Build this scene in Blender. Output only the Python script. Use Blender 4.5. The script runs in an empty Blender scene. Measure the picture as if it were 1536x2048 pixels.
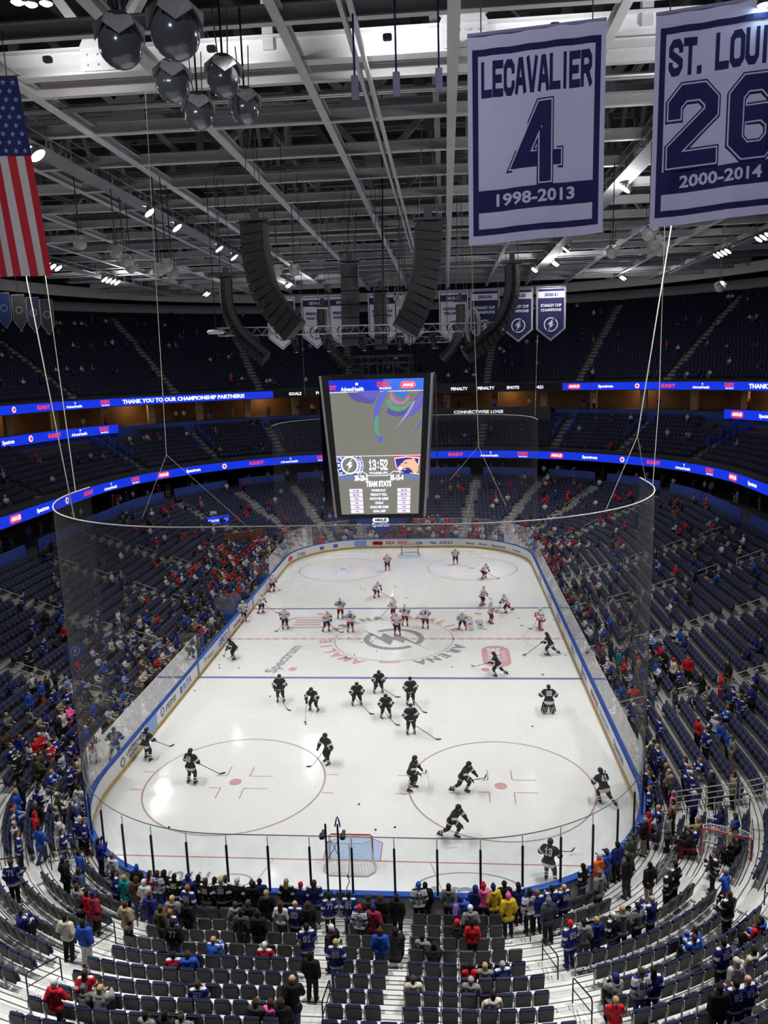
import bpy, bmesh, math, random
import numpy as np
from mathutils import Vector, Matrix, Quaternion
PI = math.pi
SC = bpy.context.scene
COL = SC.collection
RNG = random.Random(7)
# ------------------------------------------------------------------ camera, world, lights, exposure
CAM_P = Vector((4.27927, -56.13581, 20.47154)); YAW, PITCH, ROLL, FPX = -.0844482, -.1842881, -.0297470, 1530.641
_f = Vector((math.sin(YAW)*math.cos(PITCH), math.cos(YAW)*math.cos(PITCH), math.sin(PITCH)))
_r = Vector((math.cos(YAW), -math.sin(YAW), 0)); _u = _r.cross(_f)
CR = math.cos(ROLL)*_r + math.sin(ROLL)*_u; CU = -math.sin(ROLL)*_r + math.cos(ROLL)*_u; CF = _f
cam = bpy.data.cameras.new('arena_camera'); camo = bpy.data.objects.new('arena_camera', cam); COL.objects.link(camo)
cam.sensor_fit = 'VERTICAL'; cam.sensor_height = 36; cam.lens = FPX/2048*36; cam.clip_start = .1; cam.clip_end = 500
camo.matrix_world = Matrix(((CR.x, CU.x, -CF.x, CAM_P.x), (CR.y, CU.y, -CF.y, CAM_P.y), (CR.z, CU.z, -CF.z, CAM_P.z), (0, 0, 0, 1)))
SC.camera = camo
w = bpy.data.worlds.new('arena_world'); SC.world = w; w.use_nodes = True
w.node_tree.nodes['Background'].inputs[0].default_value = (.02, .022, .028, 1); w.node_tree.nodes['Background'].inputs[1].default_value = .3
vs = SC.view_settings; SC.display_settings.display_device = 'sRGB'
vs.view_transform = 'Standard'; vs.look = 'None'; vs.gamma = 1; vs.use_curve_mapping = False; vs.exposure = 0.0
SPOT_W = 5800; SPOT_OUT_W = 3300; SPOT_STAND_W = 26000; SPOT_ROOF_W = 2600; SPILL_W = 900; BANNER_W = 8600

def ray(u, v): return CF + CR*((u-768)/FPX) - CU*((v-1024)/FPX)
def on_z(u, v, z):
    d = ray(u, v); return CAM_P + d*((z-CAM_P.z)/d.z)
def at_depth(u, v, D): return CAM_P + ray(u, v)*D
def pix(p):
    d = Vector(p)-CAM_P; z = d.dot(CF)
    return (768+FPX*d.dot(CR)/z, 1024-FPX*d.dot(CU)/z, z)
# ------------------------------------------------------------------ materials
MATS = {}
def mat(name, col=(.5, .5, .5), rough=.6, metal=0, emit=0, noise=.12, scale=6, spec=.4, sampling=True):
    if name in MATS: return MATS[name]
    m = bpy.data.materials.new(name); m.use_nodes = True; nt = m.node_tree; b = nt.nodes['Principled BSDF']
    b.inputs['Roughness'].default_value = rough; b.inputs['Metallic'].default_value = metal
    b.inputs['Specular IOR Level'].default_value = spec
    if emit:
        b.inputs['Base Color'].default_value = (*[c*.3 for c in col], 1)
        b.inputs['Emission Color'].default_value = (*col, 1); b.inputs['Emission Strength'].default_value = emit
        if not sampling: m.cycles.emission_sampling = 'NONE'
    elif noise:
        tc = nt.nodes.new('ShaderNodeTexCoord'); n = nt.nodes.new('ShaderNodeTexNoise'); n.inputs['Scale'].default_value = scale
        n.inputs['Detail'].default_value = 3
        mx = nt.nodes.new('ShaderNodeMix'); mx.data_type = 'RGBA'
        mx.inputs[6].default_value = (*[max(0, c*(1-noise)) for c in col], 1); mx.inputs[7].default_value = (*[min(1, c*(1+noise)) for c in col], 1)
        nt.links.new(tc.outputs['Object'], n.inputs['Vector']); nt.links.new(n.outputs['Fac'], mx.inputs[0]); nt.links.new(mx.outputs[2], b.inputs['Base Color'])
    else: b.inputs['Base Color'].default_value = (*col, 1)
    MATS[name] = m; return m
def mat_objcolor(name, rough=.8, trim=False, shade=1.0):
    """cloth whose dye is the object's own colour (or its 'trim' colour)"""
    m = bpy.data.materials.new(name); m.use_nodes = True; nt = m.node_tree; b = nt.nodes['Principled BSDF']
    b.inputs['Roughness'].default_value = rough; b.inputs['Specular IOR Level'].default_value = .2
    if trim:
        a = nt.nodes.new('ShaderNodeAttribute'); a.attribute_type = 'OBJECT'; a.attribute_name = 'trim'; out = a.outputs['Color']
    else: out = nt.nodes.new('ShaderNodeObjectInfo').outputs['Color']
    tc = nt.nodes.new('ShaderNodeTexCoord'); n = nt.nodes.new('ShaderNodeTexNoise'); n.inputs['Scale'].default_value = 9
    mr = nt.nodes.new('ShaderNodeMapRange'); mr.inputs[3].default_value = .78*shade; mr.inputs[4].default_value = 1.18*shade
    mx = nt.nodes.new('ShaderNodeVectorMath'); mx.operation = 'SCALE'
    nt.links.new(tc.outputs['Object'], n.inputs['Vector']); nt.links.new(n.outputs['Fac'], mr.inputs[0])
    nt.links.new(out, mx.inputs[0]); nt.links.new(mr.outputs[0], mx.inputs['Scale']); nt.links.new(mx.outputs[0], b.inputs['Base Color'])
    MATS[name] = m; return m
def mat_attr(name, rough=.8):
    m = bpy.data.materials.new(name); m.use_nodes = True; nt = m.node_tree; b = nt.nodes['Principled BSDF']
    a = nt.nodes.new('ShaderNodeAttribute'); a.attribute_name = 'dye'; b.inputs['Roughness'].default_value = rough
    b.inputs['Specular IOR Level'].default_value = .2
    nt.links.new(a.outputs['Color'], b.inputs['Base Color']); MATS[name] = m; return m
def mat_glass(name, base=.04, tint=(.9, .93, .95), haze=.06):
    m = bpy.data.materials.new(name); m.use_nodes = True; nt = m.node_tree; nt.nodes.clear()
    o = nt.nodes.new('ShaderNodeOutputMaterial'); t = nt.nodes.new('ShaderNodeBsdfTransparent'); g = nt.nodes.new('ShaderNodeBsdfGlossy')
    df = nt.nodes.new('ShaderNodeBsdfDiffuse'); df.inputs[0].default_value = (.8, .82, .85, 1)
    t.inputs[0].default_value = (*tint, 1); g.inputs[0].default_value = (1, 1, 1, 1); g.inputs['Roughness'].default_value = .05
    fr = nt.nodes.new('ShaderNodeFresnel'); fr.inputs[0].default_value = 1.45
    ns = nt.nodes.new('ShaderNodeTexNoise'); ns.inputs['Scale'].default_value = 1.3; ns.inputs['Detail'].default_value = 4
    tc = nt.nodes.new('ShaderNodeTexCoord'); nt.links.new(tc.outputs['Object'], ns.inputs['Vector'])
    mr = nt.nodes.new('ShaderNodeMapRange'); mr.inputs[1].default_value = .35; mr.inputs[2].default_value = .75; mr.inputs[3].default_value = haze*.6; mr.inputs[4].default_value = haze*1.5
    nt.links.new(ns.outputs['Fac'], mr.inputs[0])
    m1 = nt.nodes.new('ShaderNodeMixShader'); m2 = nt.nodes.new('ShaderNodeMixShader')
    fk = nt.nodes.new('ShaderNodeMath'); fk.operation = 'MULTIPLY'; fk.inputs[1].default_value = .45; nt.links.new(fr.outputs[0], fk.inputs[0])
    nt.links.new(mr.outputs[0], m1.inputs[0]); nt.links.new(t.outputs[0], m1.inputs[1]); nt.links.new(df.outputs[0], m1.inputs[2])
    nt.links.new(fk.outputs[0], m2.inputs[0]); nt.links.new(m1.outputs[0], m2.inputs[1]); nt.links.new(g.outputs[0], m2.inputs[2])
    nt.links.new(m2.outputs[0], o.inputs[0]); MATS[name] = m; return m
def mat_stripe(name, col, dark, pitch, duty, rough=.5, metal=0):
    """planked decking: dark joints every PITCH metres along the UV v axis, scuffed"""
    m = bpy.data.materials.new(name); m.use_nodes = True; nt = m.node_tree; b = nt.nodes['Principled BSDF']
    b.inputs['Roughness'].default_value = rough; b.inputs['Metallic'].default_value = metal
    uv = nt.nodes.new('ShaderNodeUVMap'); sp = nt.nodes.new('ShaderNodeSeparateXYZ'); nt.links.new(uv.outputs[0], sp.inputs[0])
    d = nt.nodes.new('ShaderNodeMath'); d.operation = 'DIVIDE'; d.inputs[1].default_value = pitch; nt.links.new(sp.outputs[1], d.inputs[0])
    fr = nt.nodes.new('ShaderNodeMath'); fr.operation = 'FRACT'; nt.links.new(d.outputs[0], fr.inputs[0])
    lt = nt.nodes.new('ShaderNodeMath'); lt.operation = 'LESS_THAN'; lt.inputs[1].default_value = duty; nt.links.new(fr.outputs[0], lt.inputs[0])
    ns = nt.nodes.new('ShaderNodeTexNoise'); ns.inputs['Scale'].default_value = 1.6; ns.inputs['Detail'].default_value = 5
    tc = nt.nodes.new('ShaderNodeTexCoord'); nt.links.new(tc.outputs['Object'], ns.inputs['Vector'])
    c0 = nt.nodes.new('ShaderNodeMix'); c0.data_type = 'RGBA'; c0.inputs[6].default_value = (*[c*.72 for c in col], 1); c0.inputs[7].default_value = (*[min(1, c*1.2) for c in col], 1)
    nt.links.new(ns.outputs['Fac'], c0.inputs[0])
    mx = nt.nodes.new('ShaderNodeMix'); mx.data_type = 'RGBA'; nt.links.new(lt.outputs[0], mx.inputs[0]); nt.links.new(c0.outputs[2], mx.inputs[6])
    mx.inputs[7].default_value = (*dark, 1); nt.links.new(mx.outputs[2], b.inputs['Base Color']); MATS[name] = m; return m
# ------------------------------------------------------------------ mesh builder
class MB:
    def __init__(s): s.v = []; s.f = []; s.m = []; s.uv = None
    def face(s, pts, mi=0):
        b = len(s.v); s.v += [tuple(p) for p in pts]; s.f.append(tuple(range(b, b+len(pts)))); s.m.append(mi)
    def add(s, vs, fs, mi=0):
        b = len(s.v); s.v += [tuple(p) for p in vs]; s.f += [tuple(b+i for i in f) for f in fs]; s.m += [mi]*len(fs)
    def box(s, c, sz, mi=0, M=None):
        h = [x/2 for x in sz]; c = Vector(c)
        pts = [Vector((x*h[0], y*h[1], z*h[2])) for z in (-1, 1) for y in (-1, 1) for x in (-1, 1)]
        if M is not None: pts = [M @ p for p in pts]
        s.add([c+p for p in pts], [(0, 2, 3, 1), (4, 5, 7, 6), (0, 1, 5, 4), (2, 6, 7, 3), (0, 4, 6, 2), (1, 3, 7, 5)], mi)
    def bevel_box(s, c, sz, r, mi=0, M=None):
        """box with chamfered edges"""
        hx, hy, hz = [x/2 for x in sz]; c = Vector(c); pts = []
        for z, ins in ((-hz, r), (-hz+r, 0), (hz-r, 0), (hz, r)):
            x, y = hx-ins, hy-ins
            for q in ((x-r, -y), (x, -y+r), (x, y-r), (x-r, y), (-x+r, y), (-x, y-r), (-x, -y+r), (-x+r, -y)): pts.append(Vector((q[0], q[1], z)))
        if M is not None: pts = [M @ p for p in pts]
        fs = [tuple(range(7, -1, -1)), tuple(range(24, 32))] + [(k*8+i, k*8+(i+1) % 8, k*8+8+(i+1) % 8, k*8+8+i) for k in range(3) for i in range(8)]
        s.add([c+p for p in pts], fs, mi)
    def bar(s, a, b, w, h, mi=0, up=(0, 0, 1)):
        a = Vector(a); b = Vector(b); t = (b-a).normalized(); up = Vector(up)
        if abs(t.dot(up)) > .98: up = Vector((0, 1, 0)) if abs(t.y) < .9 else Vector((1, 0, 0))
        x = t.cross(up).normalized()*(w/2); y = x.cross(t).normalized()*(h/2)
        s.add([a-x-y, a+x-y, a+x+y, a-x+y, b-x-y, b+x-y, b+x+y, b-x+y], [(0, 3, 2, 1), (4, 5, 6, 7), (0, 1, 5, 4), (1, 2, 6, 5), (2, 3, 7, 6), (3, 0, 4, 7)], mi)
    def ibeam(s, a, b, w, h, mi=0, t=.05):
        a = Vector(a); b = Vector(b); z = Vector((0, 0, 1))
        s.bar(a+z*(t/2), b+z*(t/2), w, t, mi); s.bar(a+z*(h-t/2), b+z*(h-t/2), w, t, mi); s.bar(a+z*(h/2), b+z*(h/2), t, h-2*t, mi)
    def tube(s, pts, r, n=8, mi=0, closed=False, caps=True):
        pts = [Vector(p) for p in pts]; N = len(pts); R = r if isinstance(r, (list, tuple)) else [r]*N; b = len(s.v); prev = None
        for i, p in enumerate(pts):
            if closed: t = pts[(i+1) % N]-pts[i-1]
            else: t = pts[min(i+1, N-1)]-pts[max(i-1, 0)]
            t = t.normalized() if t.length > 1e-9 else Vector((0, 0, 1))
            if prev is None:
                up = Vector((0, 0, 1)) if abs(t.z) < .9 else Vector((1, 0, 0)); x = t.cross(up).normalized()
            else:
                x = prev - t*prev.dot(t); x = x.normalized() if x.length > 1e-6 else t.orthogonal().normalized()
            prev = x; y = t.cross(x)
            for k in range(n):
                a = 2*PI*k/n; s.v.append(tuple(p+(x*math.cos(a)+y*math.sin(a))*R[i]))
        for i in range(N if closed else N-1):
            for k in range(n):
                k2 = (k+1) % n; i2 = (i+1) % N
                s.f.append((b+i*n+k, b+i*n+k2, b+i2*n+k2, b+i2*n+k)); s.m.append(mi)
        if caps and not closed:
            s.f.append(tuple(b+k for k in range(n-1, -1, -1))); s.m.append(mi); s.f.append(tuple(b+(N-1)*n+k for k in range(n))); s.m.append(mi)
    def lathe(s, prof, c=(0, 0, 0), n=16, mi=0, M=None):
        b = len(s.v); c = Vector(c)
        for r, z in prof:
            for k in range(n):
                p = Vector((r*math.cos(2*PI*k/n), r*math.sin(2*PI*k/n), z))
                s.v.append(tuple(c+(M @ p if M is not None else p)))
        for i in range(len(prof)-1):
            for k in range(n): s.f.append((b+i*n+k, b+i*n+(k+1) % n, b+(i+1)*n+(k+1) % n, b+(i+1)*n+k)); s.m.append(mi)
    def capsule(s, a, b, ra, rb, n=12, mi=0, flat=1.0):
        a = Vector(a); b = Vector(b); t = b-a; L = t.length; t = t.normalized() if L > 1e-6 else Vector((0, 0, 1))
        up = Vector((0, 1, 0)) if abs(t.y) < .8 else Vector((1, 0, 0)); x = t.cross(up).normalized(); y = t.cross(x)
        base = len(s.v); rows = []
        for k in range(5): rows.append((a, -PI/2+PI/2*(k+.25)/4.25, ra))
        for k in range(5): rows.append((b, PI/2*(k)/4.25, rb))
        for p, an, r in rows:
            for i in range(n):
                q = 2*PI*i/n; s.v.append(tuple(p+t*(r*math.sin(an))+(x*math.cos(q)+y*math.sin(q)*flat)*(r*math.cos(an))))
        for j in range(len(rows)-1):
            for i in range(n): s.f.append((base+j*n+i, base+j*n+(i+1) % n, base+(j+1)*n+(i+1) % n, base+(j+1)*n+i)); s.m.append(mi)
        s.f.append(tuple(base+i for i in range(n-1, -1, -1))); s.m.append(mi); e = base+(len(rows)-1)*n; s.f.append(tuple(e+i for i in range(n))); s.m.append(mi)
    def mesh(s, name, mats, smooth=False):
        me = bpy.data.meshes.new(name); me.from_pydata(s.v, [], s.f)
        for m in (mats if isinstance(mats, (list, tuple)) else [mats]): me.materials.append(m)
        if any(s.m): me.polygons.foreach_set('material_index', s.m)
        if smooth: me.polygons.foreach_set('use_smooth', [True]*len(s.f))
        if s.uv:
            l = me.uv_layers.new(name='UVMap'); l.data.foreach_set('uv', [c for f in s.f for i in f for c in s.uv[i]])
        me.update(); return me
    def build(s, name, mats, parent=None, smooth=False): return obj(name, s.mesh(name, mats, smooth), parent)
def obj(name, me, parent=None, loc=None):
    o = bpy.data.objects.new(name, me); COL.objects.link(o)
    if parent: o.parent = parent
    if loc is not None: o.location = loc
    return o
def thing(name, label, cat, loc=(0, 0, 0), rz=0, group=None):
    o = bpy.data.objects.new(name, None); COL.objects.link(o); o.location = loc; o.rotation_euler = (0, 0, rz); o.empty_display_size = .1
    return tag(o, label, cat, group)
def tag(o, label, cat, group=None):
    o['label'] = label; o['category'] = cat
    if group: o['group'] = group
    return o
def struct(o, label=None):
    o['kind'] = 'structure'
    if label: o['label'] = label
    return o
def np_mesh(name, V, F, mats, mi=None, dye=None):
    """mesh from numpy quads"""
    me = bpy.data.meshes.new(name); nv, nf = len(V), len(F); k = F.shape[1]
    me.vertices.add(nv); me.vertices.foreach_set('co', np.asarray(V, np.float32).ravel()); me.loops.add(nf*k); me.loops.foreach_set('vertex_index', F.astype(np.int32).ravel())
    me.polygons.add(nf); me.polygons.foreach_set('loop_start', np.arange(0, nf*k, k, dtype=np.int32))
    for m in mats: me.materials.append(m)
    if mi is not None: me.polygons.foreach_set('material_index', mi.astype(np.int32))
    if dye is not None:
        a = me.attributes.new('dye', 'FLOAT_COLOR', 'FACE'); a.data.foreach_set('color', dye.astype(np.float32).ravel())
    me.update(calc_edges=True); me.validate(); return me
# ------------------------------------------------------------------ lettering
ORD = 'first second third fourth fifth sixth seventh eighth ninth tenth eleventh twelfth thirteenth fourteenth fifteenth sixteenth seventeenth eighteenth nineteenth twentieth'.split()
TENS = {2: 'twenty', 3: 'thirty', 4: 'forty', 5: 'fifty', 6: 'sixty', 7: 'seventy', 8: 'eighty', 9: 'ninety'}
TENTH = {2: 'twentieth', 3: 'thirtieth', 4: 'fortieth', 5: 'fiftieth', 6: 'sixtieth', 7: 'seventieth', 8: 'eightieth', 9: 'ninetieth'}
ONES = 'zero one two three four five six seven eight nine ten eleven twelve thirteen fourteen fifteen sixteen seventeen eighteen nineteen'.split()
def nth(i):
    if i < 20: return ORD[i]
    t, o = divmod(i+1, 10); return TENTH[t] if o == 0 else TENS[t]+'-'+ORD[o-1]
def num(i):
    if i < 20: return ONES[i]
    t, o = divmod(i, 10); return TENS[t]+('' if o == 0 else '-'+ONES[o])
_F2D = {}
def font2d(s, bold=.02):
    k = (s, bold)
    if k not in _F2D:
        c = bpy.data.curves.new('t', 'FONT'); c.body = s; c.offset = bold; c.resolution_u = 2; c.fill_mode = 'FRONT'; c.dimensions = '2D'
        o = bpy.data.objects.new('t', c); COL.objects.link(o); bpy.context.view_layer.update()
        me = o.evaluated_get(bpy.context.evaluated_depsgraph_get()).to_mesh()
        v = [(p.co.x, p.co.y) for p in me.vertices]; f = [tuple(p.vertices) for p in me.polygons]
        bpy.data.objects.remove(o); bpy.data.curves.remove(c)
        x0 = min(p[0] for p in v); x1 = max(p[0] for p in v)
        _F2D[k] = ([((p[0]-(x0+x1)/2)/.7, p[1]/.7) for p in v], f, (x1-x0)/.7)
    return _F2D[k]
def text(mb, s, M, h, cu=0, cv=0, sx=1, mi=0, bold=.02, width=None):
    """lettering of cap height H centred on (CU, CV bottom); M maps (u, v) to space"""
    v, f, wd = font2d(s, bold)
    if width: sx = width/(wd*h)
    mb.add([M(cu+x*h*sx, cv+y*h) for x, y in v], f, mi)
GL = {'0': [[(0, 1), (0, 5), (1, 6), (3, 6), (4, 5), (4, 1), (3, 0), (1, 0), 'c']], '1': [[(.8, 4.8), (2.2, 6), (2.2, 0)], [(.8, 0), (3.6, 0)]],
      '2': [[(0, 4.4), (0, 5), (1, 6), (3, 6), (4, 5), (4, 4), (0, .9), (0, 0), (4, 0)]], '3': [[(0, 5), (1, 6), (3, 6), (4, 5), (4, 3.8), (3.2, 3.1), (1.5, 3.1)], [(3.2, 3.1), (4, 2.3), (4, 1), (3, 0), (1, 0), (0, 1)]],
      '4': [[(3.1, 0), (3.1, 6), (2.7, 6), (.15, 1.5), (4.3, 1.5)]], '5': [[(4, 6), (0, 6), (0, 3.4), (3, 3.4), (4, 2.6), (4, 1), (3, 0), (1, 0), (0, 1)]],
      '6': [[(4, 5), (3, 6), (1, 6), (0, 5), (0, 1), (1, 0), (3, 0), (4, 1), (4, 2.4), (3, 3.3), (0, 3.3)]], '7': [[(0, 6), (4, 6), (4, 5.2), (1.6, 0)]],
      '8': [[(1, 3.1), (0, 4), (0, 5), (1, 6), (3, 6), (4, 5), (4, 4), (3, 3.1), 'c'], [(1, 3.1), (0, 2.2), (0, 1), (1, 0), (3, 0), (4, 1), (4, 2.2), (3, 3.1)]], '9': [[(0, 1), (1, 0), (3, 0), (4, 1), (4, 5), (3, 6), (1, 6), (0, 5), (0, 3.6), (1, 2.7), (4, 2.7)]],
      'A': [[(0, 0), (1.5, 6), (2.5, 6), (4, 0)], [(.7, 1.8), (3.3, 1.8)]], 'C': [[(4, 4.6), (4, 5), (3, 6), (1, 6), (0, 5), (0, 1), (1, 0), (3, 0), (4, 1), (4, 1.4)]], 'E': [[(4, 6), (0, 6), (0, 0), (4, 0)], [(0, 3), (3.2, 3)]],
      'I': [[(2, 0), (2, 6)]], 'L': [[(0, 6), (0, 0), (4, 0)]], 'O': [[(0, 1), (0, 5), (1, 6), (3, 6), (4, 5), (4, 1), (3, 0), (1, 0), 'c']], 'R': [[(0, 0), (0, 6), (3, 6), (4, 5), (4, 3.6), (3, 2.8), (0, 2.8)], [(2.2, 2.8), (4, 0)]],
      'S': [[(4, 4.8), (4, 5), (3, 6), (1, 6), (0, 5), (0, 4), (4, 2), (4, 1), (3, 0), (1, 0), (0, 1), (0, 1.3)]], 'T': [[(0, 6), (4, 6)], [(2, 6), (2, 0)]], 'U': [[(0, 6), (0, 1), (1, 0), (3, 0), (4, 1), (4, 6)]],
      'V': [[(0, 6), (1.6, 0), (2.4, 0), (4, 6)]], '.': [[(0, 0), (.3, 0)]], '-': [[(.6, 3), (3.4, 3)]], ':': [[(1.8, 1.4), (2.2, 1.4)], [(1.8, 4.4), (2.2, 4.4)]]}
GW = {'I': 2.4, '.': 1.2}
def stroke(mb, pts, th, M, mi):
    closed = pts[-1] == 'c'; P = [Vector((p[0], p[1])) for p in pts if p != 'c']; n = len(P)
    if not closed:
        d0 = (P[0]-P[1]).normalized(); d1 = (P[-1]-P[-2]).normalized(); P[0] = P[0]+d0*th*.5; P[-1] = P[-1]+d1*th*.5
    A = []; B = []
    for i in range(n):
        a = P[i]-P[i-1] if (i or closed) else P[1]-P[0]; b = P[(i+1) % n]-P[i] if (i < n-1 or closed) else P[-1]-P[-2]
        a.normalize(); b.normalize(); na = Vector((-a.y, a.x)); nb = Vector((-b.y, b.x)); m = na+nb
        m = m*(1/max(.35, m.dot(na))) if m.length > 1e-6 else na
        A.append(P[i]+m*th/2); B.append(P[i]-m*th/2)
    for i in range(n if closed else n-1):
        j = (i+1) % n; mb.face([M(*q) for q in (B[i], B[j], A[j], A[i])], mi)
def block(mb, s, M, h, cu=0, cv=0, th=1.25, mi=0, width=None, gap=1.9):
    """block letters built from thick strokes: total cap height H"""
    adv = [4 if c not in GW else GW[c] for c in s]; adv = [2.2 if c == ' ' else a for a, c in zip(adv, s)]
    tot = sum(adv)+gap*(len(s)-1); k = h/(6+th); kx = k if not width else width/(tot+th)
    x = -tot/2
    for c, a in zip(s, adv):
        off = 0 if c != 'I' else -.8
        for st in GL.get(c, []):
            stroke(mb, st, th, lambda p, q, x=x+off: M(cu+(x+p)*kx, cv+(q+th/2)*k), mi)
        x += a+gap
BOLT = [(.62, 1.12), (-.42, .02), (.02, .08), (-.62, -1.12), (.5, .2), (.02, .14), (.62, 1.12)]
def bolt_logo(mb, M, r, cu=0, cv=0, mi_ring=0, mi_bolt=0, n=36, ring=.16, bs=1.0):
    for k in range(n):
        a0, a1 = 2*PI*k/n, 2*PI*(k+1)/n; am = math.degrees((a0+a1)/2) % 180
        if 48 < am < 74: continue
        mb.face([M(cu+r*q*math.cos(a), cv+r*q*math.sin(a)) for q, a in ((1-ring, a0), (1, a0), (1, a1), (1-ring, a1))], mi_ring)
    P = [(.62, 1.1), (-.5, -.02), (-.06, .0), (-.28, -.34), (-.02, -.3), (-.66, -1.12), (.42, .04), (.1, .04), (.4, .4), (.06, .38)]
    for a, b, c in ((0, 1, 9), (1, 2, 9), (2, 8, 9), (2, 7, 8), (2, 3, 7), (3, 4, 7), (4, 6, 7), (4, 5, 6)):
        mb.face([M(cu+r*bs*P[i][0], cv+r*bs*P[i][1]) for i in (a, b, c)], mi_bolt)
def pill(mb, M, w, h, cu, cv, mi, n=8):
    r = h/2; pts = []
    for s in (1, -1):
        for k in range(n+1):
            a = -PI/2+PI*k/n; pts.append(M(cu+s*((w/2-r)+r*math.cos(a)), cv+s*r*math.sin(a)))
    mb.face(pts, mi)
# ------------------------------------------------------------------ plan of the bowl
CX, CY, RC = 4.42, 21.95, 8.53
def bp(seg, s, d):
    """station S (metres on straights, degrees in corners) of segment SEG, D metres outside the boards -> (x, y), outward normal"""
    if seg == 0: return (s, -(30.48+d)), (0, -1)
    if seg == 2: return (12.95+d, s), (1, 0)
    if seg == 4: return (-s, 30.48+d), (0, 1)
    if seg == 6: return (-(12.95+d), -s), (-1, 0)
    a = math.radians(s); c, sn = math.cos(a), math.sin(a)
    n = {1: (sn, -c), 3: (c, sn), 5: (-sn, c), 7: (-c, -sn)}[seg]; ctr = {1: (CX, -CY), 3: (CX, CY), 5: (-CX, CY), 7: (-CX, -CY)}[seg]
    return (ctr[0]+n[0]*(RC+d), ctr[1]+n[1]*(RC+d)), n
def seg_range(seg): return (0, 90) if seg % 2 else ((-CX, CX) if seg in (0, 4) else (-CY, CY))
def seg_len(seg, d): return (RC+d)*PI/2 if seg % 2 else (2*CX if seg in (0, 4) else 2*CY)
def stations(segs, n_corner=16, step=3.0, lo=None, hi=None):
    out = []
    for i, sg in enumerate(segs):
        a, b = seg_range(sg)
        if lo is not None and i == 0: a = lo
        if hi is not None and i == len(segs)-1: b = hi
        n = n_corner if sg % 2 else max(1, int(abs(b-a)/step))
        for k in range(n+(1 if i == len(segs)-1 else 0)): out.append((sg, a+(b-a)*k/n))
    return out
def strip(mb, st, prof, closed=False, mis=None, uv=False):
    """sweep the (d, z) profile along stations; uv v = running profile length"""
    b = len(mb.v); n = len(prof)
    if uv and mb.uv is None: mb.uv = []
    run = [0]
    for k in range(1, n): run.append(run[-1]+math.hypot(prof[k][0]-prof[k-1][0], prof[k][1]-prof[k-1][1]))
    for i, (sg, s) in enumerate(st):
        for k, (d, z) in enumerate(prof):
            p, _n = bp(sg, s, d); mb.v.append((p[0], p[1], z))
            if uv: mb.uv.append((i, run[k]))
    N = len(st)
    for i in range(N if closed else N-1):
        j = (i+1) % N
        for k in range(n-1):
            mb.f.append((b+i*n+k, b+j*n+k, b+j*n+k+1, b+i*n+k+1)); mb.m.append(mis[k] if mis else 0)
def along(mb_M_d, z0): pass
FULL = [0, 1, 2, 3, 4, 5, 6, 7]
UPPER = [2, 3, 4, 5, 6]
def zt(d):
    """tread height of the lower bowl at distance d"""
    return .1 if d < .5 else .1+.26*(min(d, 6)-.5)+(.335*(d-6) if d > 6 else 0)
def row_d(r): return .95+.83*r
NROW = 21
def row_z(r): return zt(row_d(r)-.4)
T2D = [21.9+.9*r for r in range(9)]; T2Z = [9.25+.44*r for r in range(9)]
T3D = [32.4+.82*r for r in range(25)]; T3Z = [18.0+.485*r for r in range(25)]
AISLE = {0: [(0, 1.2), (2.44, .34)], 1: [(14, 1.3), (50, 1.6), (77, 1.1)], 7: [(74, 1.3), (42, 1.6), (13, 1.1)],
         2: [(-13.7, 1.1), (-4.7, 1.1), (4.3, 1.1), (13.3, 1.1)], 6: [(13.7, 1.1), (4.7, 1.1), (-4.3, 1.1), (-13.3, 1.1)],
         3: [(22, 1.15), (44, 1.15), (62, 1.15), (81.5, 1.15)], 5: [(8.5, 1.15), (28, 1.15), (46, 1.15), (68, 1.15)], 4: []}
def in_aisle(sg, s, d, grow=.0):
    for c, wd in AISLE[sg]:
        if wd < .5 and d > 7.5: continue
        if (abs(s-c)*math.radians(1)*(RC+d) if sg % 2 else abs(s-c)) < wd/2+grow: return True
    return False
# ------------------------------------------------------------------ materials of the place
m_ice = bpy.data.materials.new('ice'); m_ice.use_nodes = True
def _ice():
    nt = m_ice.node_tree; b = nt.nodes['Principled BSDF']; b.inputs['Specular IOR Level'].default_value = .45
    tc = nt.nodes.new('ShaderNodeTexCoord'); n = nt.nodes.new('ShaderNodeTexNoise'); n.inputs['Scale'].default_value = .22; n.inputs['Detail'].default_value = 6
    n2 = nt.nodes.new('ShaderNodeTexNoise'); n2.inputs['Scale'].default_value = .5; n2.inputs['Detail'].default_value = 8; n2.inputs['Roughness'].default_value = .7
    mx = nt.nodes.new('ShaderNodeMix'); mx.data_type = 'RGBA'; mx.inputs[6].default_value = (.76, .77, .75, 1); mx.inputs[7].default_value = (.84, .85, .83, 1)
    mr = nt.nodes.new('ShaderNodeMapRange'); mr.inputs[1].default_value = .35; mr.inputs[2].default_value = .65; mr.inputs[3].default_value = .045; mr.inputs[4].default_value = .16
    nt.links.new(tc.outputs['Object'], n.inputs['Vector']); nt.links.new(n.outputs['Fac'], mx.inputs[0]); nt.links.new(mx.outputs[2], b.inputs['Base Color'])
    nt.links.new(tc.outputs['Object'], n2.inputs['Vector']); nt.links.new(n2.outputs['Fac'], mr.inputs[0]); nt.links.new(mr.outputs[0], b.inputs['Roughness'])
_ice()
def paint(name, col): return mat(name, col, .3, noise=.06, scale=1.5)
p_red = paint('ice_paint_red', (.52, .20, .20)); p_blue = paint('ice_paint_blue', (.17, .17, .42)); p_crease = paint('ice_paint_crease', (.42, .55, .76))
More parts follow.
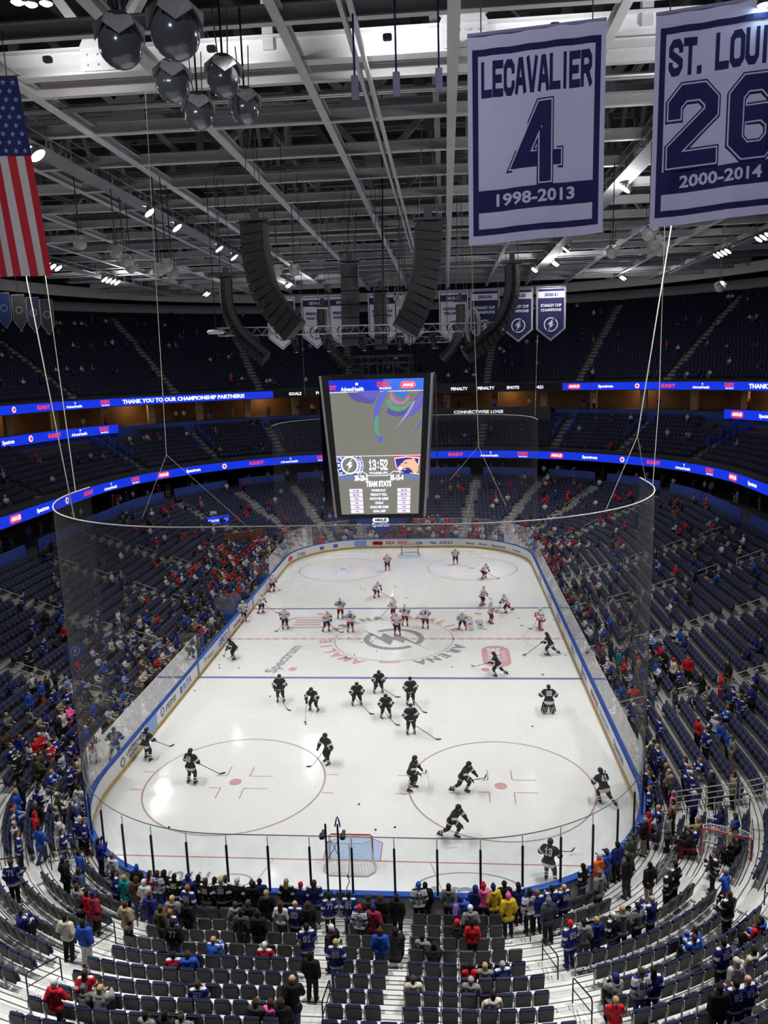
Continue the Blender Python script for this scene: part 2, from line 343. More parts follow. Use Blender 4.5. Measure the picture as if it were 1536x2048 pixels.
p_grey = paint('ice_paint_grey', (.30, .31, .33)); p_pale = paint('ice_paint_pale', (.72, .72, .72)); p_soft = paint('ice_paint_soft_red', (.60, .35, .35)); p_thin = paint('ice_paint_line', (.46, .29, .29))
m_white = mat('board_white', (.78, .78, .78), .35, noise=.05); m_yel = mat('kick_yellow', (.55, .36, .05), .4); m_cap = mat('cap_blue', (.025, .09, .40), .4)
m_navy = mat('navy', (.012, .02, .10), .5); m_bluewall = mat('wall_blue', (.035, .075, .33), .6, noise=.2, scale=1); m_black = mat('black', (.008, .008, .009), .5)
m_char = mat('charcoal', (.045, .047, .05), .55, noise=.2); m_concrete = mat('concrete', (.24, .24, .24), .8, noise=.25, scale=2); m_darkfloor = mat('dark_floor', (.05, .05, .055), .8)
m_alu = mat_stripe('aluminium_deck', (.6, .6, .59), (.05, .05, .05), .21, .2, .45); m_step = mat('step_nosing', (.5, .5, .48), .6)
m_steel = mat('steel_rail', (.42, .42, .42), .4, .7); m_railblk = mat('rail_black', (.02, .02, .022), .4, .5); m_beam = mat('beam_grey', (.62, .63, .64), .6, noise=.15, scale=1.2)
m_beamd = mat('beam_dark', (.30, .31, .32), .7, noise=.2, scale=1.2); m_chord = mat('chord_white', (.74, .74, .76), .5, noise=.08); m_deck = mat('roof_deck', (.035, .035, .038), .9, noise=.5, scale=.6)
m_darkwall = mat('wall_dark', (.02, .022, .03), .8); m_fascia = mat('fascia_grey', (.36, .36, .36), .7); m_brown = mat('wall_brown', (.15, .085, .04), .7, noise=.7, scale=.35); m_tan = mat('column_tan', (.45, .33, .2), .7)
m_glass = mat_glass('rink_glass', haze=.09); m_gledge = mat('glass_edge', (.55, .6, .62), .3)
e_blue = mat('led_blue', (.005, .03, .62), .5, emit=1.15); e_white = mat('led_white', (.85, .87, 1), .5, emit=1.15, sampling=False); e_red = mat('led_red', (.9, .05, .10), .5, emit=1.0, sampling=False); e_black = mat('led_dark', (.004, .005, .012), .4, noise=0)
# ------------------------------------------------------------------ ice and its paint
def ring_pts(d, n=20): return [bp(sg, s, d)[0] for sg, s in stations(FULL, n, 60)]
mb = MB(); mb.face([(x, y, 0) for x, y in ring_pts(0)]); ice = struct(mb.build('floor_ice', m_ice), 'white ice sheet of the rink inside the boards')
ZI = .004
def ice_part(name, fn, ms, label=None):
    b = MB(); fn(b); o = b.build(name, ms, ice)
    if label: o['label'] = label
    return o
def rect(b, x0, y0, x1, y1, z=ZI, mi=0): b.face([(x0, y0, z), (x1, y0, z), (x1, y1, z), (x0, y1, z)], mi)
def annulus(b, cx, cy, r, wd, z=ZI, mi=0, a0=0, a1=2*PI, n=64):
    for k in range(n):
        t0, t1 = a0+(a1-a0)*k/n, a0+(a1-a0)*(k+1)/n
        b.face([(cx+q*math.cos(t), cy+q*math.sin(t), z) for q, t in ((r-wd/2, t0), (r+wd/2, t0), (r+wd/2, t1), (r-wd/2, t1))], mi)
def disc(b, cx, cy, r, z=ZI, mi=0, n=28): b.face([(cx+r*math.cos(2*PI*k/n), cy+r*math.sin(2*PI*k/n), z) for k in range(n)], mi)
for y in (-7.62, 7.62): ice_part('blue_line', lambda b: rect(b, -12.95, y-.15, 12.95, y+.15), p_blue)
def center_line(b):
    rect(b, -12.95, -.15, 12.95, .15)
    for k in range(36): x = -12.6+k*.72; rect(b, x, -.09, x+.3, .09, ZI+.002, 1)
ice_part('center_line', center_line, [p_soft, p_pale])
for sy in (-1, 1):
    hx = 4.42+math.sqrt((RC)**2-(27.13-CY)**2)
    ice_part('goal_line', lambda b: rect(b, -hx, sy*27.13-.035, hx, sy*27.13+.035), p_red)
    def crease(b):
        pts = [(-1.22, 0)]+[(1.83*math.sin(a), 1.83*math.cos(a)) for a in np.linspace(-.73, .73, 14)]+[(1.22, 0)]
        b.face([(x, sy*(27.13-y*.93), ZI-.001) for x, y in (pts if sy > 0 else pts[::-1])])
        P = [(x, sy*(27.13-y*.93)) for x, y in pts]
        for a, c in zip(P[:-1], P[1:]): b.bar((*a, ZI), (*c, ZI), .05, .002, 1)
    ice_part('goal_crease', crease, [p_crease, p_red])
    def trapezoid(b):
        for sx in (-1, 1): b.bar((sx*3.35, sy*27.13, ZI), (sx*4.27, sy*30.4, ZI), .05, .002)
    ice_part('trapezoid_line', trapezoid, p_soft)
    for sx in (-1, 1):
        cx, cy = sx*6.71, sy*21.03
        ice_part('faceoff_circle', lambda b: annulus(b, cx, cy, 4.57, .085), p_thin)
        ice_part('faceoff_dot', lambda b: disc(b, cx, cy, .32), p_soft)
        def hashes(b):
            for qx in (-1, 1):
                for qy in (-1, 1):
                    rect(b, cx+qx*.6-.6 if qx < 0 else cx+.6, cy+qy*.58-.03, cx-.6 if qx < 0 else cx+1.8, cy+qy*.58+.03)
                    x = cx+qx*.6; rect(b, x-.03, cy+qy*.58 if qy > 0 else cy-.58-.95, x+.03, cy+.58+.95 if qy > 0 else cy-.58)
                    x0 = cx+qx*4.57; rect(b, min(x0, x0+qx*.62), cy+qy*.86-.03, max(x0, x0+qx*.62), cy+qy*.86+.03)
        ice_part('faceoff_marking', hashes, p_thin)
    for sx in (-1, 1): ice_part('neutral_dot', lambda b: disc(b, sx*6.71, sy*6.1, .3), p_soft)
ice_part('center_circle', lambda b: annulus(b, 0, 0, 4.57, .07), p_grey)
ice_part('referee_crease', lambda b: annulus(b, 12.95, 0, 3.05, .05, a0=PI/2, a1=3*PI/2), p_thin)
def clogo(b):
    ca, sa = math.cos(math.radians(80)), math.sin(math.radians(80))
    bolt_logo(b, lambda u, v: (u*ca-v*sa, u*sa+v*ca, ZI+.003), 2.35, ring=.2, bs=1.22)
ice_part('center_logo', clogo, p_grey)
def ring_text(b, s, r, a_mid, h, mi, step=None):
    n = len(s); da = step or (h*1.15/r)
    for i, ch in enumerate(s):
        a = a_mid-(i-(n-1)/2)*da; t = a-PI/2
        M = lambda u, v: (r*math.cos(a)+u*math.cos(t)-v*math.sin(t), r*math.sin(a)+u*math.sin(t)+v*math.cos(t), ZI+.003)
        text(b, ch, M, h, mi=mi, bold=.05)
for s, a, mt in (('AMALIE', 215, p_soft), ('ARENA', 132, p_grey), ('AMALIE', 52, p_soft), ('ARENA', -42, p_grey)):
    ice_part('ice_lettering', lambda b: ring_text(b, s, 4.85, math.radians(a), .85, 0, .2), mt)
def flat_text(s, x, y, h, rot, mt, width=None, sx=1, bold=.03, mirror=False):
    c, sn = math.cos(rot), math.sin(rot)
    ice_part('ice_lettering', lambda b: text(b, s, lambda u, v: (x+(u*c-v*sn), y+(u*sn+v*c), ZI+.002), h, sx=sx, width=width, bold=bold), mt)
flat_text('Spectrum', -7.35, -4.2, .85, math.radians(80), p_grey, 5.4)
flat_text('HYUNDAI', -7.6, -28.15, .85, PI, p_grey, 3.6)
flat_text('HCA', 4.9, -28.7, 1.05, PI, p_grey, 3.0)
flat_text('RAYMOND', 6.2, 3.6, .55, math.radians(92), p_grey, 3.6); flat_text('JAMES', 7.0, 3.2, .55, math.radians(92), p_grey, 2.5)
ice_part('ice_logo', lambda b: (annulus(b, 0, 0, .5, .07), b.v.__setitem__(slice(None), [(p[0]*1.5-4.7, p[1]*.8-28.6, p[2]) for p in b.v])), p_grey)
ice_part('ice_logo', lambda b: (annulus(b, 0, 0, 1, .06), b.v.__setitem__(slice(None), [(p[0]*2.1+4.9, p[1]*1.0-28.75, p[2]) for p in b.v])), p_grey)
def amalie(b):
    pill(b, lambda u, v: (7.6+v, -3.6+u, ZI), 4.2, 2.0, 0, 0, 0); text(b, 'AMALIE', lambda u, v: (7.6-v, -3.6+u, ZI+.003), .8, cv=-.25, width=3.2, mi=1, bold=.06); text(b, 'MOTOR OIL', lambda u, v: (7.6-v, -3.6+u, ZI+.003), .3, cv=-.72, width=2.2, mi=1)
ice_part('ice_logo', amalie, [p_soft, p_pale])
def octlogo(b):
    def o(s, z, mi): b.face([(-7.4+s*x*1.9, 3.9+s*y*1.35, z) for x, y in ((-1, -.5), (-.7, -1), (.7, -1), (1, -.5), (1, .5), (.7, 1), (-.7, 1), (-1, .5))], mi)
    o(1, ZI, 0); o(.88, ZI+.001, 2)
    for k in (-1, 0, 1): rect(b, -8.5, 3.9+k*.6-.16, -6.3, 3.9+k*.6+.16, ZI+.002, 1)
ice_part('ice_logo', octlogo, [p_grey, p_soft, p_pale])
def small_pill(b): pill(b, lambda u, v: (u, -4.75+v, ZI+.003), 1.5, .4, 0, 0, 0); text(b, 'AMALIE', lambda u, v: (u, -4.75+v, ZI+.005), .24, cv=-.12, width=1.1, mi=1)
ice_part('ice_logo', small_pill, [p_soft, p_pale])
for sx, wd in ((-1, 3.4), (1, 3.8)): ice_part('ice_lettering', lambda b: text(b, 'UCHEALTH' if sx > 0 else 'HCA HEALTH', lambda u, v: (sx*5.2+u, 28.3+v, ZI), .5, width=wd), p_grey)
# ------------------------------------------------------------------ boards
RING = stations(FULL, 20, 2.0)
boards = thing('rink_boards', 'white hockey dasher boards with yellow kick strip and blue cap rail round the ice', 'rink boards')
b = MB(); strip(b, RING, [(0, .2), (0, 1.05), (.08, 1.05)], True); strip(b, RING, [(.16, 0), (.16, 1.05)], True); b.build('board_panel', m_white, boards)
b = MB(); strip(b, RING, [(-.012, 0), (-.012, .21), (.01, .21)], True); b.build('kick_strip', m_yel, boards)
b = MB(); strip(b, RING, [(-.03, 1.05), (-.03, 1.1), (.24, 1.1), (.24, .98), (.165, .98)], True); b.build('cap_rail', m_cap, boards)
b = MB(); strip(b, stations([0], 12, 2), [(.165, .98), (.165, .1)], False); strip(b, stations([1, 2], 16, 3), [(.165, .98), (.165, .1)]); b.build('outer_panel', mat('board_outer_grey', (.42, .43, .44), .5), boards)
for sg, s0 in ((2, -7.62), (2, 7.62), (6, 7.62), (6, -7.62), (2, 0), (6, 0)):
    b = MB(); (x, y), n = bp(sg, s0, 0); b.box((x-n[0]*.004, y, .63), (.008, .3, .82)); b.build('line_mark', m_cap if s0 else p_red, boards)
m_adred = mat('ad_red', (.62, .03, .06), .4); m_adgrey = mat('ad_grey', (.16, .17, .18), .4); m_adblue = mat('ad_blue', (.05, .14, .5), .4); m_adlight = mat('ad_light_blue', (.22, .4, .75), .4)
def board_ad(sg, s, txt, h, width, mt, z=.42, extra=None, bold=.03):
    b = MB()
    rr = math.radians(1)*(RC) if sg % 2 else 1
    def M(u, v):
        (x, y), n = bp(sg, s-u/rr, -.014); return (x, y, z+v)
    if txt: text(b, txt, M, h, width=width, bold=bold)
    if extra: extra(b, M)
    b.build('advert', mt, boards)
def ad_pill(b, M): pill(b, M, 1.25, .5, 0, .2, 1); text(b, 'AMALIE', lambda u, v: M(u*1, v), .24, cv=.08, width=.95, mi=0, bold=.05)
def ad_bar(c, wd, h0, h1):
    return lambda b, M: [b.face([M(x0, h0), M(x0+wd/6, h0), M(x0+wd/6, h1), M(x0, h1)]) for x0 in [c-wd/2+wd*k/6 for k in range(6)]]
def roundel(c, r, cy=.25):
    return lambda b, M: [b.face([M(c+q*math.cos(a), cy+q*math.sin(a)) for q, a in ((r*.6, t), (r, t), (r, t+.45), (r*.6, t+.45))]) for t in [k*.4488 for k in range(14)]]
# bench side (seen from the ice the text runs with increasing y on that wall)
board_ad(6, 18.6, 'LAKEWOOD', .26, 2.2, m_adgrey, .62); board_ad(6, 18.6, 'RANCH', .24, 1.5, m_adgrey, .3, roundel(-1.6, .28))
board_ad(6, 16.05, None, 0, 0, m_adlight, .22, ad_bar(0, 1.5, 0, .8)); board_ad(6, 13.0, 'PEPSI', .4, 1.7, m_adgrey, .4, roundel(-1.4, .3)); board_ad(6, 9.9, 'RITA', .5, 1.6, m_adblue, .35, ad_bar(-1.2, .4, .02, .5), .01)
board_ad(6, 4.9, 'TRULY', .22, 1.6, m_adgrey, .45, roundel(-1.2, .18)); board_ad(6, 1.7, 'GEICO', .48, 2.4, m_adblue, .36); board_ad(6, -2.3, 'Spectrum', .26, 2.0, m_adred, .42)
board_ad(6, -14.5, 'AdventHealth', .24, 2.2, m_adblue, .42); board_ad(5, 10, None, 0, 0, m_adlight, .25, ad_bar(0, 1.4, 0, .7))
for s, t, wd in ((30, None, 0), (42, None, 0)): board_ad(5, s, t, .3, wd, m_adblue, .38, ad_bar(0, .55, 0, .4))
board_ad(5, 62, 'App', .42, 1.0, m_adgrey, .38, roundel(-.8, .24, .2))
for s in (80,): board_ad(5, s, None, 0, 0, [m_white, m_adred], .38, ad_pill)
board_ad(4, 3.9, None, 0, 0, [m_white, m_adred], .38, ad_pill)
# far wall: station s runs from +4.42 (x<0) ... x = -s
def far_ad(x, txt, h, wd, mt, z=.42, extra=None):
    if abs(x) <= CX: board_ad(4, -x, txt, h, wd, mt, z, extra)
    elif x > 0: board_ad(3, 90-math.degrees((x-CX)/RC), txt, h, wd, mt, z, extra)
    else: board_ad(5, math.degrees((-x-CX)/RC), txt, h, wd, mt, z, extra)
far_ad(-2.4, 'DEX', .36, 1.1, m_adred, .45); far_ad(-.95, 'DEX', .36, 1.1, m_adred, .45); far_ad(.9, 'gte', .38, .8, m_adblue, .42); far_ad(2.5, 'gte', .38, .8, m_adblue, .42)
far_ad(4.3, 'ASHLEY', .36, 2.1, m_adgrey, .42); far_ad(6.9, 'Mosaic', .26, 1.0, m_adgrey, .42); far_ad(8.4, 'Mosaic', .26, 1.0, m_adgrey, .42); far_ad(10.4, 'Spectrum', .34, 1.9, m_adblue, .38); far_ad(13.2, 'AdventHealth', .2, 1.4, m_adblue, .42)
for s, t, c, wd in ((15, 'ASHLEY', m_adblue, 2.0), (9, 'gte', m_adblue, 1.1), (3, 'ASHLEY', m_adgrey, 2.2), (-4, 'DEX', m_adblue, 1.6), (-8.6, 'RITA', m_adblue, 1.5), (-11.9, 'AMALIE', m_adred, 2.4), (-14.8, 'AdventHealth', m_adlight, 2.6), (-18.5, 'Spectrum', m_adblue, 2.2)):
    board_ad(2, s, t, .4, wd, c, .4)
# ------------------------------------------------------------------ glass panels and posts
NEARP = {7: 'bench-side near corner', 0: 'near end', 1: 'penalty-side near corner', 2: 'penalty-box side', 3: 'penalty-side far corner', 4: 'far end', 5: 'bench-side far corner', 6: 'bench side'}
m_post = mat('post_navy', (.01, .012, .045), .5); m_postblue = mat('post_blue', (.04, .07, .3), .45)
def near_station(q):      # metres along the near glass, corner - end - corner
    La = (RC+.1)*PI/2
    if q < La: return (7, 90*q/La)
    if q < La+2*CX: return (0, q-La-CX)
    return (1, 90*(q-La-2*CX)/La)
def glass_run():
    La = (RC+.1)*PI/2; q0 = (La+CX+.53) % 1.59; q = [0]+[q0+1.59*k for k in range(int((2*La+2*CX-q0)/1.59)+1)]+[2*La+2*CX]
    out = [(7, [near_station(x+(y-x)*f/4) for f in range(5)], k) for k, (x, y) in enumerate(zip(q[:-1], q[1:])) if y-x > .2]
    for sg in (2, 3, 4, 5, 6):
        a, bnd = seg_range(sg); n = max(1, round(seg_len(sg, .1)/2.44))
        for k in range(n): out.append((sg, [(sg, a+(bnd-a)*(k+f/3)/n) for f in range(4)], k))
    return out
for sg, st, k in glass_run():
    ym = -(st[0][1]+st[-1][1])/2
    if sg == 6 and -7.2 < ym < 15.5: continue
    near = sg == 7; top = 3.4 if near or sg in (3, 4, 5) else 2.95; where = 'near end' if near else NEARP[sg]
    g = thing('rink_glass', f'clear rink glass screen, {nth(k)} along the {where} boards', 'glass panel', group='rink glass panels')
    b = MB(); strip(b, st, [(.1, 1.1), (.1, top)]); b.build('pane', m_glass, g)
    b = MB(); b.tube([(*bp(q, s, .1)[0], top) for q, s in st], .012, 5); b.build('edge_trim', m_gledge, g)
    (x, y), n = bp(*st[0], .1); r = thing('glass_stanchion', f'{"dark padded" if near else "slim blue"} upright between panes, {nth(k)} along the {where} boards', 'stanchion', (x, y, 1.1), math.atan2(n[1], n[0]), 'rink glass stanchions')
    b = MB()
    if near: b.bevel_box((.045, 0, .95), (.07, .085, 1.9), .012); b.build('pad', m_post, r); b = MB(); b.box((.02, 0, 2.08), (.02, .03, .4)); b.build('post_tip', m_gledge, r)
    else: b.bevel_box((.035, 0, (top-1.1)/2), (.05, .05, top-1.1), .01); b.build('post', m_postblue, r)
# ------------------------------------------------------------------ stands
b = MB(); b.uv = None
def tier_profile(ds, zs, d0, z0, lip=.22):
    prof = [(d0, z0)]
    for d, z in zip(ds, zs):
        prof += [(d-.62, prof[-1][1]), (d-.62, z), (d+.22, z)]
    return prof
p1 = tier_profile([row_d(r) for r in range(NROW)], [row_z(r) for r in range(NROW)], .05, .08)
b = MB(); strip(b, stations([7, 0, 1], 18, 1.5), p1, uv=True); struct(b.build('floor_near_stand', m_alu), 'stepped aluminium deck of the near end stand')
b = MB(); strip(b, stations([2, 3, 4, 5, 6], 18, 4), p1, uv=True); struct(b.build('floor_lower_bowl', m_concrete), 'stepped concrete of the lower bowl along the sides and far end')
topz = row_z(NROW-1); dT = row_d(NROW-1)+.25
UP = stations(UPPER, 22, 4, lo=-40, hi=40)
b = MB(); strip(b, stations(FULL, 18, 4), [(dT, topz), (28, topz)], True); struct(b.build('floor_concourse', m_darkfloor))
b = MB(); strip(b, stations(FULL, 18, 4), [(28, topz), (28, 9)], True); struct(b.build('wall_concourse', m_darkwall))
b = MB(); strip(b, UP, [(20.9, 7.9), (28, 8.4)]); struct(b.build('ceiling_concourse', m_darkwall))
# blue wall pieces at the back of the lower bowl, open at the aisles
for sg in (1, 2, 3, 4, 5, 6, 7):
    a, c = seg_range(sg); cuts = sorted([q[0] for q in AISLE[sg]]); rr = math.radians(1)*(RC+21) if sg % 2 else 1; e = 1.0/rr
    ed = [a]+[v for q in cuts for v in (q-e, q+e)]+[c]
    for i in range(0, len(ed)-1, 2):
        if ed[i+1]-ed[i] < e: continue
        b = MB(); st = [(sg, ed[i]+(ed[i+1]-ed[i])*k/6) for k in range(7)]
        strip(b, st, [(dT, topz-.3), (dT, topz+1.75), (dT+.14, topz+1.75), (dT+.14, topz)]); b.face([(*bp(sg, ed[i], q)[0], z) for q, z in ((dT, topz-.3), (dT, topz+1.75), (dT+.14, topz+1.75), (dT+.14, topz))])
        struct(b.build('wall_blue_rear', m_bluewall))
p2 = tier_profile(T2D[:9], T2Z[:9], 21.2, 9.1)+[(30.6, T2Z[8])]; b = MB(); strip(b, UP, [(21.2, 8.0), (21.2, 9.5), (21.05, 9.5), (21.05, 8.0)]); strip(b, UP, p2, uv=False); struct(b.build('floor_club_tier', m_darkfloor))
b = MB(); strip(b, UP, [(30.6, 12.5), (30.6, 13.95), (30.8, 14.05), (30.8, 13.2)]); struct(b.build('wall_blue_club', m_bluewall))
b = MB(); strip(b, UP, [(30.8, 13.2), (32.6, 13.2), (32.6, 13.55), (33.5, 13.55), (33.5, 13.9), (37.5, 13.9)]); struct(b.build('floor_loge', m_darkfloor))
b = MB(); strip(b, UP, [(37.5, 13.9), (37.5, 16.9), (31, 16.9)]); struct(b.build('wall_brown_suite', m_brown))
p3 = tier_profile(T3D, T3Z, 31.2, 17.8); b = MB(); strip(b, UP, [(31.1, 16.7)]+p3); struct(b.build('floor_upper_deck', m_darkfloor))
b = MB(); strip(b, UP, [(53, T3Z[-1]), (53, 39)]); struct(b.build('wall_rear', m_darkwall))
b = MB(); strip(b, UP, [(52.8, 30.5), (52.4, 30.5), (52.4, 31.9), (52.8, 31.9)]); struct(b.build('trim_fascia', m_fascia))
b = MB(); b.box((0, 0, 39.2), (150, 190, .4)); struct(b.build('ceiling', m_deck), 'dark corrugated roof deck above the trusses')
b = MB(); b.box((0, -76, 19), (150, .4, 40)); struct(b.build('wall_near', m_darkwall))
b = MB(); b.box((0, 0, -.3), (150, 190, .4)); struct(b.build('floor', m_darkfloor))
for sg, c in ((3, 44), (3, 22), (5, 46), (5, 68), (3, 62), (5, 28)):
    for e in (-1, 1):
        b = MB()
        for i in range(3, 8):
            s = c+e*math.degrees(1.0/(RC+T2D[i])); (x, y), n = bp(sg, s, T2D[i]); b.box((x, y, T2Z[i]+.35), (.95, .14, 1.5), 0, Matrix.Rotation(math.atan2(n[1], n[0]), 3, 'Z'))
        struct(b.build('wall_blue_aisle', m_bluewall))
# columns and warm lamps of the suite level
k = 0
for sg, s in stations(UPPER, 9, 6.5, lo=-20, hi=20):
    (x, y), n = bp(sg, s, 34.2); b = MB(); b.bevel_box((0, 0, 1.5), (.5, 1.0, 3.0), .04); o = b.build('column_suite', m_tan); o.location = (x, y, 13.9); o.rotation_euler = (0, 0, math.atan2(n[1], n[0])); struct(o)
    k += 1
e_warm = mat('lamp_warm', (1, .62, .25), .5, emit=9, sampling=False)
k = 0
for sg, s in stations(UPPER, 7, 9, lo=-15, hi=15):
    k += 1
    (x, y), n = bp(sg, s+.6, 35.6); t = thing('suite_lamp', f'warm ceiling lamp over the brown suite concourse, {nth(k)} round from the penalty-box side', 'ceiling lamp', (x, y, 16.85), 0, 'suite concourse lamps')
    b = MB(); b.lathe([(.0, 0), (.26, 0), (.26, -.05), (.2, -.1)], n=14); b.build('housing', m_char, t)
    b = MB(); b.lathe([(.19, -.085), (.15, -.13), (0, -.14)], n=14); b.build('diffuser', e_warm, t)
    if k % 2: 
        L = bpy.data.lights.new('suite_lamp_light', 'POINT'); L.energy = 150; L.color = (1, .62, .28); L.shadow_soft_size = .3; lo = bpy.data.objects.new('suite_lamp_light', L); COL.objects.link(lo); lo.parent = t; lo.location = (0, 0, -.5)
# stairs of every aisle: half steps with pale nosing
def stairs(sg, c, wd, ds, zs, name):
    b = MB(); rr = None
    for i in range(len(ds)-1):
        z0, z1 = zs[i], zs[i+1]; d = ds[i]
        for dd, zz in ((d-.06, z0+(z1-z0)*.5),):
            (x, y), n = bp(sg, c, dd+.14); M = Matrix.Rotation(math.atan2(n[1], n[0]), 3, 'Z')
            b.box((x, y, (z0+zz)/2), (.38, wd*.92, zz-z0), 0, M); (x2, y2), _ = bp(sg, c, dd-.035)
            b.box((x2, y2, zz+.004), (.05, wd*.92, .012), 1, M)
        (x, y), n = bp(sg, c, ds[i+1]-.59); b.box((x, y, z1+.004), (.06, wd*.92, .012), 1, Matrix.Rotation(math.atan2(n[1], n[0]), 3, 'Z'))
    return struct(b.build(name, [m_concrete if 'near' not in name else m_alu2, m_step]))
m_alu2 = mat('aluminium_step', (.44, .44, .43), .5)
D1 = [row_d(r) for r in range(NROW)]; Z1 = [row_z(r) for r in range(NROW)]
for sg in FULL:
    for c, wd in AISLE[sg]:
        if wd < .5: continue
        stairs(sg, c, wd, D1, Z1, 'floor_near_stairs' if sg in (7, 0, 1) else 'floor_aisle_stairs')
        if sg not in (7, 0, 1): stairs(sg, c, wd, T2D, T2Z, 'floor_club_stairs'); stairs(sg, c, wd, T3D, T3Z, 'floor_upper_stairs')
# ------------------------------------------------------------------ LED ribbon boards
def arc_len(st, d):
    P = [Vector((*bp(sg, s, d)[0], 0)) for sg, s in st]; L = [0]
    for a, c in zip(P[:-1], P[1:]): L.append(L[-1]+(c-a).length)
    return P, L
def ribbon(label, st, d, z0, z1, layout, blue=True, group=None):
    t = thing('led_ribbon_board', label, 'LED ribbon board', group=group)
    b = MB(); strip(b, st, [(d, z0-.08), (d, z1+.08), (d+.3, z1+.08), (d+.3, z0-.08), (d, z0-.08)]); b.build('housing', m_char, t)
    b = MB(); strip(b, st, [(d-.02, z0), (d-.02, z1)]); scr = b.build('screen', e_blue if blue else e_black, t)
    P, L = arc_len(st, d-.05); bw, br = MB(), MB()
    def at(u, v):      # u runs to the viewer's right, i.e. against the station order
        q = min(max(L[-1]-u, 0), L[-1]); i = int(np.clip(np.searchsorted(L, q)-1, 0, len(L)-2)); f = (q-L[i])/(L[i+1]-L[i]); p = P[i].lerp(P[i+1], f); return (p.x, p.y, z0+v)
    h = z1-z0
    def into(f):      # nudge a map towards the ice so that overprint sits in front
        def g(u, v):
            a = Vector(at(u, v)); c = Vector(at(u+.1, v)); n = (c-a).cross(Vector((0, 0, 1))).normalized(); return a+n*f
        return g
    for u, what in layout(L[-1]):
        m = lambda x, y, u=u: at(u+x, y)
        m2 = lambda x, y, u=u: into(.03)(u+x, y)
        if what == 'AMALIE': pill(br, m, 1.9, h*.72, 0, h*.5, 0); text(bw, 'AMALIE', m2, h*.34, cv=h*.36, width=1.5, bold=.05)
        elif what == 'DEX': text(br, 'DEX', m, h*.42, cv=h*.42, width=1.5, bold=.06); text(bw, 'IMAGING', m, h*.16, cv=h*.14, width=1.2, bold=.04)
        elif what == 'SUNDT': text(br, 'SUNDT', m, h*.42, cv=h*.3, width=2.1, bold=.06)
        elif what == 'O': bw.face([m(h*.34*math.cos(a), h*.5+h*.34*math.sin(a)) for a in np.linspace(0, 2*PI, 17)[:-1]]); br.face([m2(h*.22*math.cos(a), h*.5+h*.22*math.sin(a)) for a in np.linspace(0, 2*PI, 13)[:-1]])
        elif what == 'AdventHealth': text(bw, what, m, h*.3, cv=h*.18, width=2.5, bold=.04); bw.face([m(.2+h*.12*math.cos(a), h*.74+h*.12*math.sin(a)) for a in np.linspace(0, 2*PI, 9)[:-1]])
        elif what == 'Spectrum': text(bw, what, m, h*.36, cv=h*.32, width=2.2, bold=.05)
        elif what.startswith('THANK'): text(bw, what, m, h*.5, cv=h*.26, width=18.5 if u else 18, bold=.05)
        else: text(bw, what, m, h*.42, cv=h*.3, bold=.04)
    if bw.f: bw.build('white_lettering', e_white, scr)
    if br.f: br.build('red_lettering', e_red, scr)
    return t
CYC = ['AMALIE', 'Spectrum', 'O', 'SUNDT', 'AdventHealth', 'DEX']
def cyc(step, off, start=0): return lambda L: [(off+step*i, CYC[(i+start) % 6]) for i in range(int((L-off)/step)) if off+step*i > 2]
ribbon('long blue LED ribbon board wrapping the lower bowl below the club seats', stations(UPPER, 30, 2.5, lo=-19, hi=19), 20.9, 7.95, 8.95, cyc(4.7, 3, 1))
def seg_until(seg_list, lo, hi, nc=24):
    st = []
    for sg, a, c in seg_list:
        n = nc if sg % 2 else max(2, int(abs(c-a)/3)); st += [(sg, a+(c-a)*k/n) for k in range(n+1)]
    return st
def lay_left(L): return [(L-3-6.2-4.6*5-9.8-9.8-4, 'DEX')]+[(L-13.6, 'THANK YOU TO OUR CHAMPIONSHIP PARTNERS!'), (L-25.5, 'DEX')]+[(L-25.5-4.9*(k+1), CYC[4-k]) for k in range(5)]+[(L-25.5-4.9*5-13, 'THANK YOU TO OUR CHAMPIONSHIP PARTNERS!'), (L-25.5-4.9*5-24.5, 'DEX')]
ribbon('upper blue LED ribbon board under the upper deck on the bench side', seg_until([(5, 25.5, 90), (6, -21.95, 5)], 0, 0), 31, 16.75, 17.75, lay_left)
def lay_right(L): return [(1.7, 'AMALIE'), (6.3, 'Spectrum'), (10.9, 'O'), (15.4, 'SUNDT'), (20.2, 'AdventHealth'), (24.4, 'DEX'), (36.5, 'THANK YOU TO OUR CHAMPIONSHIP PARTNERS!'), (48.5, 'AMALIE'), (53, 'Spectrum'), (58, 'O')]
ribbon('upper blue LED ribbon board under the upper deck on the penalty-box side', seg_until([(2, -5, 21.95), (3, 0, 65)], 0, 0), 31, 16.75, 17.75, lay_right)
def lay_mid(L): return [(3, 'GOALS'), (8, 'POWER PLAY'), (14, 'TAMPA BAY'), (L-15, 'PENALTY'), (L-11, 'PENALTY'), (L-7, 'SHOTS'), (L-3, '4:21')]
ribbon('dark LED ribbon board with small white game notes above the far end', seg_until([(3, 65.5, 90), (4, -4.42, 4.42), (5, 0, 25)], 0, 0), 31, 16.75, 17.75, lay_mid, blue=False)
ribbon('short blue LED ribbon board on the lounge front, bench side', seg_until([(5, 61, 90)], 0, 0), 30.2, 13.35, 14.45, lambda L: [(L-2.2-4.0*i, CYC[5-i]) for i in range(5)])
ribbon('short blue LED ribbon board on the lounge front, penalty-box side', seg_until([(2, 10, 21.95), (3, 0, 29.5)], 0, 0), 30.2, 13.35, 14.45, lambda L: [(2.0+4.4*i, CYC[i]) for i in range(6)])
t = thing('led_sign', 'small tilted blue LED sign in the lower seats of the bench-side far corner', 'LED sign', (-22.6, 30, 3.1), math.radians(28))
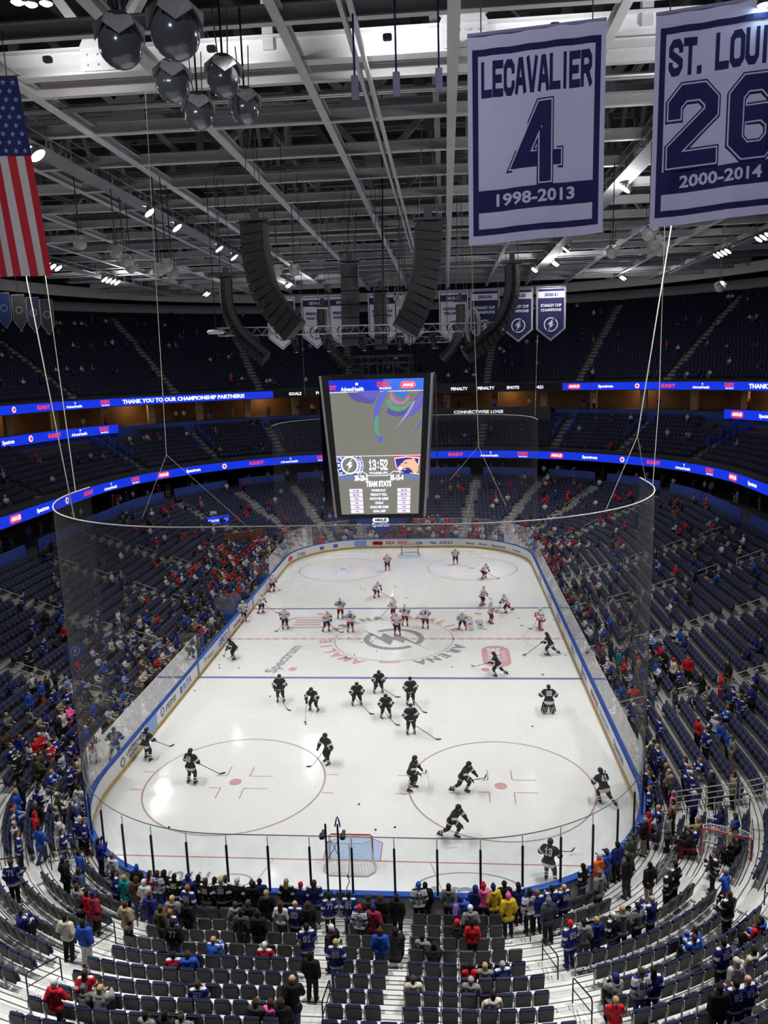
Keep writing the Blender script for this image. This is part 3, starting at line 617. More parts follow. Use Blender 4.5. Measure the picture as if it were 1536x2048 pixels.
b = MB(); b.bevel_box((0, .12, .55), (2.9, .2, 1.05), .03); b.box((0, .12, -.4), (.15, .1, .9)); b.build('housing', m_char, t); b = MB(); b.face([(-1.4, 0, .08), (1.4, 0, .08), (1.4, 0, 1.02), (-1.4, 0, 1.02)]); b.build('screen', e_blue, t)
b = MB(); text(b, 'THANK YOU', lambda u, v: (u, -.01, v), .3, cv=.4, width=2.3); b.build('white_lettering', e_white, t)
# loge balcony with its sign
t = thing('loge_balcony', 'dark balcony front with the loge sign under the far end game board', 'balcony')
b = MB(); st = seg_until([(3, 66, 90), (4, -4.42, 4.42)], 0, 0); strip(b, st, [(27.6, 11.4), (27.4, 14.6), (27.7, 14.6), (30.6, 13.6)]); b.build('front', m_char, t)
P, L = arc_len(st, 27.45); b = MB()
def lg(u, v):
    q = L[-1]-u; i = int(np.clip(np.searchsorted(L, q)-1, 0, len(L)-2)); p = P[i].lerp(P[i+1], (q-L[i])/(L[i+1]-L[i])); return (p.x, p.y-.1, 13.75+v)
text(b, 'CONNECTWISE LOGE', lg, .42, cu=L[-1]-10.5, width=7.2, bold=.02); b.build('white_lettering', e_white, t)
# ------------------------------------------------------------------ roof steel
ZB = 31.5
def beam(name, a, c, w, h, m, label=None):
    b = MB(); b.ibeam(a, c, w, h); o = struct(b.build(name, m))
    if label: o['label'] = label
GY = [-34.7, -29.3, -24.1, -19.1, -13.7, -8.5, -3.0, 2.4, 7.8, 13.2, 18.6, 24, 29.4, 34.8, 40.2, 45.6, 51]
GX = [-34.5, -28.7, -23.3, -17.5, -11.9, -6.3, -.9, 4.7, 10.1, 15.6, 21, 26.6, 32.4]
for x in GX: beam('ceiling_beam_long', (x, -36, ZB), (x, 56, ZB), .42 if x in (-11.9, 4.7, -6.3) else .34, .42, m_beam)
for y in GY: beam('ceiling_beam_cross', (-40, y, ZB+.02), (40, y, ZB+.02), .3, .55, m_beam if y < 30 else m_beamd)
b = MB(); b.bar((1.25, -36, ZB-.12), (1.25, 20, ZB-.12), .14, .22); b.bar((1.55, -36, ZB-.12), (1.55, 20, ZB-.12), .14, .22); struct(b.build('ceiling_rail_track', m_beam), 'twin hoist track under the roof grid')
for y in (-22.3, 10.5, 34):
    b = MB()
    for q in (-.12, .12): b.tube([(-40, y+q, ZB+.15), (40, y+q, ZB+.15)], .09, 8)
    struct(b.build('ceiling_pipe', m_steel))
def truss(y, z, h, m, md, xs, dep=.95, name='ceiling_truss'):
    b = MB(); b.ibeam((-42, y, z), (42, y, z), .55, dep, 0, .07); b.ibeam((-42, y, z+h), (42, y, z+h), .5, .6, 1, .06)
    for i, x in enumerate(xs):
        b.ibeam((x, y, z+dep*.6), (x, y, z+h), .36, .3, 1, .04) if False else b.bar((x, y, z+dep*.5), (x, y, z+h), .4, .36, 1)
        for s in (-1, 1):
            if i % 2 == 0: b.bar((x+s*.35, y, z+dep), (x+s*4.2, y, z+h), .42, .36, 1)
        if i % 2 == 0:
            for s in (-1, 1): b.face([(x-.85, y+s*.25, z+.1), (x+.85, y+s*.25, z+.1), (x+.85, y+s*.25, z+1.0), (x+.4, y+s*.25, z+1.7), (x-.4, y+s*.25, z+1.7), (x-.85, y+s*.25, z+1.0)], 0)
            for qx in (-.6, -.2, .2, .6):
                for qz in (.3, .65, 1.2): b.box((x+qx*(.5 if qz > 1 else 1), y-.29, z+qz), (.07, .05, .07), 1)
    return struct(b.build(name, [m, md]), 'deep white steel roof truss with bolted gusset plates')
truss(-25.4, 31.75, 6.3, m_chord, m_beam, [-36, -29, -22, -15.8, -8.4, -2.1, 5.1, 11.6, 19, 26, 33])
for y in (-14, -2, 10, 22, 34, 46): truss(y, 33.4, 4.6, m_beamd, m_beamd, [-36+6*k for k in range(13)], .6)
for x in (-33, -20, -8, 4, 16, 28):
    b = MB(); b.ibeam((x, -36, 33.2), (x, 58, 33.2), .3, .4, 0); b.ibeam((x, -36, 37.6), (x, 58, 37.6), .3, .4, 0)
    for k in range(15): b.bar((x, -36+6*k, 33.4), (x, -33+6*k, 37.8), .22, .22); b.bar((x, -33+6*k, 37.8), (x, -30+6*k, 33.4), .22, .22)
    struct(b.build('ceiling_truss_long', m_beamd))
for k in range(24):
    b = MB(); b.ibeam((-46, -38+4*k, 38.2), (46, -38+4*k, 38.2), .2, .35); struct(b.build('ceiling_purlin', m_beamd))
b = MB()
for k in range(9): b.bar((-26+7*k, -34, 35.6), (-22+7*k, 50, 35.9), .5, .5)
struct(b.build('ceiling_duct', m_deck))
# ring girder + catwalks
def catwalk(x, y0, y1, z, label):
    t = thing('catwalk', label, 'catwalk', (x, (y0+y1)/2, z)); L = y1-y0
    b = MB(); b.box((0, 0, 0), (1.1, L, .08)); b.build('grating', m_beamd, t)
    for s in (-1, 1):
        b = MB()
        for zz in (.5, 1.0): b.tube([(s*.55, -L/2, zz), (s*.55, L/2, zz)], .03, 5)
        for k in range(int(L/2.4)): b.bar((s*.55, -L/2+1+2.4*k, 0), (s*.55, -L/2+1+2.4*k, 1.0), .05, .05)
        b.build('railing', m_steel, t)
catwalk(-14.6, -30, 44, 31.0, 'steel maintenance catwalk inside the roof above the bench-side half of the ice'); catwalk(14.9, -30, 44, 31.0, 'steel maintenance catwalk inside the roof above the penalty-box half of the ice')
catwalk(-32.2, -30, 44, 31.0, 'steel maintenance catwalk over the bench-side seats'); catwalk(32.2, -30, 44, 31.0, 'steel maintenance catwalk over the penalty-box side seats')
b = MB(); strip(b, stations([2, 3, 4, 5, 6], 20, 5), [(36, 30.9), (36, 32.2), (36.3, 32.2), (36.3, 30.9), (36, 30.9)]); struct(b.build('ceiling_ring_girder', m_fascia))
# ------------------------------------------------------------------ sport lights
e_lamp = mat('lamp_white', (1, .98, .95), .5, emit=45, sampling=False)
LAMPS = [(-31.4, 14.2, 3), (-31.2, 26.2, 4), (-26, 43, 2), (-14.1, -6.7, 1), (-14.2, -1.4, 1), (-14.1, 36.8, 2), (-14.1, 8.4, 1), (-14.2, 13.3, 1), (14, 31.2, 2), (15.6, 26.6, 2), (15.2, 17, 1), (15, 3, 1), (31.2, 24, 4), (15, -7, 1), (31.4, 14.6, 3),
         (-31.4, 2, 3), (-31.4, -11, 3), (-31.4, -24, 3), (31.4, 2, 3), (31.4, -11, 3), (31.4, -24, 3), (26, 43, 2), (-14.2, -20, 1), (14.6, -20, 1), (-14.2, -29, 1), (14.6, -29, 1)]  # the last pair is added to brighten the near ice
SIDE = lambda x: 'bench side' if x < 0 else 'penalty-box side'
def spot(parent, loc, aim, power, size, blend=.6, soft=.35, name='sport_light_beam'):
    L = bpy.data.lights.new(name, 'SPOT'); L.energy = power; L.spot_size = math.radians(size); L.spot_blend = blend; L.shadow_soft_size = soft; L.color = (1, .985, .96)
    o = bpy.data.objects.new(name, L); COL.objects.link(o); o.parent = parent; o.location = loc
    d = Vector(aim)-(Vector(parent.location)+Vector(loc)); o.rotation_euler = d.to_track_quat('-Z', 'Y').to_euler(); return o
for i, (x, y, n) in enumerate(LAMPS):
    for k in range(n):
        yy = y+(k-(n-1)/2)*1.05; z = 30.55; sx = -1 if x < 0 else 1
        t = thing('sport_light', f'bright white floodlight on the {"outer" if abs(x) > 20 else "inner"} catwalk, {SIDE(x)}, {nth(sum(1 for q in LAMPS[:i] if q[0]*x > 0)*2+k)} fixture', 'floodlight', (x, yy, z), 0, 'catwalk floodlights')
        M = Matrix.Rotation(sx*math.radians(38), 3, 'Y') @ Matrix.Rotation(PI, 3, 'X')
        b = MB(); b.lathe([(.06, -.42), (.2, -.34), (.36, -.05), (.38, 0)], n=14, M=M); b.build('reflector', m_steel, t)
        b = MB(); b.lathe([(.36, -.02), (.2, .03), (0, .05)], n=14, M=M); b.build('lens', e_lamp, t)
        b = MB(); b.tube([(0, -.4, 0), (0, -.4, .5), (0, .4, .5), (0, .4, 0)], .03, 6); b.build('yoke', m_char, t)
    if abs(x) > 30: spot(t, (-sx*.5, 0, -.6), (sx*-3 if abs(y) < 20 else 0, max(-26, min(26, y*1.0)), 0), SPOT_OUT_W, 74, 1, .45)
    elif abs(x) < 16: spot(t, (0, 0, -.6), (x*.4, max(-25, min(25, y*.9)), 0), SPOT_W*(1.8 if y < -15 else .95 if y < -5 else .70 if y < 20 else 1.45), 84, 1, .3)
    if i % 4 == 1:
        L = bpy.data.lights.new('sport_light_spill', 'POINT'); L.energy = SPILL_W; L.shadow_soft_size = .5; lo = bpy.data.objects.new('sport_light_spill', L); COL.objects.link(lo); lo.parent = t; lo.location = (0, 0, -.7)
# fill lamps added to brighten the near, side and far stands
for x, y, ax, ay in ((-14, -34, -13, -40), (15, -34, 13, -40), (0.2, -35.2, 0, -41)):
    t = thing('stand_fill_light', f'dark house light can above the near stand, {"middle" if abs(x) < 1 else SIDE(x)}', 'house light', (x, y, 31.1)); b = MB(); b.lathe([(.12, .3), (.2, .25), (.22, -.1), (.17, -.1)], n=12); b.build('can', m_char, t)
    spot(t, (0, 0, -.2), (ax, ay, 0), SPOT_STAND_W, 56, .9, .3, 'stand_fill_light_beam')
for x, y, ax, ay in ((-15.5, -4, -21, -4), (15.9, -4, 21, -4), (-15.5, 22, -20, 26), (15.9, 22, 20, 26), (0, 37, 0, 41)):
    t = thing('stand_fill_light', f'dark house light can above the {"far end" if x == 0 else ("middle of the " if y < 0 else "far part of the ")+SIDE(x)+" seats"}', 'house light', (x, y, 31.1)); b = MB(); b.lathe([(.12, .3), (.2, .25), (.22, -.1), (.17, -.1)], n=12); b.build('can', m_char, t)
    spot(t, (0, 0, -.2), (ax, ay, 2), SPOT_STAND_W*.27, 72, .8, .3, 'stand_fill_light_beam')
# fill lamps added under the roof to brighten the big truss
for x, y, ax, ay, az, pw in ((2.5, -28.2, 3, -25.4, 32, .36), (-3.5, -28.2, -3.5, -25.4, 32, .22), (-9.3, -28.2, -9.3, -25.4, 32, .2), (8, -28.2, 8, -25.4, 32, .22)):
    t = thing('truss_fill_light', f'small work light clamped under the roof near the big truss, {"outer" if abs(x) > 5 else "inner"} on the {SIDE(x)}', 'work light', (x, y, 31.35)); b = MB(); b.bevel_box((0, 0, 0), (.3, .2, .2), .03); b.build('case', m_char, t)
    spot(t, (0, .15, .12), (ax, ay, az+.4), SPOT_ROOF_W*pw*.6, 130, 1, .1, 'truss_fill_light_beam')

# unseen fill spots added behind the camera to brighten banners, globes and flag
for i, (x, y, aim, col, pw) in enumerate(((5.5, -59, (7.6, -37, 25.5), (.72, .72, 1), 1), (-2, -58, (-1.5, -37, 27.5), (.85, .87, 1), .35), (-7, -57, (-10, -30.5, 27), (.95, .93, 1), .8))):
    t = thing('added_fill_spot', f'small stage spotlight hung behind the viewpoint, lighting the {["banners", "globe lights", "flag"][i]}', 'spotlight', (x, y, 32)); b = MB(); b.lathe([(.1, .3), (.16, .2), (.17, -.1), (.12, -.1)], n=12); b.build('can', m_char, t)
    spot(t, (0, 0, -.2), aim, BANNER_W*pw, 44, .8, .15, 'added_fill_spot_beam').data.color = col
e_star = mat('lamp_blue_white', (.5, .75, 1), .5, emit=30, sampling=False)
for i, (u, v) in enumerate(((35, 5), (62, 9), (92, 7), (1528, 10))):
    p = at_depth(u, v, 17); t = thing('stage_lamp', f'glaring blue-white stage lamp at the very top, {nth(i)} from the flag side', 'stage lamp', tuple(p), 0, 'blue-white stage lamps'); b = MB(); b.lathe([(.05, .3), (.13, .2), (.15, 0)], n=12); b.build('can', m_char, t); b = MB(); b.lathe([(.14, 0), (.08, -.04), (0, -.05)], n=12); b.build('lens', e_star, t)
# ------------------------------------------------------------------ scoreboard
SB = Vector((-.42, -4, 0)); m_lgrey = mat('led_grey', (.20, .20, .17), .5, emit=.95, sampling=False); e_dim = mat('led_pill', (.95, .82, .95), .5, emit=1.0, sampling=False)
e_sky = mat('led_violet', (.16, .14, .66), .5, emit=.8, sampling=False); e_green = mat('led_green', (.14, .4, .22), .5, emit=.8, sampling=False); e_tan = mat('led_tan', (.9, .52, .3), .5, emit=1, sampling=False); e_dk = mat('led_ink', (.01, .015, .06), .5, emit=.3, sampling=False); e_azure = mat('led_azure', (.04, .16, .75), .5, emit=1.1, sampling=False); e_txt = mat('led_text_blue', (.1, .2, .75), .5, emit=1, sampling=False)
sb = thing('scoreboard', 'tall tapered scoreboard hanging over centre ice with team stats on its screen', 'scoreboard', (SB.x, 0, 10.3))
def swid(v): return 2.68+(3.23-2.68)*v      # half width from bottom (v=0) to top (v=1)
H0, H1 = .28, 9.55
def S(u, v, dy=0): return (u*swid(v), -4.0-dy, H0+(H1-H0)*v)
b = MB()
for a in range(4):
    R = Matrix.Rotation(a*PI/2, 3, 'Z'); pts = [(-swid(0)-.3, 4, 0), (swid(0)+.3, 4, 0), (swid(1)+.45, 4, 9.8), (-swid(1)-.45, 4, 9.8)]
    b.face([R @ Vector((p[0]*(1), -p[1]+.02, p[2])) for p in pts])
b.box((0, 0, 9.75), (7.3, 7.9, .2)); b.box((0, 0, .1), (5.6, 7.9, .2)); b.build('body', m_black, sb)
b = MB()
for s in (-1, 1):
    for y in (-3.9, 3.9): b = MB(); b.bar((s*(swid(0)+.42), y, .05), (s*(swid(1)+.56), y, 9.85), .16, .2); b.build('corner_trim', m_steel, sb)

b = MB(); b.face([S(-1, 0), S(1, 0), S(1, .917), S(-1, .917)]); b.build('main_screen', m_lgrey, sb)
b = MB(); b.face([S(-1, .917), S(0.15, .917), S(.15, .998), S(-1, .998)], 0); b.face([S(.15, .917), S(1, .917), S(1, .998), S(.15, .998)], 1); b.build('advert_strip', [e_blue, e_azure], sb)
def SM(dy): return lambda u, v: S(u/2.95, v/9.27, dy)
W = lambda v: v*9.27
b = MB(); M = SM(.03); M2 = SM(.06)
text(b, 'DT', M, .26, cu=-2.7, cv=W(.93), width=.42, mi=1, bold=.06); text(b, 'AdventHealth', M, .26, cu=-1.5, cv=W(.918), width=1.45, mi=0, bold=.04); b.face([M(-1.2+.1*math.cos(a), W(.967)+.1*math.sin(a)) for a in np.linspace(0, 2*PI, 9)[:-1]])
text(b, 'DEX', M, .3, cu=.5, cv=W(.945), width=.85, mi=1, bold=.06); text(b, 'IMAGING', M, .13, cu=.58, cv=W(.925), width=.75, mi=0, bold=.04)
pill(b, M, 1.0, .5, 1.98, W(.953), 1); pill(b, M, .92, .42, 1.98, W(.953), 0); pill(b, SM(.045), .86, .36, 1.98, W(.953), 1); text(b, 'AMALIE', M2, .19, cu=1.98, cv=W(.943), width=.68, mi=0, bold=.06)
for v in (.907, .437): b.face([M(-2.95, W(v)), M(2.95, W(v)), M(2.95, W(v)+.04), M(-2.95, W(v)+.04)])
b.build('advert_lettering', [e_white, e_red], sb)
# the violet swirl picture on the upper screen
b = MB()
def smooth2(P, n=14):
    out = []
    for k in range(n+1):
        t = k/n*(len(P)-1); i = min(int(t), len(P)-2); f = t-i; q = [P[max(i-1, 0)], P[i], P[i+1], P[min(i+2, len(P)-1)]]
        out.append(tuple(.5*(2*q[1][c]+(q[2][c]-q[0][c])*f+(2*q[0][c]-5*q[1][c]+4*q[2][c]-q[3][c])*f*f+(3*q[1][c]-q[0][c]-3*q[2][c]+q[3][c])*f**3) for c in (0, 1)))
    return out
def band(P0, P1, mi, dy=0):
    f = SM(.03+dy); P0, P1 = smooth2(P0), smooth2(P1)
    for i in range(len(P0)-1): b.face([f((min(p[0], 1)-.5)*5.9, 4.1+min(p[1], 1)*4.38) for p in (P0[i], P1[i], P1[i+1], P0[i+1])], mi)
band([(.18, 1), (.24, .88), (.36, .82), (.44, .8)], [(.55, 1), (.5, .9), (.48, .84), (.46, .8)], 4); band([(.3, 1), (.36, .92), (.44, .87)], [(.55, 1), (.5, .92), (.47, .87)], 0, .005)
band([(.56, 1), (.5, .84), (.47, .68), (.46, .5), (.48, .34), (.52, .2)], [(.64, 1), (.57, .84), (.53, .68), (.52, .5), (.53, .34), (.57, .22)], 0); band([(.49, .62), (.465, .5), (.475, .38), (.5, .3)], [(.525, .62), (.515, .5), (.52, .38), (.535, .3)], 1, .01); band([(.59, 1), (.535, .84), (.5, .7)], [(.62, 1), (.555, .84), (.515, .7)], 2, .01)
band([(.6, .84), (.63, .74), (.7, .68), (.8, .7), (.88, .8)], [(.64, .88), (.67, .8), (.73, .75), (.8, .76), (.86, .84)], 1); band([(.64, .9), (.67, .82), (.73, .78), (.8, .79), (.86, .88)], [(.66, 1), (.7, .88), (.75, .83), (.8, .84), (.84, .92)], 3); band([(.68, 1), (.72, .92), (.77, .88), (.82, .92), (.84, 1)], [(.7, 1), (.74, .97), (.77, .96), (.8, .97), (.82, 1)], 2)
band([(.6, .66), (.7, .6), (.8, .62), (.88, .7)], [(.63, .74), (.7, .68), (.8, .69), (.87, .77)], 4); band([(.98, 1), (.9, .84), (.82, .66), (.71, .42)], [(1, .94), (.94, .82), (.87, .64), (.72, .43)], 0, .01); band([(.9, .84), (.83, .66), (.71, .42)], [(.92, .83), (.84, .62), (.715, .425)], 5, .015)
band([(1, .58), (.94, .44), (.87, .3)], [(1, .66), (.96, .5), (.88, .33)], 1); band([(1, .52), (.95, .4), (.88, .29)], [(1, .57), (.95, .44), (.885, .31)], 0); band([(1, .9), (.92, .74), (.84, .56)], [(1, .78), (.96, .68), (.85, .57)], 0)
b.build('swirl_picture', [e_sky, e_green, e_azure, mat('led_pink', (.5, .25, .45), .5, emit=.8, sampling=False), mat('led_dusk', (.11, .10, .36), .5, emit=.9, sampling=False), mat('led_silver', (.4, .38, .5), .5, emit=.9, sampling=False)], sb)
# score panel
b = MB()
def poly(pts, mi, dy): b.face([SM(dy)(x, y) for x, y in pts], mi)
yb, yt = 2.8, 4.05
def arcp(cx, cy, r, a0, a1, n=22): return [(cx+r*math.cos(math.radians(a0+(a1-a0)*k/n)), cy+r*math.sin(math.radians(a0+(a1-a0)*k/n))) for k in range(n+1)]
cx, cy = -2.03, 3.46
def clipy(P): return [(max(-2.94, x), min(max(y, yb), yt)) for x, y in P]
poly(clipy(arcp(cx, cy, .97, 0, 360, 48)[:-1]), 0, .03); poly(clipy(arcp(cx, cy, .92, 0, 360, 48)[:-1]), 1, .036); poly(clipy(arcp(cx, cy, .64, 0, 360, 36)[:-1]), 0, .042); poly(clipy(arcp(cx, cy, .53, 0, 360, 36)[:-1]), 2, .048)
bolt_logo(b, lambda u, v: SM(.06)(cx+u, cy+v), .53, mi_ring=0, mi_bolt=0, ring=.02)
for s, a0 in (('TAMPA', 180), ('LIGHTNING', 0)):
    for i, ch in enumerate(s):
        a = math.radians(a0+((len(s)-1)/2-i)*(20 if a0 == 180 else 11)); t0 = a-PI/2; r = .69
        text(b, ch, lambda u, v: SM(.06)(cx+r*math.cos(a)+u*math.cos(t0)-v*math.sin(t0), cy+r*math.sin(a)+u*math.sin(t0)+v*math.cos(t0)), .17, mi=0, bold=.05)
# rival crest: shield with a tawny cat's head
x0 = 2.0; X = lambda P: [(x0+p*.98, yb+q*1.25) for p, q in P]
poly(X([(-.95, 1), (.95, 1), (.9, .5), (.7, 0), (-.5, 0), (-.85, .45)]), 3, .03); poly(X([(-.9, .88), (0, .95), (.9, .88), (.85, .5), (.66, 0), (-.46, 0), (-.8, .45)]), 0, .036); poly(X([(-.84, .83), (0, .9), (.84, .83), (.79, .5), (.62, 0), (-.42, 0), (-.74, .45)]), 1, .042)
cat = [(-.62, .36), (-.52, .52), (-.3, .62), (-.16, .76), (.06, .8), (.34, .8), (.5, .95), (.6, .92), (.58, .72), (.78, .52), (.84, .2), (.7, .0), (.5, .02), (.42, .22), (.1, .26), (-.2, .2), (-.28, .3)]
for k in range(1, len(cat)-1): poly(X([(.1, .5), cat[k], cat[k+1]]), 4, .05)
poly(X([(.1, .5), cat[0], cat[1]]), 4, .05); poly(X([(.1, .5), cat[-1], cat[0]]), 4, .05)
poly(X([(-.62, .34), (-.46, .42), (-.3, .34), (-.34, .2), (-.5, .16)]), 0, .056); poly(X([(-.56, .5), (-.48, .53), (-.42, .47), (-.5, .42)]), 1, .058); poly(X([(-.3, .56), (-.02, .64), (.04, .58)]), 1, .058); poly(X([(.48, .84), (.56, .88), (.54, .76)]), 1, .058); poly(X([(-.3, .3), (.1, .34), (.3, .26), (.1, .24)]), 1, .058); poly(X([(-.3, .2), (.0, .2), (.3, .0), (-.2, .0)]), 1, .052)
for p, q in (((-1.12, 3.0), (-.7, 2.7)), ((-.7, 2.7), (.66, 2.7)), ((.66, 2.7), (1.08, 3.0)), ((-2.9, 2.76), (-1.12, 3.0)), ((1.08, 3.0), (2.9, 2.76))):
    d = Vector((q[0]-p[0], q[1]-p[1])).normalized()*.025; poly([(p[0]+d.y, p[1]-d.x), (q[0]+d.y, q[1]-d.x), (q[0]-d.y, q[1]+d.x), (p[0]-d.y, p[1]+d.x)], 0, .05)
block(b, '13:52', SM(.05), .74, cu=-.02, cv=3.08, th=1.5, mi=0, width=1.35); text(b, 'WARMUPS', SM(.05), .17, cu=-.02, cv=2.8, mi=0, width=1.35, bold=.03)
text(b, '85 PTS', SM(.05), .24, cu=-2.3, cv=2.42, mi=5, width=.95, bold=.05); text(b, '38-20-5', SM(.05), .36, cu=-1.26, cv=2.38, mi=0, width=.98, bold=.06); text(b, '35-15-4', SM(.05), .36, cu=1.3, cv=2.38, mi=0, width=.95, bold=.06); text(b, '74 PTS', SM(.05), .24, cu=2.36, cv=2.42, mi=5, width=.95, bold=.05)
text(b, 'TEAM STATS', SM(.05), .36, cu=-.03, cv=1.96, mi=0, width=1.85, bold=.06)
for k, (s, l, r) in enumerate((('POWER PLAY', '21.4%', '20.7%'), ('PENALTY KILL', '82.7%', '83.2%'), ('SHOTS PER GAME', '32.0', '34.0'), ('GOALS', '199', '175'), ('GOALS PER GAME', '3.46', '3.24'), ('GOAL DIFF', '+51', '+24'))):
    v = 1.6-k*.292; text(b, s, SM(.05), .16, cu=-.03, cv=v, mi=0, bold=.05, width=.085*len(s)+.2)
    for c, q in ((-1.72, l), (1.82, r)): poly([(c-.48, v-.05), (c+.48, v-.05), (c+.48, v+.2), (c-.48, v+.2)], 6, .04); text(b, q, SM(.055), .13, cu=c, cv=v+.01, mi=1, bold=.03)
b.build('score_panel', [e_white, mat('led_navy', (.02, .04, .3), .5, emit=.9, sampling=False), m_lgrey, e_red, e_tan, e_txt, e_dim], sb)
b = MB(); b.face([(-2.1, -3.6, 0), (-1.9, -3.6, -.25), (.0, -3.6, -1.15), (1.9, -3.6, -.25), (2.1, -3.6, 0)][::-1]); b.face([(-2.1, -3.4, 0), (-1.9, -3.4, -.25), (.0, -3.4, -1.15), (1.9, -3.4, -.25), (2.1, -3.4, 0)]); b.build('lower_fascia', mat('fascia_blue', (.05, .08, .3), .5), sb)
b = MB(); F = lambda u, v: (u, -3.64, v); pill(b, F, 1.15, .34, 0, -.22, 0); text(b, 'AMALIE', lambda u, v: (u, -3.66, v), .2, cv=-.31, width=.85, mi=1, bold=.05); text(b, 'Spectrum', F, .24, cv=-.66, width=1.2, mi=0, bold=.04); b.build('fascia_lettering', [e_white, e_dk], sb)
for s in (-1, 1):
    b = MB(); b.bevel_box((s*2.0, -3.2, -.4), (.5, .4, .7), .05); b.tube([(s*2.0, -3.2, 0), (s*2.0, -3.2, .3)], .06, 6); b.build('underslung_speaker', m_char, sb)
b = MB()
for sx in (-1, 1):
    for sy in (-1, 1): b.tube([(sx*2.4, sy*2.6, 9.8), (sx*1.6, sy*2.0, 21.4)], .03, 6)
b.build('hoist_cable', m_railblk, sb)
b = MB()
for s in (-1, 1):
    b.bar((s*1.9, -3, 10.2), (s*1.9, 3, 10.2), .12, .12); b.bar((-2.4, s*2.4, 10.6), (2.4, s*2.4, 10.6), .12, .12)
    for k in range(5): b.bar((-2.2+k*1.1, s*2.4, 9.8), (-2.2+k*1.1, s*2.4, 11.1), .08, .08)
    b.bar((-2.4, s*2.4, 11.1), (2.4, s*2.4, 11.1), .1, .1); b.bar((-2.2, s*2.4, 9.85), (0, s*2.4, 11.1), .07, .07); b.bar((2.2, s*2.4, 9.85), (0, s*2.4, 11.1), .07, .07)
b.build('top_frame', m_char, sb)
# ------------------------------------------------------------------ line arrays, trusses over the scoreboard
m_spk = mat('speaker_black', (.012, .012, .013), .45, noise=.3); m_grille = mat('speaker_grille', (.02, .02, .021), .5)
def line_array(label, pts, w, hgt, dep, face, group='curved speaker arrays', top=31.5):
    """pts: polyline the cabinets follow, top first; face: horizontal direction the cabinets look"""
    t = thing('line_array', label, 'speaker array', pts[0], 0, group); P = [Vector(p)-Vector(pts[0]) for p in pts]; L = [0]
    for a, c in zip(P[:-1], P[1:]): L.append(L[-1]+(c-a).length)
    n = max(2, int(L[-1]/hgt)); fv = Vector(face).normalized()
    def at(q):
        i = int(np.clip(np.searchsorted(L, q)-1, 0, len(L)-2)); return P[i].lerp(P[i+1], (q-L[i])/(L[i+1]-L[i]))
    for k in range(n):
        a, c = at(L[-1]*k/n), at(L[-1]*(k+1)/n); z = (a-c).normalized(); x = z.cross(fv).normalized()*-1; y = z.cross(x); m = (a+c)/2; R = Matrix((x, y, z)).transposed()
        h = (a-c).length*.93; b = MB()
        pr = [(-w/2, dep/2), (w/2, dep/2), (w/2*.72, -dep/2), (-w/2*.72, -dep/2)]
        for zz in (-h/2, h/2): pass
        vv = [Vector((px, py, zz)) for zz in (-h/2, h/2) for px, py in pr]
        b.add([m+R @ q for q in vv], [(0, 3, 2, 1), (4, 5, 6, 7), (0, 1, 5, 4), (1, 2, 6, 5), (2, 3, 7, 6), (3, 0, 4, 7)], 0)
        s = 1 if (R @ Vector((0, 1, 0))).dot(fv) > 0 else -1
        for q in (-1, 1): b.face([m+R @ Vector((q*w*.04+q*px*w*.42, s*(dep/2+.008), zz)) for px, zz in ((0, -h*.42), (1, -h*.42), (1, h*.42), (0, h*.42))], 1)
        for q in (-1, 1): b.box(m+R @ Vector((q*w*.44, -s*dep*.1, 0)), (.05, dep*.5, h*1.05), 2, R)
        b.build('cabinet', [m_spk, m_grille, m_char], t)
    b = MB(); b.box((0, 0, .2), (w*1.1, dep*.9, .1)); b.box((0, 0, .5), (w*.3, dep*.3, .45)); b.build('fly_bar', m_char, t)
    b = MB()
    for s in (-1, 1): b.tube([(s*w*.35, 0, .2), (s*w*.15, 0, top-pts[0][2])], .02, 5)
    b.build('hoist_chain', m_railblk, t); return t
def P3(*a): return [tuple(at_depth(u, v, D)) for u, v, D in a]
def curve3(pts, n=10):
    V = [Vector(p) for p in pts]; out = []
    for k in range(n+1):
        t = k/n*(len(V)-1); i = min(int(t), len(V)-2); f = t-i; p0, p1, p2, p3 = V[max(i-1, 0)], V[i], V[i+1], V[min(i+2, len(V)-1)]
        out.append(tuple(.5*((2*p1)+(p2-p0)*f+(2*p0-5*p1+4*p2-p3)*f*f+(3*p1-p0-3*p2+p3)*f**3)))
    return out
line_array('large black speaker array curving down in front of the scoreboard, bench side', curve3([(-4.55, -18.9, 27.3), (-4.45, -19.0, 25.5), (-3.9, -19.3, 23.8), (-2.7, -19.6, 22.35)]), 1.25, .42, .75, (-.35, -1, 0))
line_array('large black speaker array curving down in front of the scoreboard, penalty-box side', curve3([(3.55, -18.3, 27.1), (3.45, -18.6, 25.3), (3.1, -19, 23.7), (2.35, -19.3, 22.2)]), 1.25, .42, .75, (.3, -1, 0))
line_array('outer curved speaker array hooking inward, bench side', curve3([(-8.5, -10.3, 25.9), (-8.45, -10.5, 24.3), (-7.7, -10.8, 22.7), (-6.2, -11, 21.3)]), 1.0, .36, .7, (-1, -.35, 0))
line_array('outer curved speaker array hooking inward, penalty-box side', curve3([(8.25, -8.8, 26.2), (8.15, -9.1, 24.4), (7.3, -9.6, 22.6), (5.45, -10, 21.1)]), 1.0, .36, .7, (1, -.35, 0))
line_array('thin curved speaker array behind the truss, bench side of the scoreboard', curve3([(-4.0, -3, 24.6), (-4.0, -3, 23.2), (-3.4, -3, 21.8), (-2.4, -3, 20.9)]), .8, .3, .5, (-1, .2, 0)); line_array('thin curved speaker array behind the truss, penalty-box side of the scoreboard', curve3([(5.3, -3, 24.6), (5.3, -3, 23.4), (4.9, -3, 22), (4.0, -3, 21)]), .8, .3, .5, (1, .2, 0))
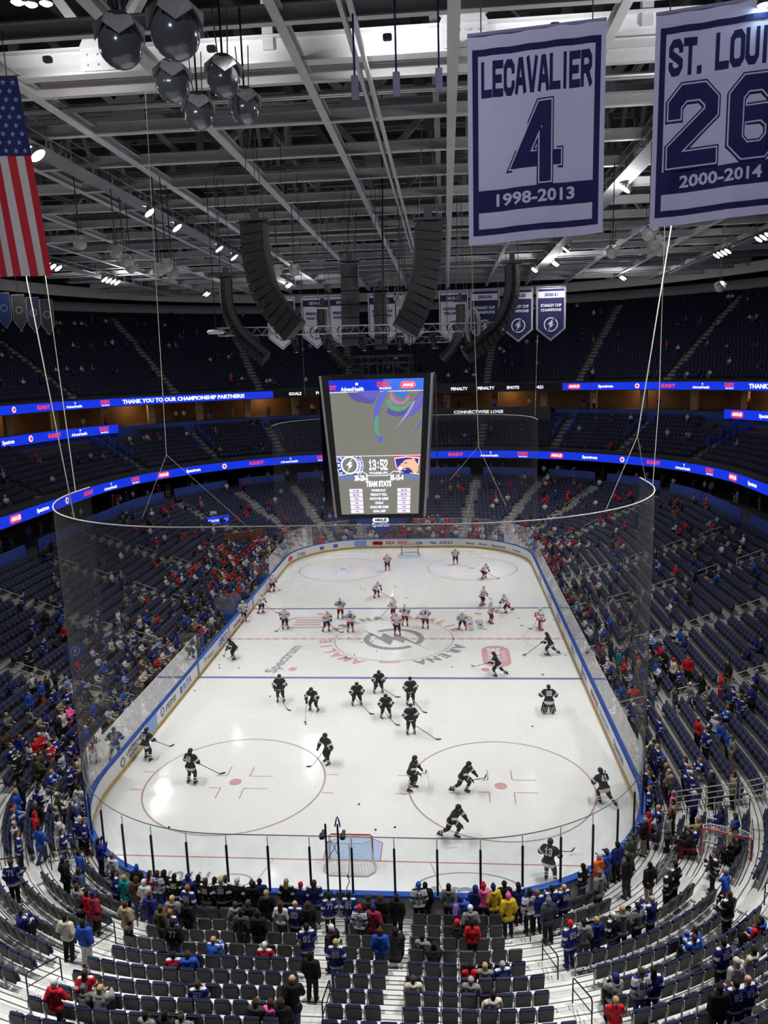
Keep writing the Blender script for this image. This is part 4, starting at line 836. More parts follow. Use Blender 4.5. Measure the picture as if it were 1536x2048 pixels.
line_array('tall straight black subwoofer column above the scoreboard, bench side', [(-1.35, -8.6, 26.7), (-1.42, -8.7, 22.0)], 1.05, .75, .9, (0, -1, 0), 'subwoofer columns'); line_array('narrow straight black subwoofer column above the scoreboard, middle', [(.25, -6.5, 25.2), (.25, -6.6, 21.7)], .8, .7, .8, (0, -1, 0), 'subwoofer columns')
def box_truss(name, label, a, c, w=.5, n=16, m=None, hang=None):
    t = thing(name, label, 'truss', a); a = Vector(a); c = Vector(c)-a; d = c.normalized(); s = d.cross(Vector((0, 0, 1))).normalized()*w/2; z = Vector((0, 0, w/2)); b = MB()
    for q in (s+z, s-z, -s+z, -s-z): b.tube([q, c+q], .03, 6)
    for k in range(n):
        p, q = c*(k/n), c*((k+1)/n)
        for e in (s, -s): b.tube([p+e-z, (p+q)/2+e+z, q+e-z], .018, 5)
        b.tube([p+s+z, q-s+z], .018, 5)
    b.build('lattice', m or m_steel, t)
    if hang:
        b = MB()
        for f in hang: b.tube([c*f, c*f+Vector((0, 0, 31.5-a.z))], .018, 5)
        b.build('suspension_cable', m_railblk, t)
    return t
box_truss('lighting_truss', 'long horizontal lattice truss hung across in front of the scoreboard top', (-9.0, -10.9, 22.9), (7.7, -9.6, 22.75), .45, 26, hang=(.02, .3, .55, .8, .98)); box_truss('lighting_truss', 'short lattice truss hung over the far side of the scoreboard', (-5, 4, 22.6), (5, 4, 22.6), .45, 16, hang=(.05, .5, .95))
m_pan = mat('drum_white', (.6, .6, .58), .5)
def rig_cluster(i, p, lab):
    t = thing('moving_light', lab, 'stage light', p, RNG.uniform(-1, 1), 'stage lights under the truss'); b = MB(); b.bevel_box((0, 0, -.12), (.4, .3, .24), .03); b.build('base', m_char, t)
    b = MB(); b.bar((-.24, 0, -.2), (-.24, 0, -.6), .06, .16); b.bar((.24, 0, -.2), (.24, 0, -.6), .06, .16); b.build('yoke', m_char, t)
    b = MB(); b.capsule((0, -.05, -.5), (0, .1, -.85), .2, .16, 12); b.build('head', m_black, t); b = MB(); b.lathe([(.13, 0), (.1, -.03), (0, -.04)], (0, .11, -1.0), 12); b.build('lens', m_steel, t)
for i, x in enumerate((-6.9, -4.6, -2.6, -.6, 1.6, 3.6, 5.6)): rig_cluster(i, (x, -10.7+.08*(x+9), 22.62), f'black moving stage light under the long truss, {nth(i)} from the bench side')
t = thing('cable_coil', 'big looped bundle of pale cable hanging beside the penalty-box side of the truss', 'cable coil', (5.9, -9.75, 23.0)); b = MB()
for k in range(7):
    a = RNG.uniform(-.25, .25); pts = [((.32+.03*k)*math.cos(q)*(1 if k % 2 else .8), a+.05*math.sin(q*3), -.2+1.05*math.sin(q)) for q in np.linspace(0, 2*PI, 20)[:-1]]; b.tube(pts, .03, 5, closed=True)
b.build('loop', mat('cable_pale', (.4, .38, .36), .6), t)
t = thing('drum_lamp', 'flat pale oval lamp hanging by a stem at the bench end of the truss', 'hanging lamp', tuple(at_depth(432, 664, 46))); b = MB(); b.lathe([(0, .12), (.45, .12), (.55, 0), (.45, -.12), (0, -.12)], n=20); b.build('drum', m_pan, t); b = MB(); b.tube([(0, 0, .1), (0, 0, 8.5)], .025, 6); b.build('stem', m_railblk, t)
# ------------------------------------------------------------------ globe lights
m_globe = bpy.data.materials.new('globe_glass'); m_globe.use_nodes = True
_b = m_globe.node_tree.nodes['Principled BSDF']; _b.inputs['Base Color'].default_value = (.2, .21, .24, 1); _b.inputs['Roughness'].default_value = .18; _b.inputs['Metallic'].default_value = .35
m_globe_far = mat('globe_frosted', (.42, .42, .40), .2, noise=.1); m_shade = mat('shade_panel', (.5, .5, .5), .5)
def globe(label, p, r, far, group):
    t = thing('globe_light', label, 'globe light', p, 0, group); b = MB(); b.lathe([(r*math.sin(a), r*-math.cos(a)) for a in np.linspace(0.001, PI*.86, 14)], n=24); b.build('globe', m_globe_far if far else m_globe, t, True)
    b = MB(); b.lathe([(r*.5, r*.84), (r*.62, r*1.0), (r*.5, r*1.35), (.02, r*1.4)], n=8); b.build('housing', m_char, t)
    for k in range(4):
        R = Matrix.Rotation(k*PI/2+.35, 3, 'Z'); b = MB(); q = [R @ Vector(v)*r for v in ((.5, -.55, 1.15), (.5, .55, 1.15), (1.15, .7, .55), (1.12, .0, .1), (1.15, -.7, .55))]; b.face(q); b.face([v+Vector((0, 0, .012)) for v in q[::-1]]); b.build('reflector_flap', m_shade if not far else m_pan, t)
    b = MB(); b.tube([(0, 0, r*1.35), (0, 0, 31.5-p[2])], .03, 6)
    for s in (-1, 1): b.tube([(s*r*.3, .05, r*1.3), (s*r*.45, 0, min(31.5-p[2], r*4))], .018, 5)
    b.build('stem', m_railblk, t)
for i, (u, v, r, D) in enumerate([(241, 92, .42, 15), (351, 68, .475, 15), (345, 170, .43, 20), (447, 160, .43, 20), (397, 230, .45, 24), (490, 218, .45, 24)]):
    globe(f'large dark globe light under the roof, {"nearer the flag" if i % 2 == 0 else "nearer the middle"}, {["front", "second", "third"][i//2]} pair', tuple(at_depth(u, v, D)), r, False, 'six dark globe lights')
for i, (u, v, D, k) in enumerate([(232, 505, 44, 1), (249, 522, 46, 1), (262, 535, 48, 1), (318, 540, 44, 0), (333, 532, 44, 0), (345, 547, 46, 0), (555, 542, 52, 2), (589, 541, 52, 2), (800, 603, 62, 3), (1225, 505, 44, 4), (1298, 468, 38, 5), (1310, 487, 40, 5), (1322, 500, 42, 5), (1440, 575, 66, 6), (160, 487, 42, 7)]):
    p = at_depth(u, v, D); globe(f'small frosted globe light, {nth(i)} counting from the flag across the roof', tuple(p), .36 if D < 60 else .42, True, 'small frosted globe lights')
for i, (u, v, D) in enumerate([(710, 175, 24), (793, 168, 24), (878, 160, 24)]):
    t = thing('hanging_box_light', f'slim violet-grey box hanging from a dark rod below the big truss, {["nearest the globes", "middle", "nearest the banners"][i]}', 'hanging fixture', tuple(at_depth(u, v, D)), 0, 'hanging box fixtures'); b = MB(); b.bevel_box((0, 0, 0), (.22, .22, .66), .02); b.build('case', mat('case_violet', (.26, .25, .36), .5), t); b = MB(); b.tube([(0, 0, .33), (0, 0, 6)], .035, 6); b.build('rod', m_navy, t)
# ------------------------------------------------------------------ banners, flag, pennants
m_cloth = mat('banner_white', (.60, .59, .66), .8, noise=.06, scale=1.5); m_clnavy = mat('banner_navy', (.009, .012, .075), .8, noise=.1)
m_hem = mat('banner_hem', (.30, .31, .40), .8)
def cloth(b, w, h, f, mi=0, nx=16, nz=14):
    base = len(b.v)
    for j in range(nz+1):
        for i in range(nx+1): b.v.append(tuple(f(-w/2+w*i/nx, -h*j/nz)))
    for j in range(nz):
        for i in range(nx): q = base+j*(nx+1)+i; b.f.append((q, q+nx+1, q+nx+2, q+1)); b.m.append(mi)
def retired(label, p0, p1, h, name, number, years):
    a = Vector(p0); c = Vector(p1); w = (c-a).length; t = thing('retired_number_banner', label, 'banner', (a+c)/2, math.atan2((c-a).y, (c-a).x), 'retired number banners'); roll = (c-a).z/w
    def f(u, v, d=0): k = -v/h; return (u, -d+.05*math.sin(u*3.1+1.2*k+len(name))*(.3+k)+.02*math.sin(u*9+k*3), v+u*roll)
    def fl(d): return lambda u, v: f(u, v-h, d)
    b = MB(); cloth(b, w, h, f); cl = b.build('cloth', m_cloth, t, True)
    b = MB(); x = w/2; G = fl(.03); e = .11; th = .13
    def fr(u0, v0, u1, v1, M=G, mi=0):
        nu = max(1, int((u1-u0)/.15)); nv = max(1, int((v1-v0)/.3))
        for i in range(nu):
            for j in range(nv): b.face([M(u0+(u1-u0)*(i+q)/nu, v0+(v1-v0)*(j+s)/nv) for q, s in ((0, 0), (1, 0), (1, 1), (0, 1))], mi)
    fr(-x+e, e+.1, -x+e+th, h-.3); fr(x-e-th, e+.1, x-e, h-.3); fr(-x+e, h-.3-th, x-e, h-.3); fr(-x+e, e+.1, x-e, e+.1+th); fr(-x+e, .72, x-e, 1.2)
    b.build('border', m_clnavy, cl)
    b = MB(); block(b, name, fl(.045), h*.165, cv=h*.71, th=1.55, width=w*.80, gap=1.8); b.build('name_lettering', m_clnavy, cl)
    b = MB(); k = h*.42
    for mi, (thk, dd) in enumerate(((1.95, .035), (1.66, .045), (1.36, .055))):
        hh = k*(6+thk)/8.35; wd = (k*.62*len(number)+(len(number)-1)*.12)
        sc = k/8.35*.98; tot = 4*len(number)+2.6*(len(number)-1)
        xo = -tot/2
        for ch in number:
            for st in GL[ch]: stroke(b, st, thk, lambda p, q, xo=xo: fl(dd)((xo+p)*w*(.0655 if len(number) > 1 else .062), h*.262+(q+.97)*h*.052), mi % 2)
            xo += 4+2.6
    b.build('number_lettering', [m_clnavy, m_cloth], cl)
    b = MB(); text(b, years, fl(.05), .26, cv=.83, width=w*.58, bold=.03); b.build('year_lettering', m_cloth, cl)
    b = MB(); b.tube([f(-x, 0.02), f(x, 0.02)], .04, 8); b.build('batten', m_hem, t)
    b = MB()
    for s in (-.8, .8): b.tube([f(s*x, .03), (s*x, 0, 31.6-t.location.z)], .015, 5)
    b.build('hanging_wire', m_railblk, t)
retired('large white and navy retired number banner with a single four', (4.88, -36.84, 27.87), (7.99, -36.9, 28.03), 4.55, 'LECAVALIER', '4', '1998-2013')
retired('large white and navy retired number banner with a twenty-six, cut off at the edge', (9.19, -36.4, 28.23), (12.3, -36.6, 28.45), 4.62, 'ST. LOUIS', '26', '2000-2014')
def hung_banner(name, label, cat, p, w, h, navy, year, lines, group, point=.5, fy=0):
    t = thing(name, label, cat, p, fy, group); mc, ms = (m_clnavy, m_cloth) if navy else (m_cloth, m_clnavy)
    sh = lambda i, zz=0: [(-w/2+i, -i), (-w/2+i, -h+point+i*.4), (0, -h+i*1.25), (w/2-i, -h+point+i*.4), (w/2-i, -i)]
    b = MB()
    for i, mi, d in ((0, 1 if navy else 0, 0), (.05, 0 if navy else 0, .012), (.10, 1, .02), (.16, 0, .028)):
        b.face([(x, -d, z) for x, z in sh(i)], mi)
    b.face([(x, .03, z) for x, z in sh(0)[::-1]], 0); cl = b.build('cloth', [mc, ms], t)
    b = MB(); M = lambda u, v: (u, -.045, v)
    b.face([(-w*.44, -.036, -h*.08), (-w*.44, -.036, -h*.2), (w*.44, -.036, -h*.2), (w*.44, -.036, -h*.08)], 1 if year else 0)
    if year: text(b, year, M, h*.055, cv=-h*.165, mi=0, bold=.04)
    for k, s in enumerate(lines): text(b, s, M, h*.048, cv=-h*(.36+.085*k), mi=1, width=w*.7, bold=.05)
    bolt_logo(b, lambda u, v: (u, -.045, v-h*.69), w*.24, mi_ring=1, mi_bolt=1); b.build('lettering', [mc, ms], cl)
    b = MB(); b.tube([(-w/2, 0, .02), (w/2, 0, .02)], .035, 6); b.build('batten', m_hem, t)
    b = MB()
    for s in (-1, 1): b.tube([(s*w*.45, 0, 0), (s*w*.45, 0, 31.6-p[2])], .012, 5)
    b.build('hanging_wire', m_railblk, t)
for i, (x, yr, ln, nv) in enumerate([(-11.3, '2003-04', ['PRINCE OF', 'WALES TROPHY'], 0), (-7.95, '2014-15', ['PRINCE OF', 'WALES TROPHY'], 0), (-5.35, '2019-20', ['PRINCE OF', 'WALES TROPHY'], 0), (-1.6, '2020-21', ['PRINCE OF', 'WALES TROPHY'], 0), (.9, '2021-22', ['PRINCE OF', 'WALES TROPHY'], 0), (5.1, '2018-19', ['PRESIDENTS', 'TROPHY'], 0), (8.0, '2003-04', ['STANLEY CUP', 'CHAMPIONS'], 1), (11.1, '2019-20', ['STANLEY CUP', 'CHAMPIONS'], 1), (14.1, '2020-21', ['STANLEY CUP', 'CHAMPIONS'], 1)]):
    hung_banner('championship_banner', f'{"navy" if nv else "white"} pointed championship banner beyond the scoreboard, {nth(i)} counting from the bench side', 'banner', (x, 18.2, 27.5), 2.72, 4.9, nv, yr, ln, 'championship banners', 1.1)
for i, (u, v, cl) in enumerate([(5, 586, (.02, .05, .2)), (35, 590, (.05, .05, .055)), (64, 595, (.03, .03, .09)), (91, 599, (.035, .035, .04))]):
    p = at_depth(u, v, 60); t = thing('team_pennant', f'small dark pointed club pennant under the bench-side roof, {nth(i)} from the picture edge', 'pennant', tuple(p), .1, 'club pennants'); mm = mat('pennant_%d' % i, cl, .8); w, h = 1.05, 2.75
    b = MB()
    for d, q, mi in ((0, 0, 1), (.015, .06, 0)): b.face([(-w/2+q, -d, -q), (-w/2+q, -d, -h*.72+q*.3), (0, -d, -h+q*1.3), (w/2-q, -d, -h*.72+q*.3), (w/2-q, -d, -q)], mi)
    b.face([(w/2, .02, 0), (w/2, .02, -h*.72), (0, .02, -h), (-w/2, .02, -h*.72), (-w/2, .02, 0)], 1); b.build('cloth', [mm, m_hem], t)
    b = MB(); annulus(b, 0, 0, .25, .07); b.v = [(x, -.03, y-1.15) for x, y, z in b.v]; b.build('emblem', m_hem, t); b = MB(); b.tube([(-.5, 0, 0), (.5, 0, 0)], .03, 6); b.tube([(0, 0, 0), (0, 0, 4.2)], .02, 5); b.build('hanger', m_railblk, t)
# american flag hung upright
fl0 = at_depth(-70, 157, 25); t = thing('national_flag', 'national flag hung upright beside the roof steel, stars above stripes', 'flag', tuple(fl0), math.radians(5)); fw, fh = 3.4, 6.25
m_fr = mat('flag_red', (.55, .02, .035), .8); m_fw = mat('flag_white', (.62, .6, .62), .8); m_fb = mat('flag_blue', (.012, .022, .13), .8)
def ff(u, v): k = -v/fh; return (u+.55*k*.9, .06*math.sin(u*5+k*2.2)*(.4+k), v)
b = MB(); n = 13
for i in range(n):
    u0 = -fw/2+fw*i/n; u1 = u0+fw/n
    for j in range(12):
        v0, v1 = -fh*j/12, -fh*(j+1)/12; b.face([ff(u0, v0), ff(u0, v1), ff(u1, v1), ff(u1, v0)], 0 if i % 2 == 0 else 1)
b.build('stripes', [m_fr, m_fw], t)
b = MB()
for j in range(8):
    for i in range(8):
        u0, u1 = fw*(.5-7/13)+fw*7/13*i/8, fw*(.5-7/13)+fw*7/13*(i+1)/8; v0, v1 = -fh*.385*j/8, -fh*.385*(j+1)/8; b.face([(q[0], q[1]-.012, q[2]) for q in (ff(u0, v0), ff(u0, v1), ff(u1, v1), ff(u1, v0))])
b.build('canton', m_fb, t)
b = MB(); m_star = mat('flag_star', (.3, .33, .45), .8)
for j in range(9):
    for i in range(6 if j % 2 == 0 else 5):
        u = fw*(.5-7/13)+fw*7/13*(i+.5+(0 if j % 2 == 0 else .5))/6.1; v = -fh*.385*(j+.6)/9.2; c = ff(u, v); r = .10
        b.face([(c[0]+r*(1 if k % 2 == 0 else .4)*math.sin(k*PI/5), c[1]-.024, c[2]+r*(1 if k % 2 == 0 else .4)*math.cos(k*PI/5)) for k in range(10)][::-1])
b.build('star', m_star, t)
b = MB(); b.tube([(-fw/2, 0, .02), (fw/2, 0, .02)], .03, 6); b.build('batten', m_char, t); b = MB(); b.tube([(fw*.4, 0, 0), (fw*.4, 0, 31.6-fl0.z)], .015, 5); b.tube([(-fw*.4, 0, 0), (-fw*.4, 0, 31.6-fl0.z)], .015, 5); b.build('hanging_wire', m_railblk, t)
# ------------------------------------------------------------------ safety netting and its cables
m_net = mat('net_twine', (.10, .10, .105), .8, noise=0); m_rope = mat('rope_pale', (.6, .58, .52), .7)
def net(label, segs, d, z0, z1, sp, th, lo, hi, name='safety_net'):
    t = thing(name, label, 'safety net'); st = stations(segs, 60, .25, lo=lo, hi=hi); P, L = arc_len(st, d)
    nv = int(L[-1]/sp); V = []; F = []
    def at(q):
        i = int(np.clip(np.searchsorted(L, q)-1, 0, len(L)-2)); return P[i].lerp(P[i+1], (q-L[i])/(L[i+1]-L[i])), (P[i+1]-P[i]).normalized()
    b = MB()
    for k in range(nv+1):
        p, tg = at(L[-1]*k/nv); n = Vector((-tg.y, tg.x, 0)); h = th/2
        q = [p-tg*h-n*h, p+tg*h-n*h, p+tg*h+n*h, p-tg*h+n*h]
        b.add([(c.x, c.y, z) for z in (z0, z1) for c in q], [(0, 1, 5, 4), (1, 2, 6, 5), (2, 3, 7, 6), (3, 0, 4, 7)])
    NS = 64; row = [at(L[-1]*k/NS) for k in range(NS+1)]; A = np.array([[*(p-Vector((-g.y, g.x, 0))*th/2)] for p, g in row]); B = np.array([[*(p+Vector((-g.y, g.x, 0))*th/2)] for p, g in row])
    for k in range(int((z1-z0)/sp)+1):
        z = z0+k*sp; base = len(b.v)
        for X, dz in ((A, -th/2), (A, th/2), (B, th/2), (B, -th/2)): b.v += [(x, y, z+dz) for x, y, _ in X]
        m = NS+1
        for i in range(NS):
            for c in range(4): e = (c+1) % 4; b.f.append((base+c*m+i, base+c*m+i+1, base+e*m+i+1, base+e*m+i)); b.m.append(0)
    b.build('net_mesh', m_net, t)
    b = MB(); b.tube([(*at(L[-1]*k/90)[0].xy, z1) for k in range(91)], .026, 6); b.build('top_cable', m_rope, t)
    b = MB(); b.tube([(*at(L[-1]*k/90)[0].xy, z0) for k in range(91)], .015, 5); b.build('bottom_cord', m_net, t); return t
net('dark protective netting curving round the near end above the glass', [6, 7, 0, 1, 2], .14, 3.45, 15.25, .036, .0015, 20.5, -20.5)
net('dark protective netting curving round the far end above the glass', [2, 3, 4, 5, 6], .14, 3.45, 15.25, .12, .0035, 19, -19)
def cable(label, pts, r=.03, m=None, tails=()):
    t = thing('support_cable', label, 'cable', pts[0], 0, 'net support cables'); b = MB(); o = Vector(pts[0])
    b.tube([Vector(p)-o for p in pts], r, 6); b.build('rope', m or m_rope, t)
    for q in tails: b = MB(); b.tube([Vector(pts[-1])-o, Vector(q)-o], r*.7, 5); b.build('bridle', m or m_rope, t)
def rim(u, zc=15.28):      # point on the near net's rim seen in direction u
    best = None
    for sg, s in stations([6, 7, 0, 1, 2], 80, .1, lo=18, hi=-18):
        (x, y), _ = bp(sg, s, .14); p = pix((x, y, zc))
        if best is None or abs(p[0]-u[0])+abs(p[1]-u[1]) < best[0]: best = (abs(p[0]-u[0])+abs(p[1]-u[1]), (x, y, zc))
    return best[1]
r1 = rim((150, 1022)); r2 = rim((150, 972)); rR = rim((1213, 1010)); rR2 = rim((1292, 945)); rR3 = rim((1313, 950))
def above(p, u, v):      # point over the net at the same depth as p
    z = pix(p)[2]; return tuple(at_depth(u, v, z))
cable('pale rope rising from the near net toward the flag', [above(r1, 38, 440), above(r1, 54, 560), r1], .022); cable('pale rope rising from the back of the near net beside the flag', [above(r2, 58, 350), above(r2, 92, 560), r2], .02)
kR = above(rR, 1275, 872); cable('pale rope from under the twenty-six banner forking to the near net', [above(rR, 1346, 430), kR], .022, tails=(rR, rR2)); cable('thin pale rope close beside the forked rope, down to the near net', [above(rR3, 1330, 430), above(rR3, 1318, 800), rR3], .016)
kM = at_depth(957, 893, 27); m1 = rim((905, 1043)); cable('pale rope below the number four banner ending in two bridles', [tuple(at_depth(942, 470, 27)), tuple(kM)], .012, tails=(tuple(at_depth(900, 960, 27)), tuple(at_depth(1012, 1012, 27))))
kL = at_depth(333, 910, 30); cable('thin rope above the bench-side stands forking in two', [tuple(at_depth(290, 175, 30)), tuple(at_depth(312, 560, 30)), tuple(kL)], .012, tails=(tuple(at_depth(285, 1035, 30)), tuple(at_depth(505, 1062, 30))))
for i, (u0, v0, u1, v1, D) in enumerate([(598, 560, 610, 790, 88), (895, 500, 905, 700, 60), (1075, 670, 1070, 832, 86), (505, 265, 512, 430, 40), (562, 270, 560, 385, 40), (762, 0, 767, 690, 46)]):
    cable(f'thin dark wire dropping from the roof steel, {nth(i)} of the loose wires', [tuple(at_depth(u0, v0, D)), tuple(at_depth(u1, v1, D))], .012 if i < 5 else .05, m_railblk if i >= 3 else m_rope)
# ------------------------------------------------------------------ sculpting: rounded limbs fused into one skin
def fuse(build, voxel, name, mats, smooth=4, classify=None):
    b = MB(); build(b); me = b.mesh('tmp', mats[0]); o = bpy.data.objects.new('tmp', me); COL.objects.link(o)
    r = o.modifiers.new('r', 'REMESH'); r.mode = 'VOXEL'; r.voxel_size = voxel; r.use_smooth_shade = True
    s = o.modifiers.new('s', 'SMOOTH'); s.iterations = smooth; s.factor = .5
    bpy.context.view_layer.update(); ev = o.evaluated_get(bpy.context.evaluated_depsgraph_get())
    out = bpy.data.meshes.new_from_object(ev); out.name = name; bpy.data.objects.remove(o); bpy.data.meshes.remove(me)
    out.materials.clear()
    for m in mats: out.materials.append(m)
    if classify:
        n = len(out.polygons); c = np.empty(n*3, np.float32); out.polygons.foreach_get('center', c); out.polygons.foreach_set('material_index', np.asarray(classify(c.reshape(-1, 3)), np.int32))
    out.polygons.foreach_set('use_smooth', [True]*len(out.polygons)); return out
V3 = Vector
def seg_t(C, a, b):
    a = np.array(a); d = np.array(b)-a; L2 = d @ d; t = np.clip(((C-a) @ d)/L2, -.2, 1.2); return t, np.linalg.norm(C-a-np.outer(t, d), axis=1)
class Pose:
    """joints of a figure; +y is where it faces, feet on z=0"""
    def __init__(s, hip=.92, lean=0, hipy=0, kneeL=None, kneeR=None, ankL=None, ankR=None, elL=None, elR=None, haL=None, haR=None, headt=0, sh=.19, nod=0, sway=0):
        s.pel = V3((0, hipy, hip)); s.ax = V3((sway, math.sin(lean), math.cos(lean))).normalized(); s.chest = s.pel+s.ax*.36; s.neck = s.pel+s.ax*.52
        hl = lean*.45-nod; s.hd = s.neck+V3((0, math.sin(hl), math.cos(hl)))*.185; s.hax = V3((0, math.sin(hl-lean*.2), math.cos(hl-lean*.2)))
        s.shL = s.pel+s.ax*.47+V3((-sh, 0, 0)); s.shR = s.pel+s.ax*.47+V3((sh, 0, 0)); s.hipL = s.pel+V3((-.095, 0, 0)); s.hipR = s.pel+V3((.095, 0, 0))
        s.kL = V3(kneeL or (-.11, .03+hipy, .5)); s.kR = V3(kneeR or (.11, .03+hipy, .5)); s.aL = V3(ankL or (-.12, -.03+hipy, .09)); s.aR = V3(ankR or (.12, -.03+hipy, .09))
        s.eL = s.shL+V3(elL or (-.07, -.05, -.27)); s.eR = s.shR+V3(elR or (.07, -.05, -.27)); s.wL = s.eL+V3(haL or (.02, .1, -.22)); s.wR = s.eR+V3(haR or (-.02, .1, -.22))
    def legs(s): return ((s.hipL, s.kL, s.aL), (s.hipR, s.kR, s.aR))
    def arms(s): return ((s.shL, s.eL, s.wL, -1), (s.shR, s.eR, s.wR, 1))
    def foot(s, k, a):
        d = V3((k.x*.25, 1, 0)).normalized(); return a+V3((0, 0, -.045))-d*.05, a+V3((0, 0, -.05))+d*.15
def hand(b, e, w, side, r=1.0):
    d = (w-e).normalized(); side_v = d.cross(V3((0, 0, 1))); side_v = side_v.normalized() if side_v.length > .1 else V3((1, 0, 0)); curl = side_v.cross(d)
    palm = w+d*.05*r; b.capsule(w, palm, .03*r, .036*r, 8, flat=.7)
    for i, (o, L) in enumerate(((-.03, .06), (-.010, .07), (.010, .066), (.03, .05))):
        p = palm+side_v*o*r; q = p+d*L*.6*r+curl*-.012*r; b.capsule(p, q, .0095*r, .0088*r, 6); b.capsule(q, q+d*L*.45*r+curl*-.03*r, .0088*r, .0075*r, 6)
    p = w+d*.015*r-side_v*.025*r*side; b.capsule(p, p+d*.03*r-side_v*.035*r*side, .012*r, .01*r, 6); q = p+d*.03*r-side_v*.035*r*side; b.capsule(q, q+d*.03*r, .01*r, .008*r, 6)
def head(b, p, r=1.0):
    h = p.hd; u = p.hax; f = V3((0, u.z, -u.y)); b.capsule(h-u*.035+f*.012, h+u*.035-f*.005, .082, .092, 14); b.capsule(h-u*.075+f*.035, h-u*.05+f*.04, .048, .055, 10)
    b.capsule(h-u*.005+f*.088, h-u*.03+f*.105, .012, .017, 6)
    for s in (-1, 1): b.capsule(h+V3((s*.088, 0, 0))-u*.02, h+V3((s*.092, 0, 0))+u*.02, .016, .02, 6); b.capsule(h+V3((s*.03, 0, 0))+f*.083+u*.02, h+V3((s*.045, 0, 0))+f*.08+u*.02, .012, .011, 6)
    b.capsule(h-u*.058+f*.088-V3((.02, 0, 0)), h-u*.058+f*.088+V3((.02, 0, 0)), .010, .010, 6)
def skin_of(p, hands=True, hr=1.0):
    def f(b):
        head(b, p); b.capsule(p.neck-p.ax*.06, p.hd-p.hax*.05, .058, .052, 10); b.capsule(p.pel-V3((.08, 0, 0)), p.pel+V3((.08, 0, 0)), .105, .105); b.capsule(p.pel, p.chest, .125, .135, 12, flat=.8)
        b.capsule(p.chest-V3((.07, 0, 0)), p.chest+V3((.07, 0, 0)), .12, .12, flat=.85); b.capsule(p.shL+V3((.04, 0, 0)), p.shR-V3((.04, 0, 0)), .065, .065)
        for h, k, a in p.legs():
            b.capsule(h, k, .085, .058); b.capsule(k, a, .056, .038); q, t = p.foot(k, a); b.capsule(q, t, .036, .03); b.capsule(a, q, .036, .036)
        for s_, e, w, sd in p.arms():
            b.capsule(s_, e, .052, .042); b.capsule(e, w, .042, .028)
            if hands: hand(b, e, w, sd, hr)
    return f
def top_of(p, g=.03, sleeve=1.0, length=.1, hood=False):
    def f(b):
        b.capsule(p.pel-V3((.09, 0, 0))-p.ax*(length-.08), p.pel+V3((.09, 0, 0))-p.ax*(length-.08), .115+g, .115+g); b.capsule(p.pel-p.ax*(length-.1), p.chest, .13+g, .14+g, 12, flat=.85)
        b.capsule(p.chest-V3((.075, 0, 0)), p.chest+V3((.075, 0, 0)), .125+g, .125+g, flat=.85); b.capsule(p.shL+V3((.03, 0, 0)), p.shR-V3((.03, 0, 0)), .068+g*.8, .068+g*.8)
        b.capsule(p.neck-p.ax*.07, p.neck-p.ax*.01, .085, .07, 10)
        for s_, e, w, sd in p.arms():
            b.capsule(s_, e, .056+g, .048+g)
            if sleeve > .5: b.capsule(e, e.lerp(w, .9), .047+g, .036+g*.8)
        if hood: b.capsule(p.neck-V3((.05, .09, .0)), p.neck-V3((-.05, .09, 0)), .07, .07); b.capsule(p.neck-V3((0, .1, .02)), p.neck-V3((0, .1, .12)), .07, .04)
    return f
def jersey_bands(p, length=.1, g=.03, yoke=1):
    """0 = body cloth, 1 = trim: hem band, forearm bands, shoulder yoke"""
    def f(C):
        m = np.zeros(len(C), int); low = p.pel-p.ax*(length+.02); t = (C-np.array(low)) @ np.array(p.ax); arm = np.full(len(C), False)
        for s_, e, w, sd in p.arms():
            tt, dist = seg_t(C, e, w); near = (dist < .085+g) & (tt > .12); torso = np.linalg.norm((C-np.array(p.chest))-np.outer((C-np.array(p.chest)) @ np.array(p.ax), np.array(p.ax)), axis=1) < .19+g
            a = near & ~(torso & (tt < .45)); arm |= a; m[a & (tt > .3) & (tt < .5)] = 1; tu, du = seg_t(C, s_, e); ua = (du < .1+g) & (tu > .55) & (tu < .86) & (np.abs(C[:, 0]) > abs(s_.x)-.03); m[ua] = 1; arm |= ua
        m[~arm & (t > -.02-g) & (t < .115)] = 1; tn = (C-np.array(p.neck)) @ np.array(p.ax); m[~arm & (tn > .025)] = yoke; return m
    return f
def trousers_of(p, g=.022):
    def f(b):
        b.capsule(p.pel-V3((.085, 0, 0)), p.pel+V3((.085, 0, 0)), .112+g*.6, .112+g*.6); b.capsule(p.pel, p.pel+p.ax*.1, .13+g*.3, .125+g*.3, flat=.85)
        for h, k, a in p.legs(): b.capsule(h, k, .09+g, .066+g); b.capsule(k, k.lerp(a, .93), .066+g, .05+g)
    return f
def shoe_of(p, i):
    def f(b): h, k, a = p.legs()[i]; q, t = p.foot(k, a); b.capsule(q, t, .05, .046); b.capsule(a+V3((0, 0, .0)), q, .05, .046)
    return f
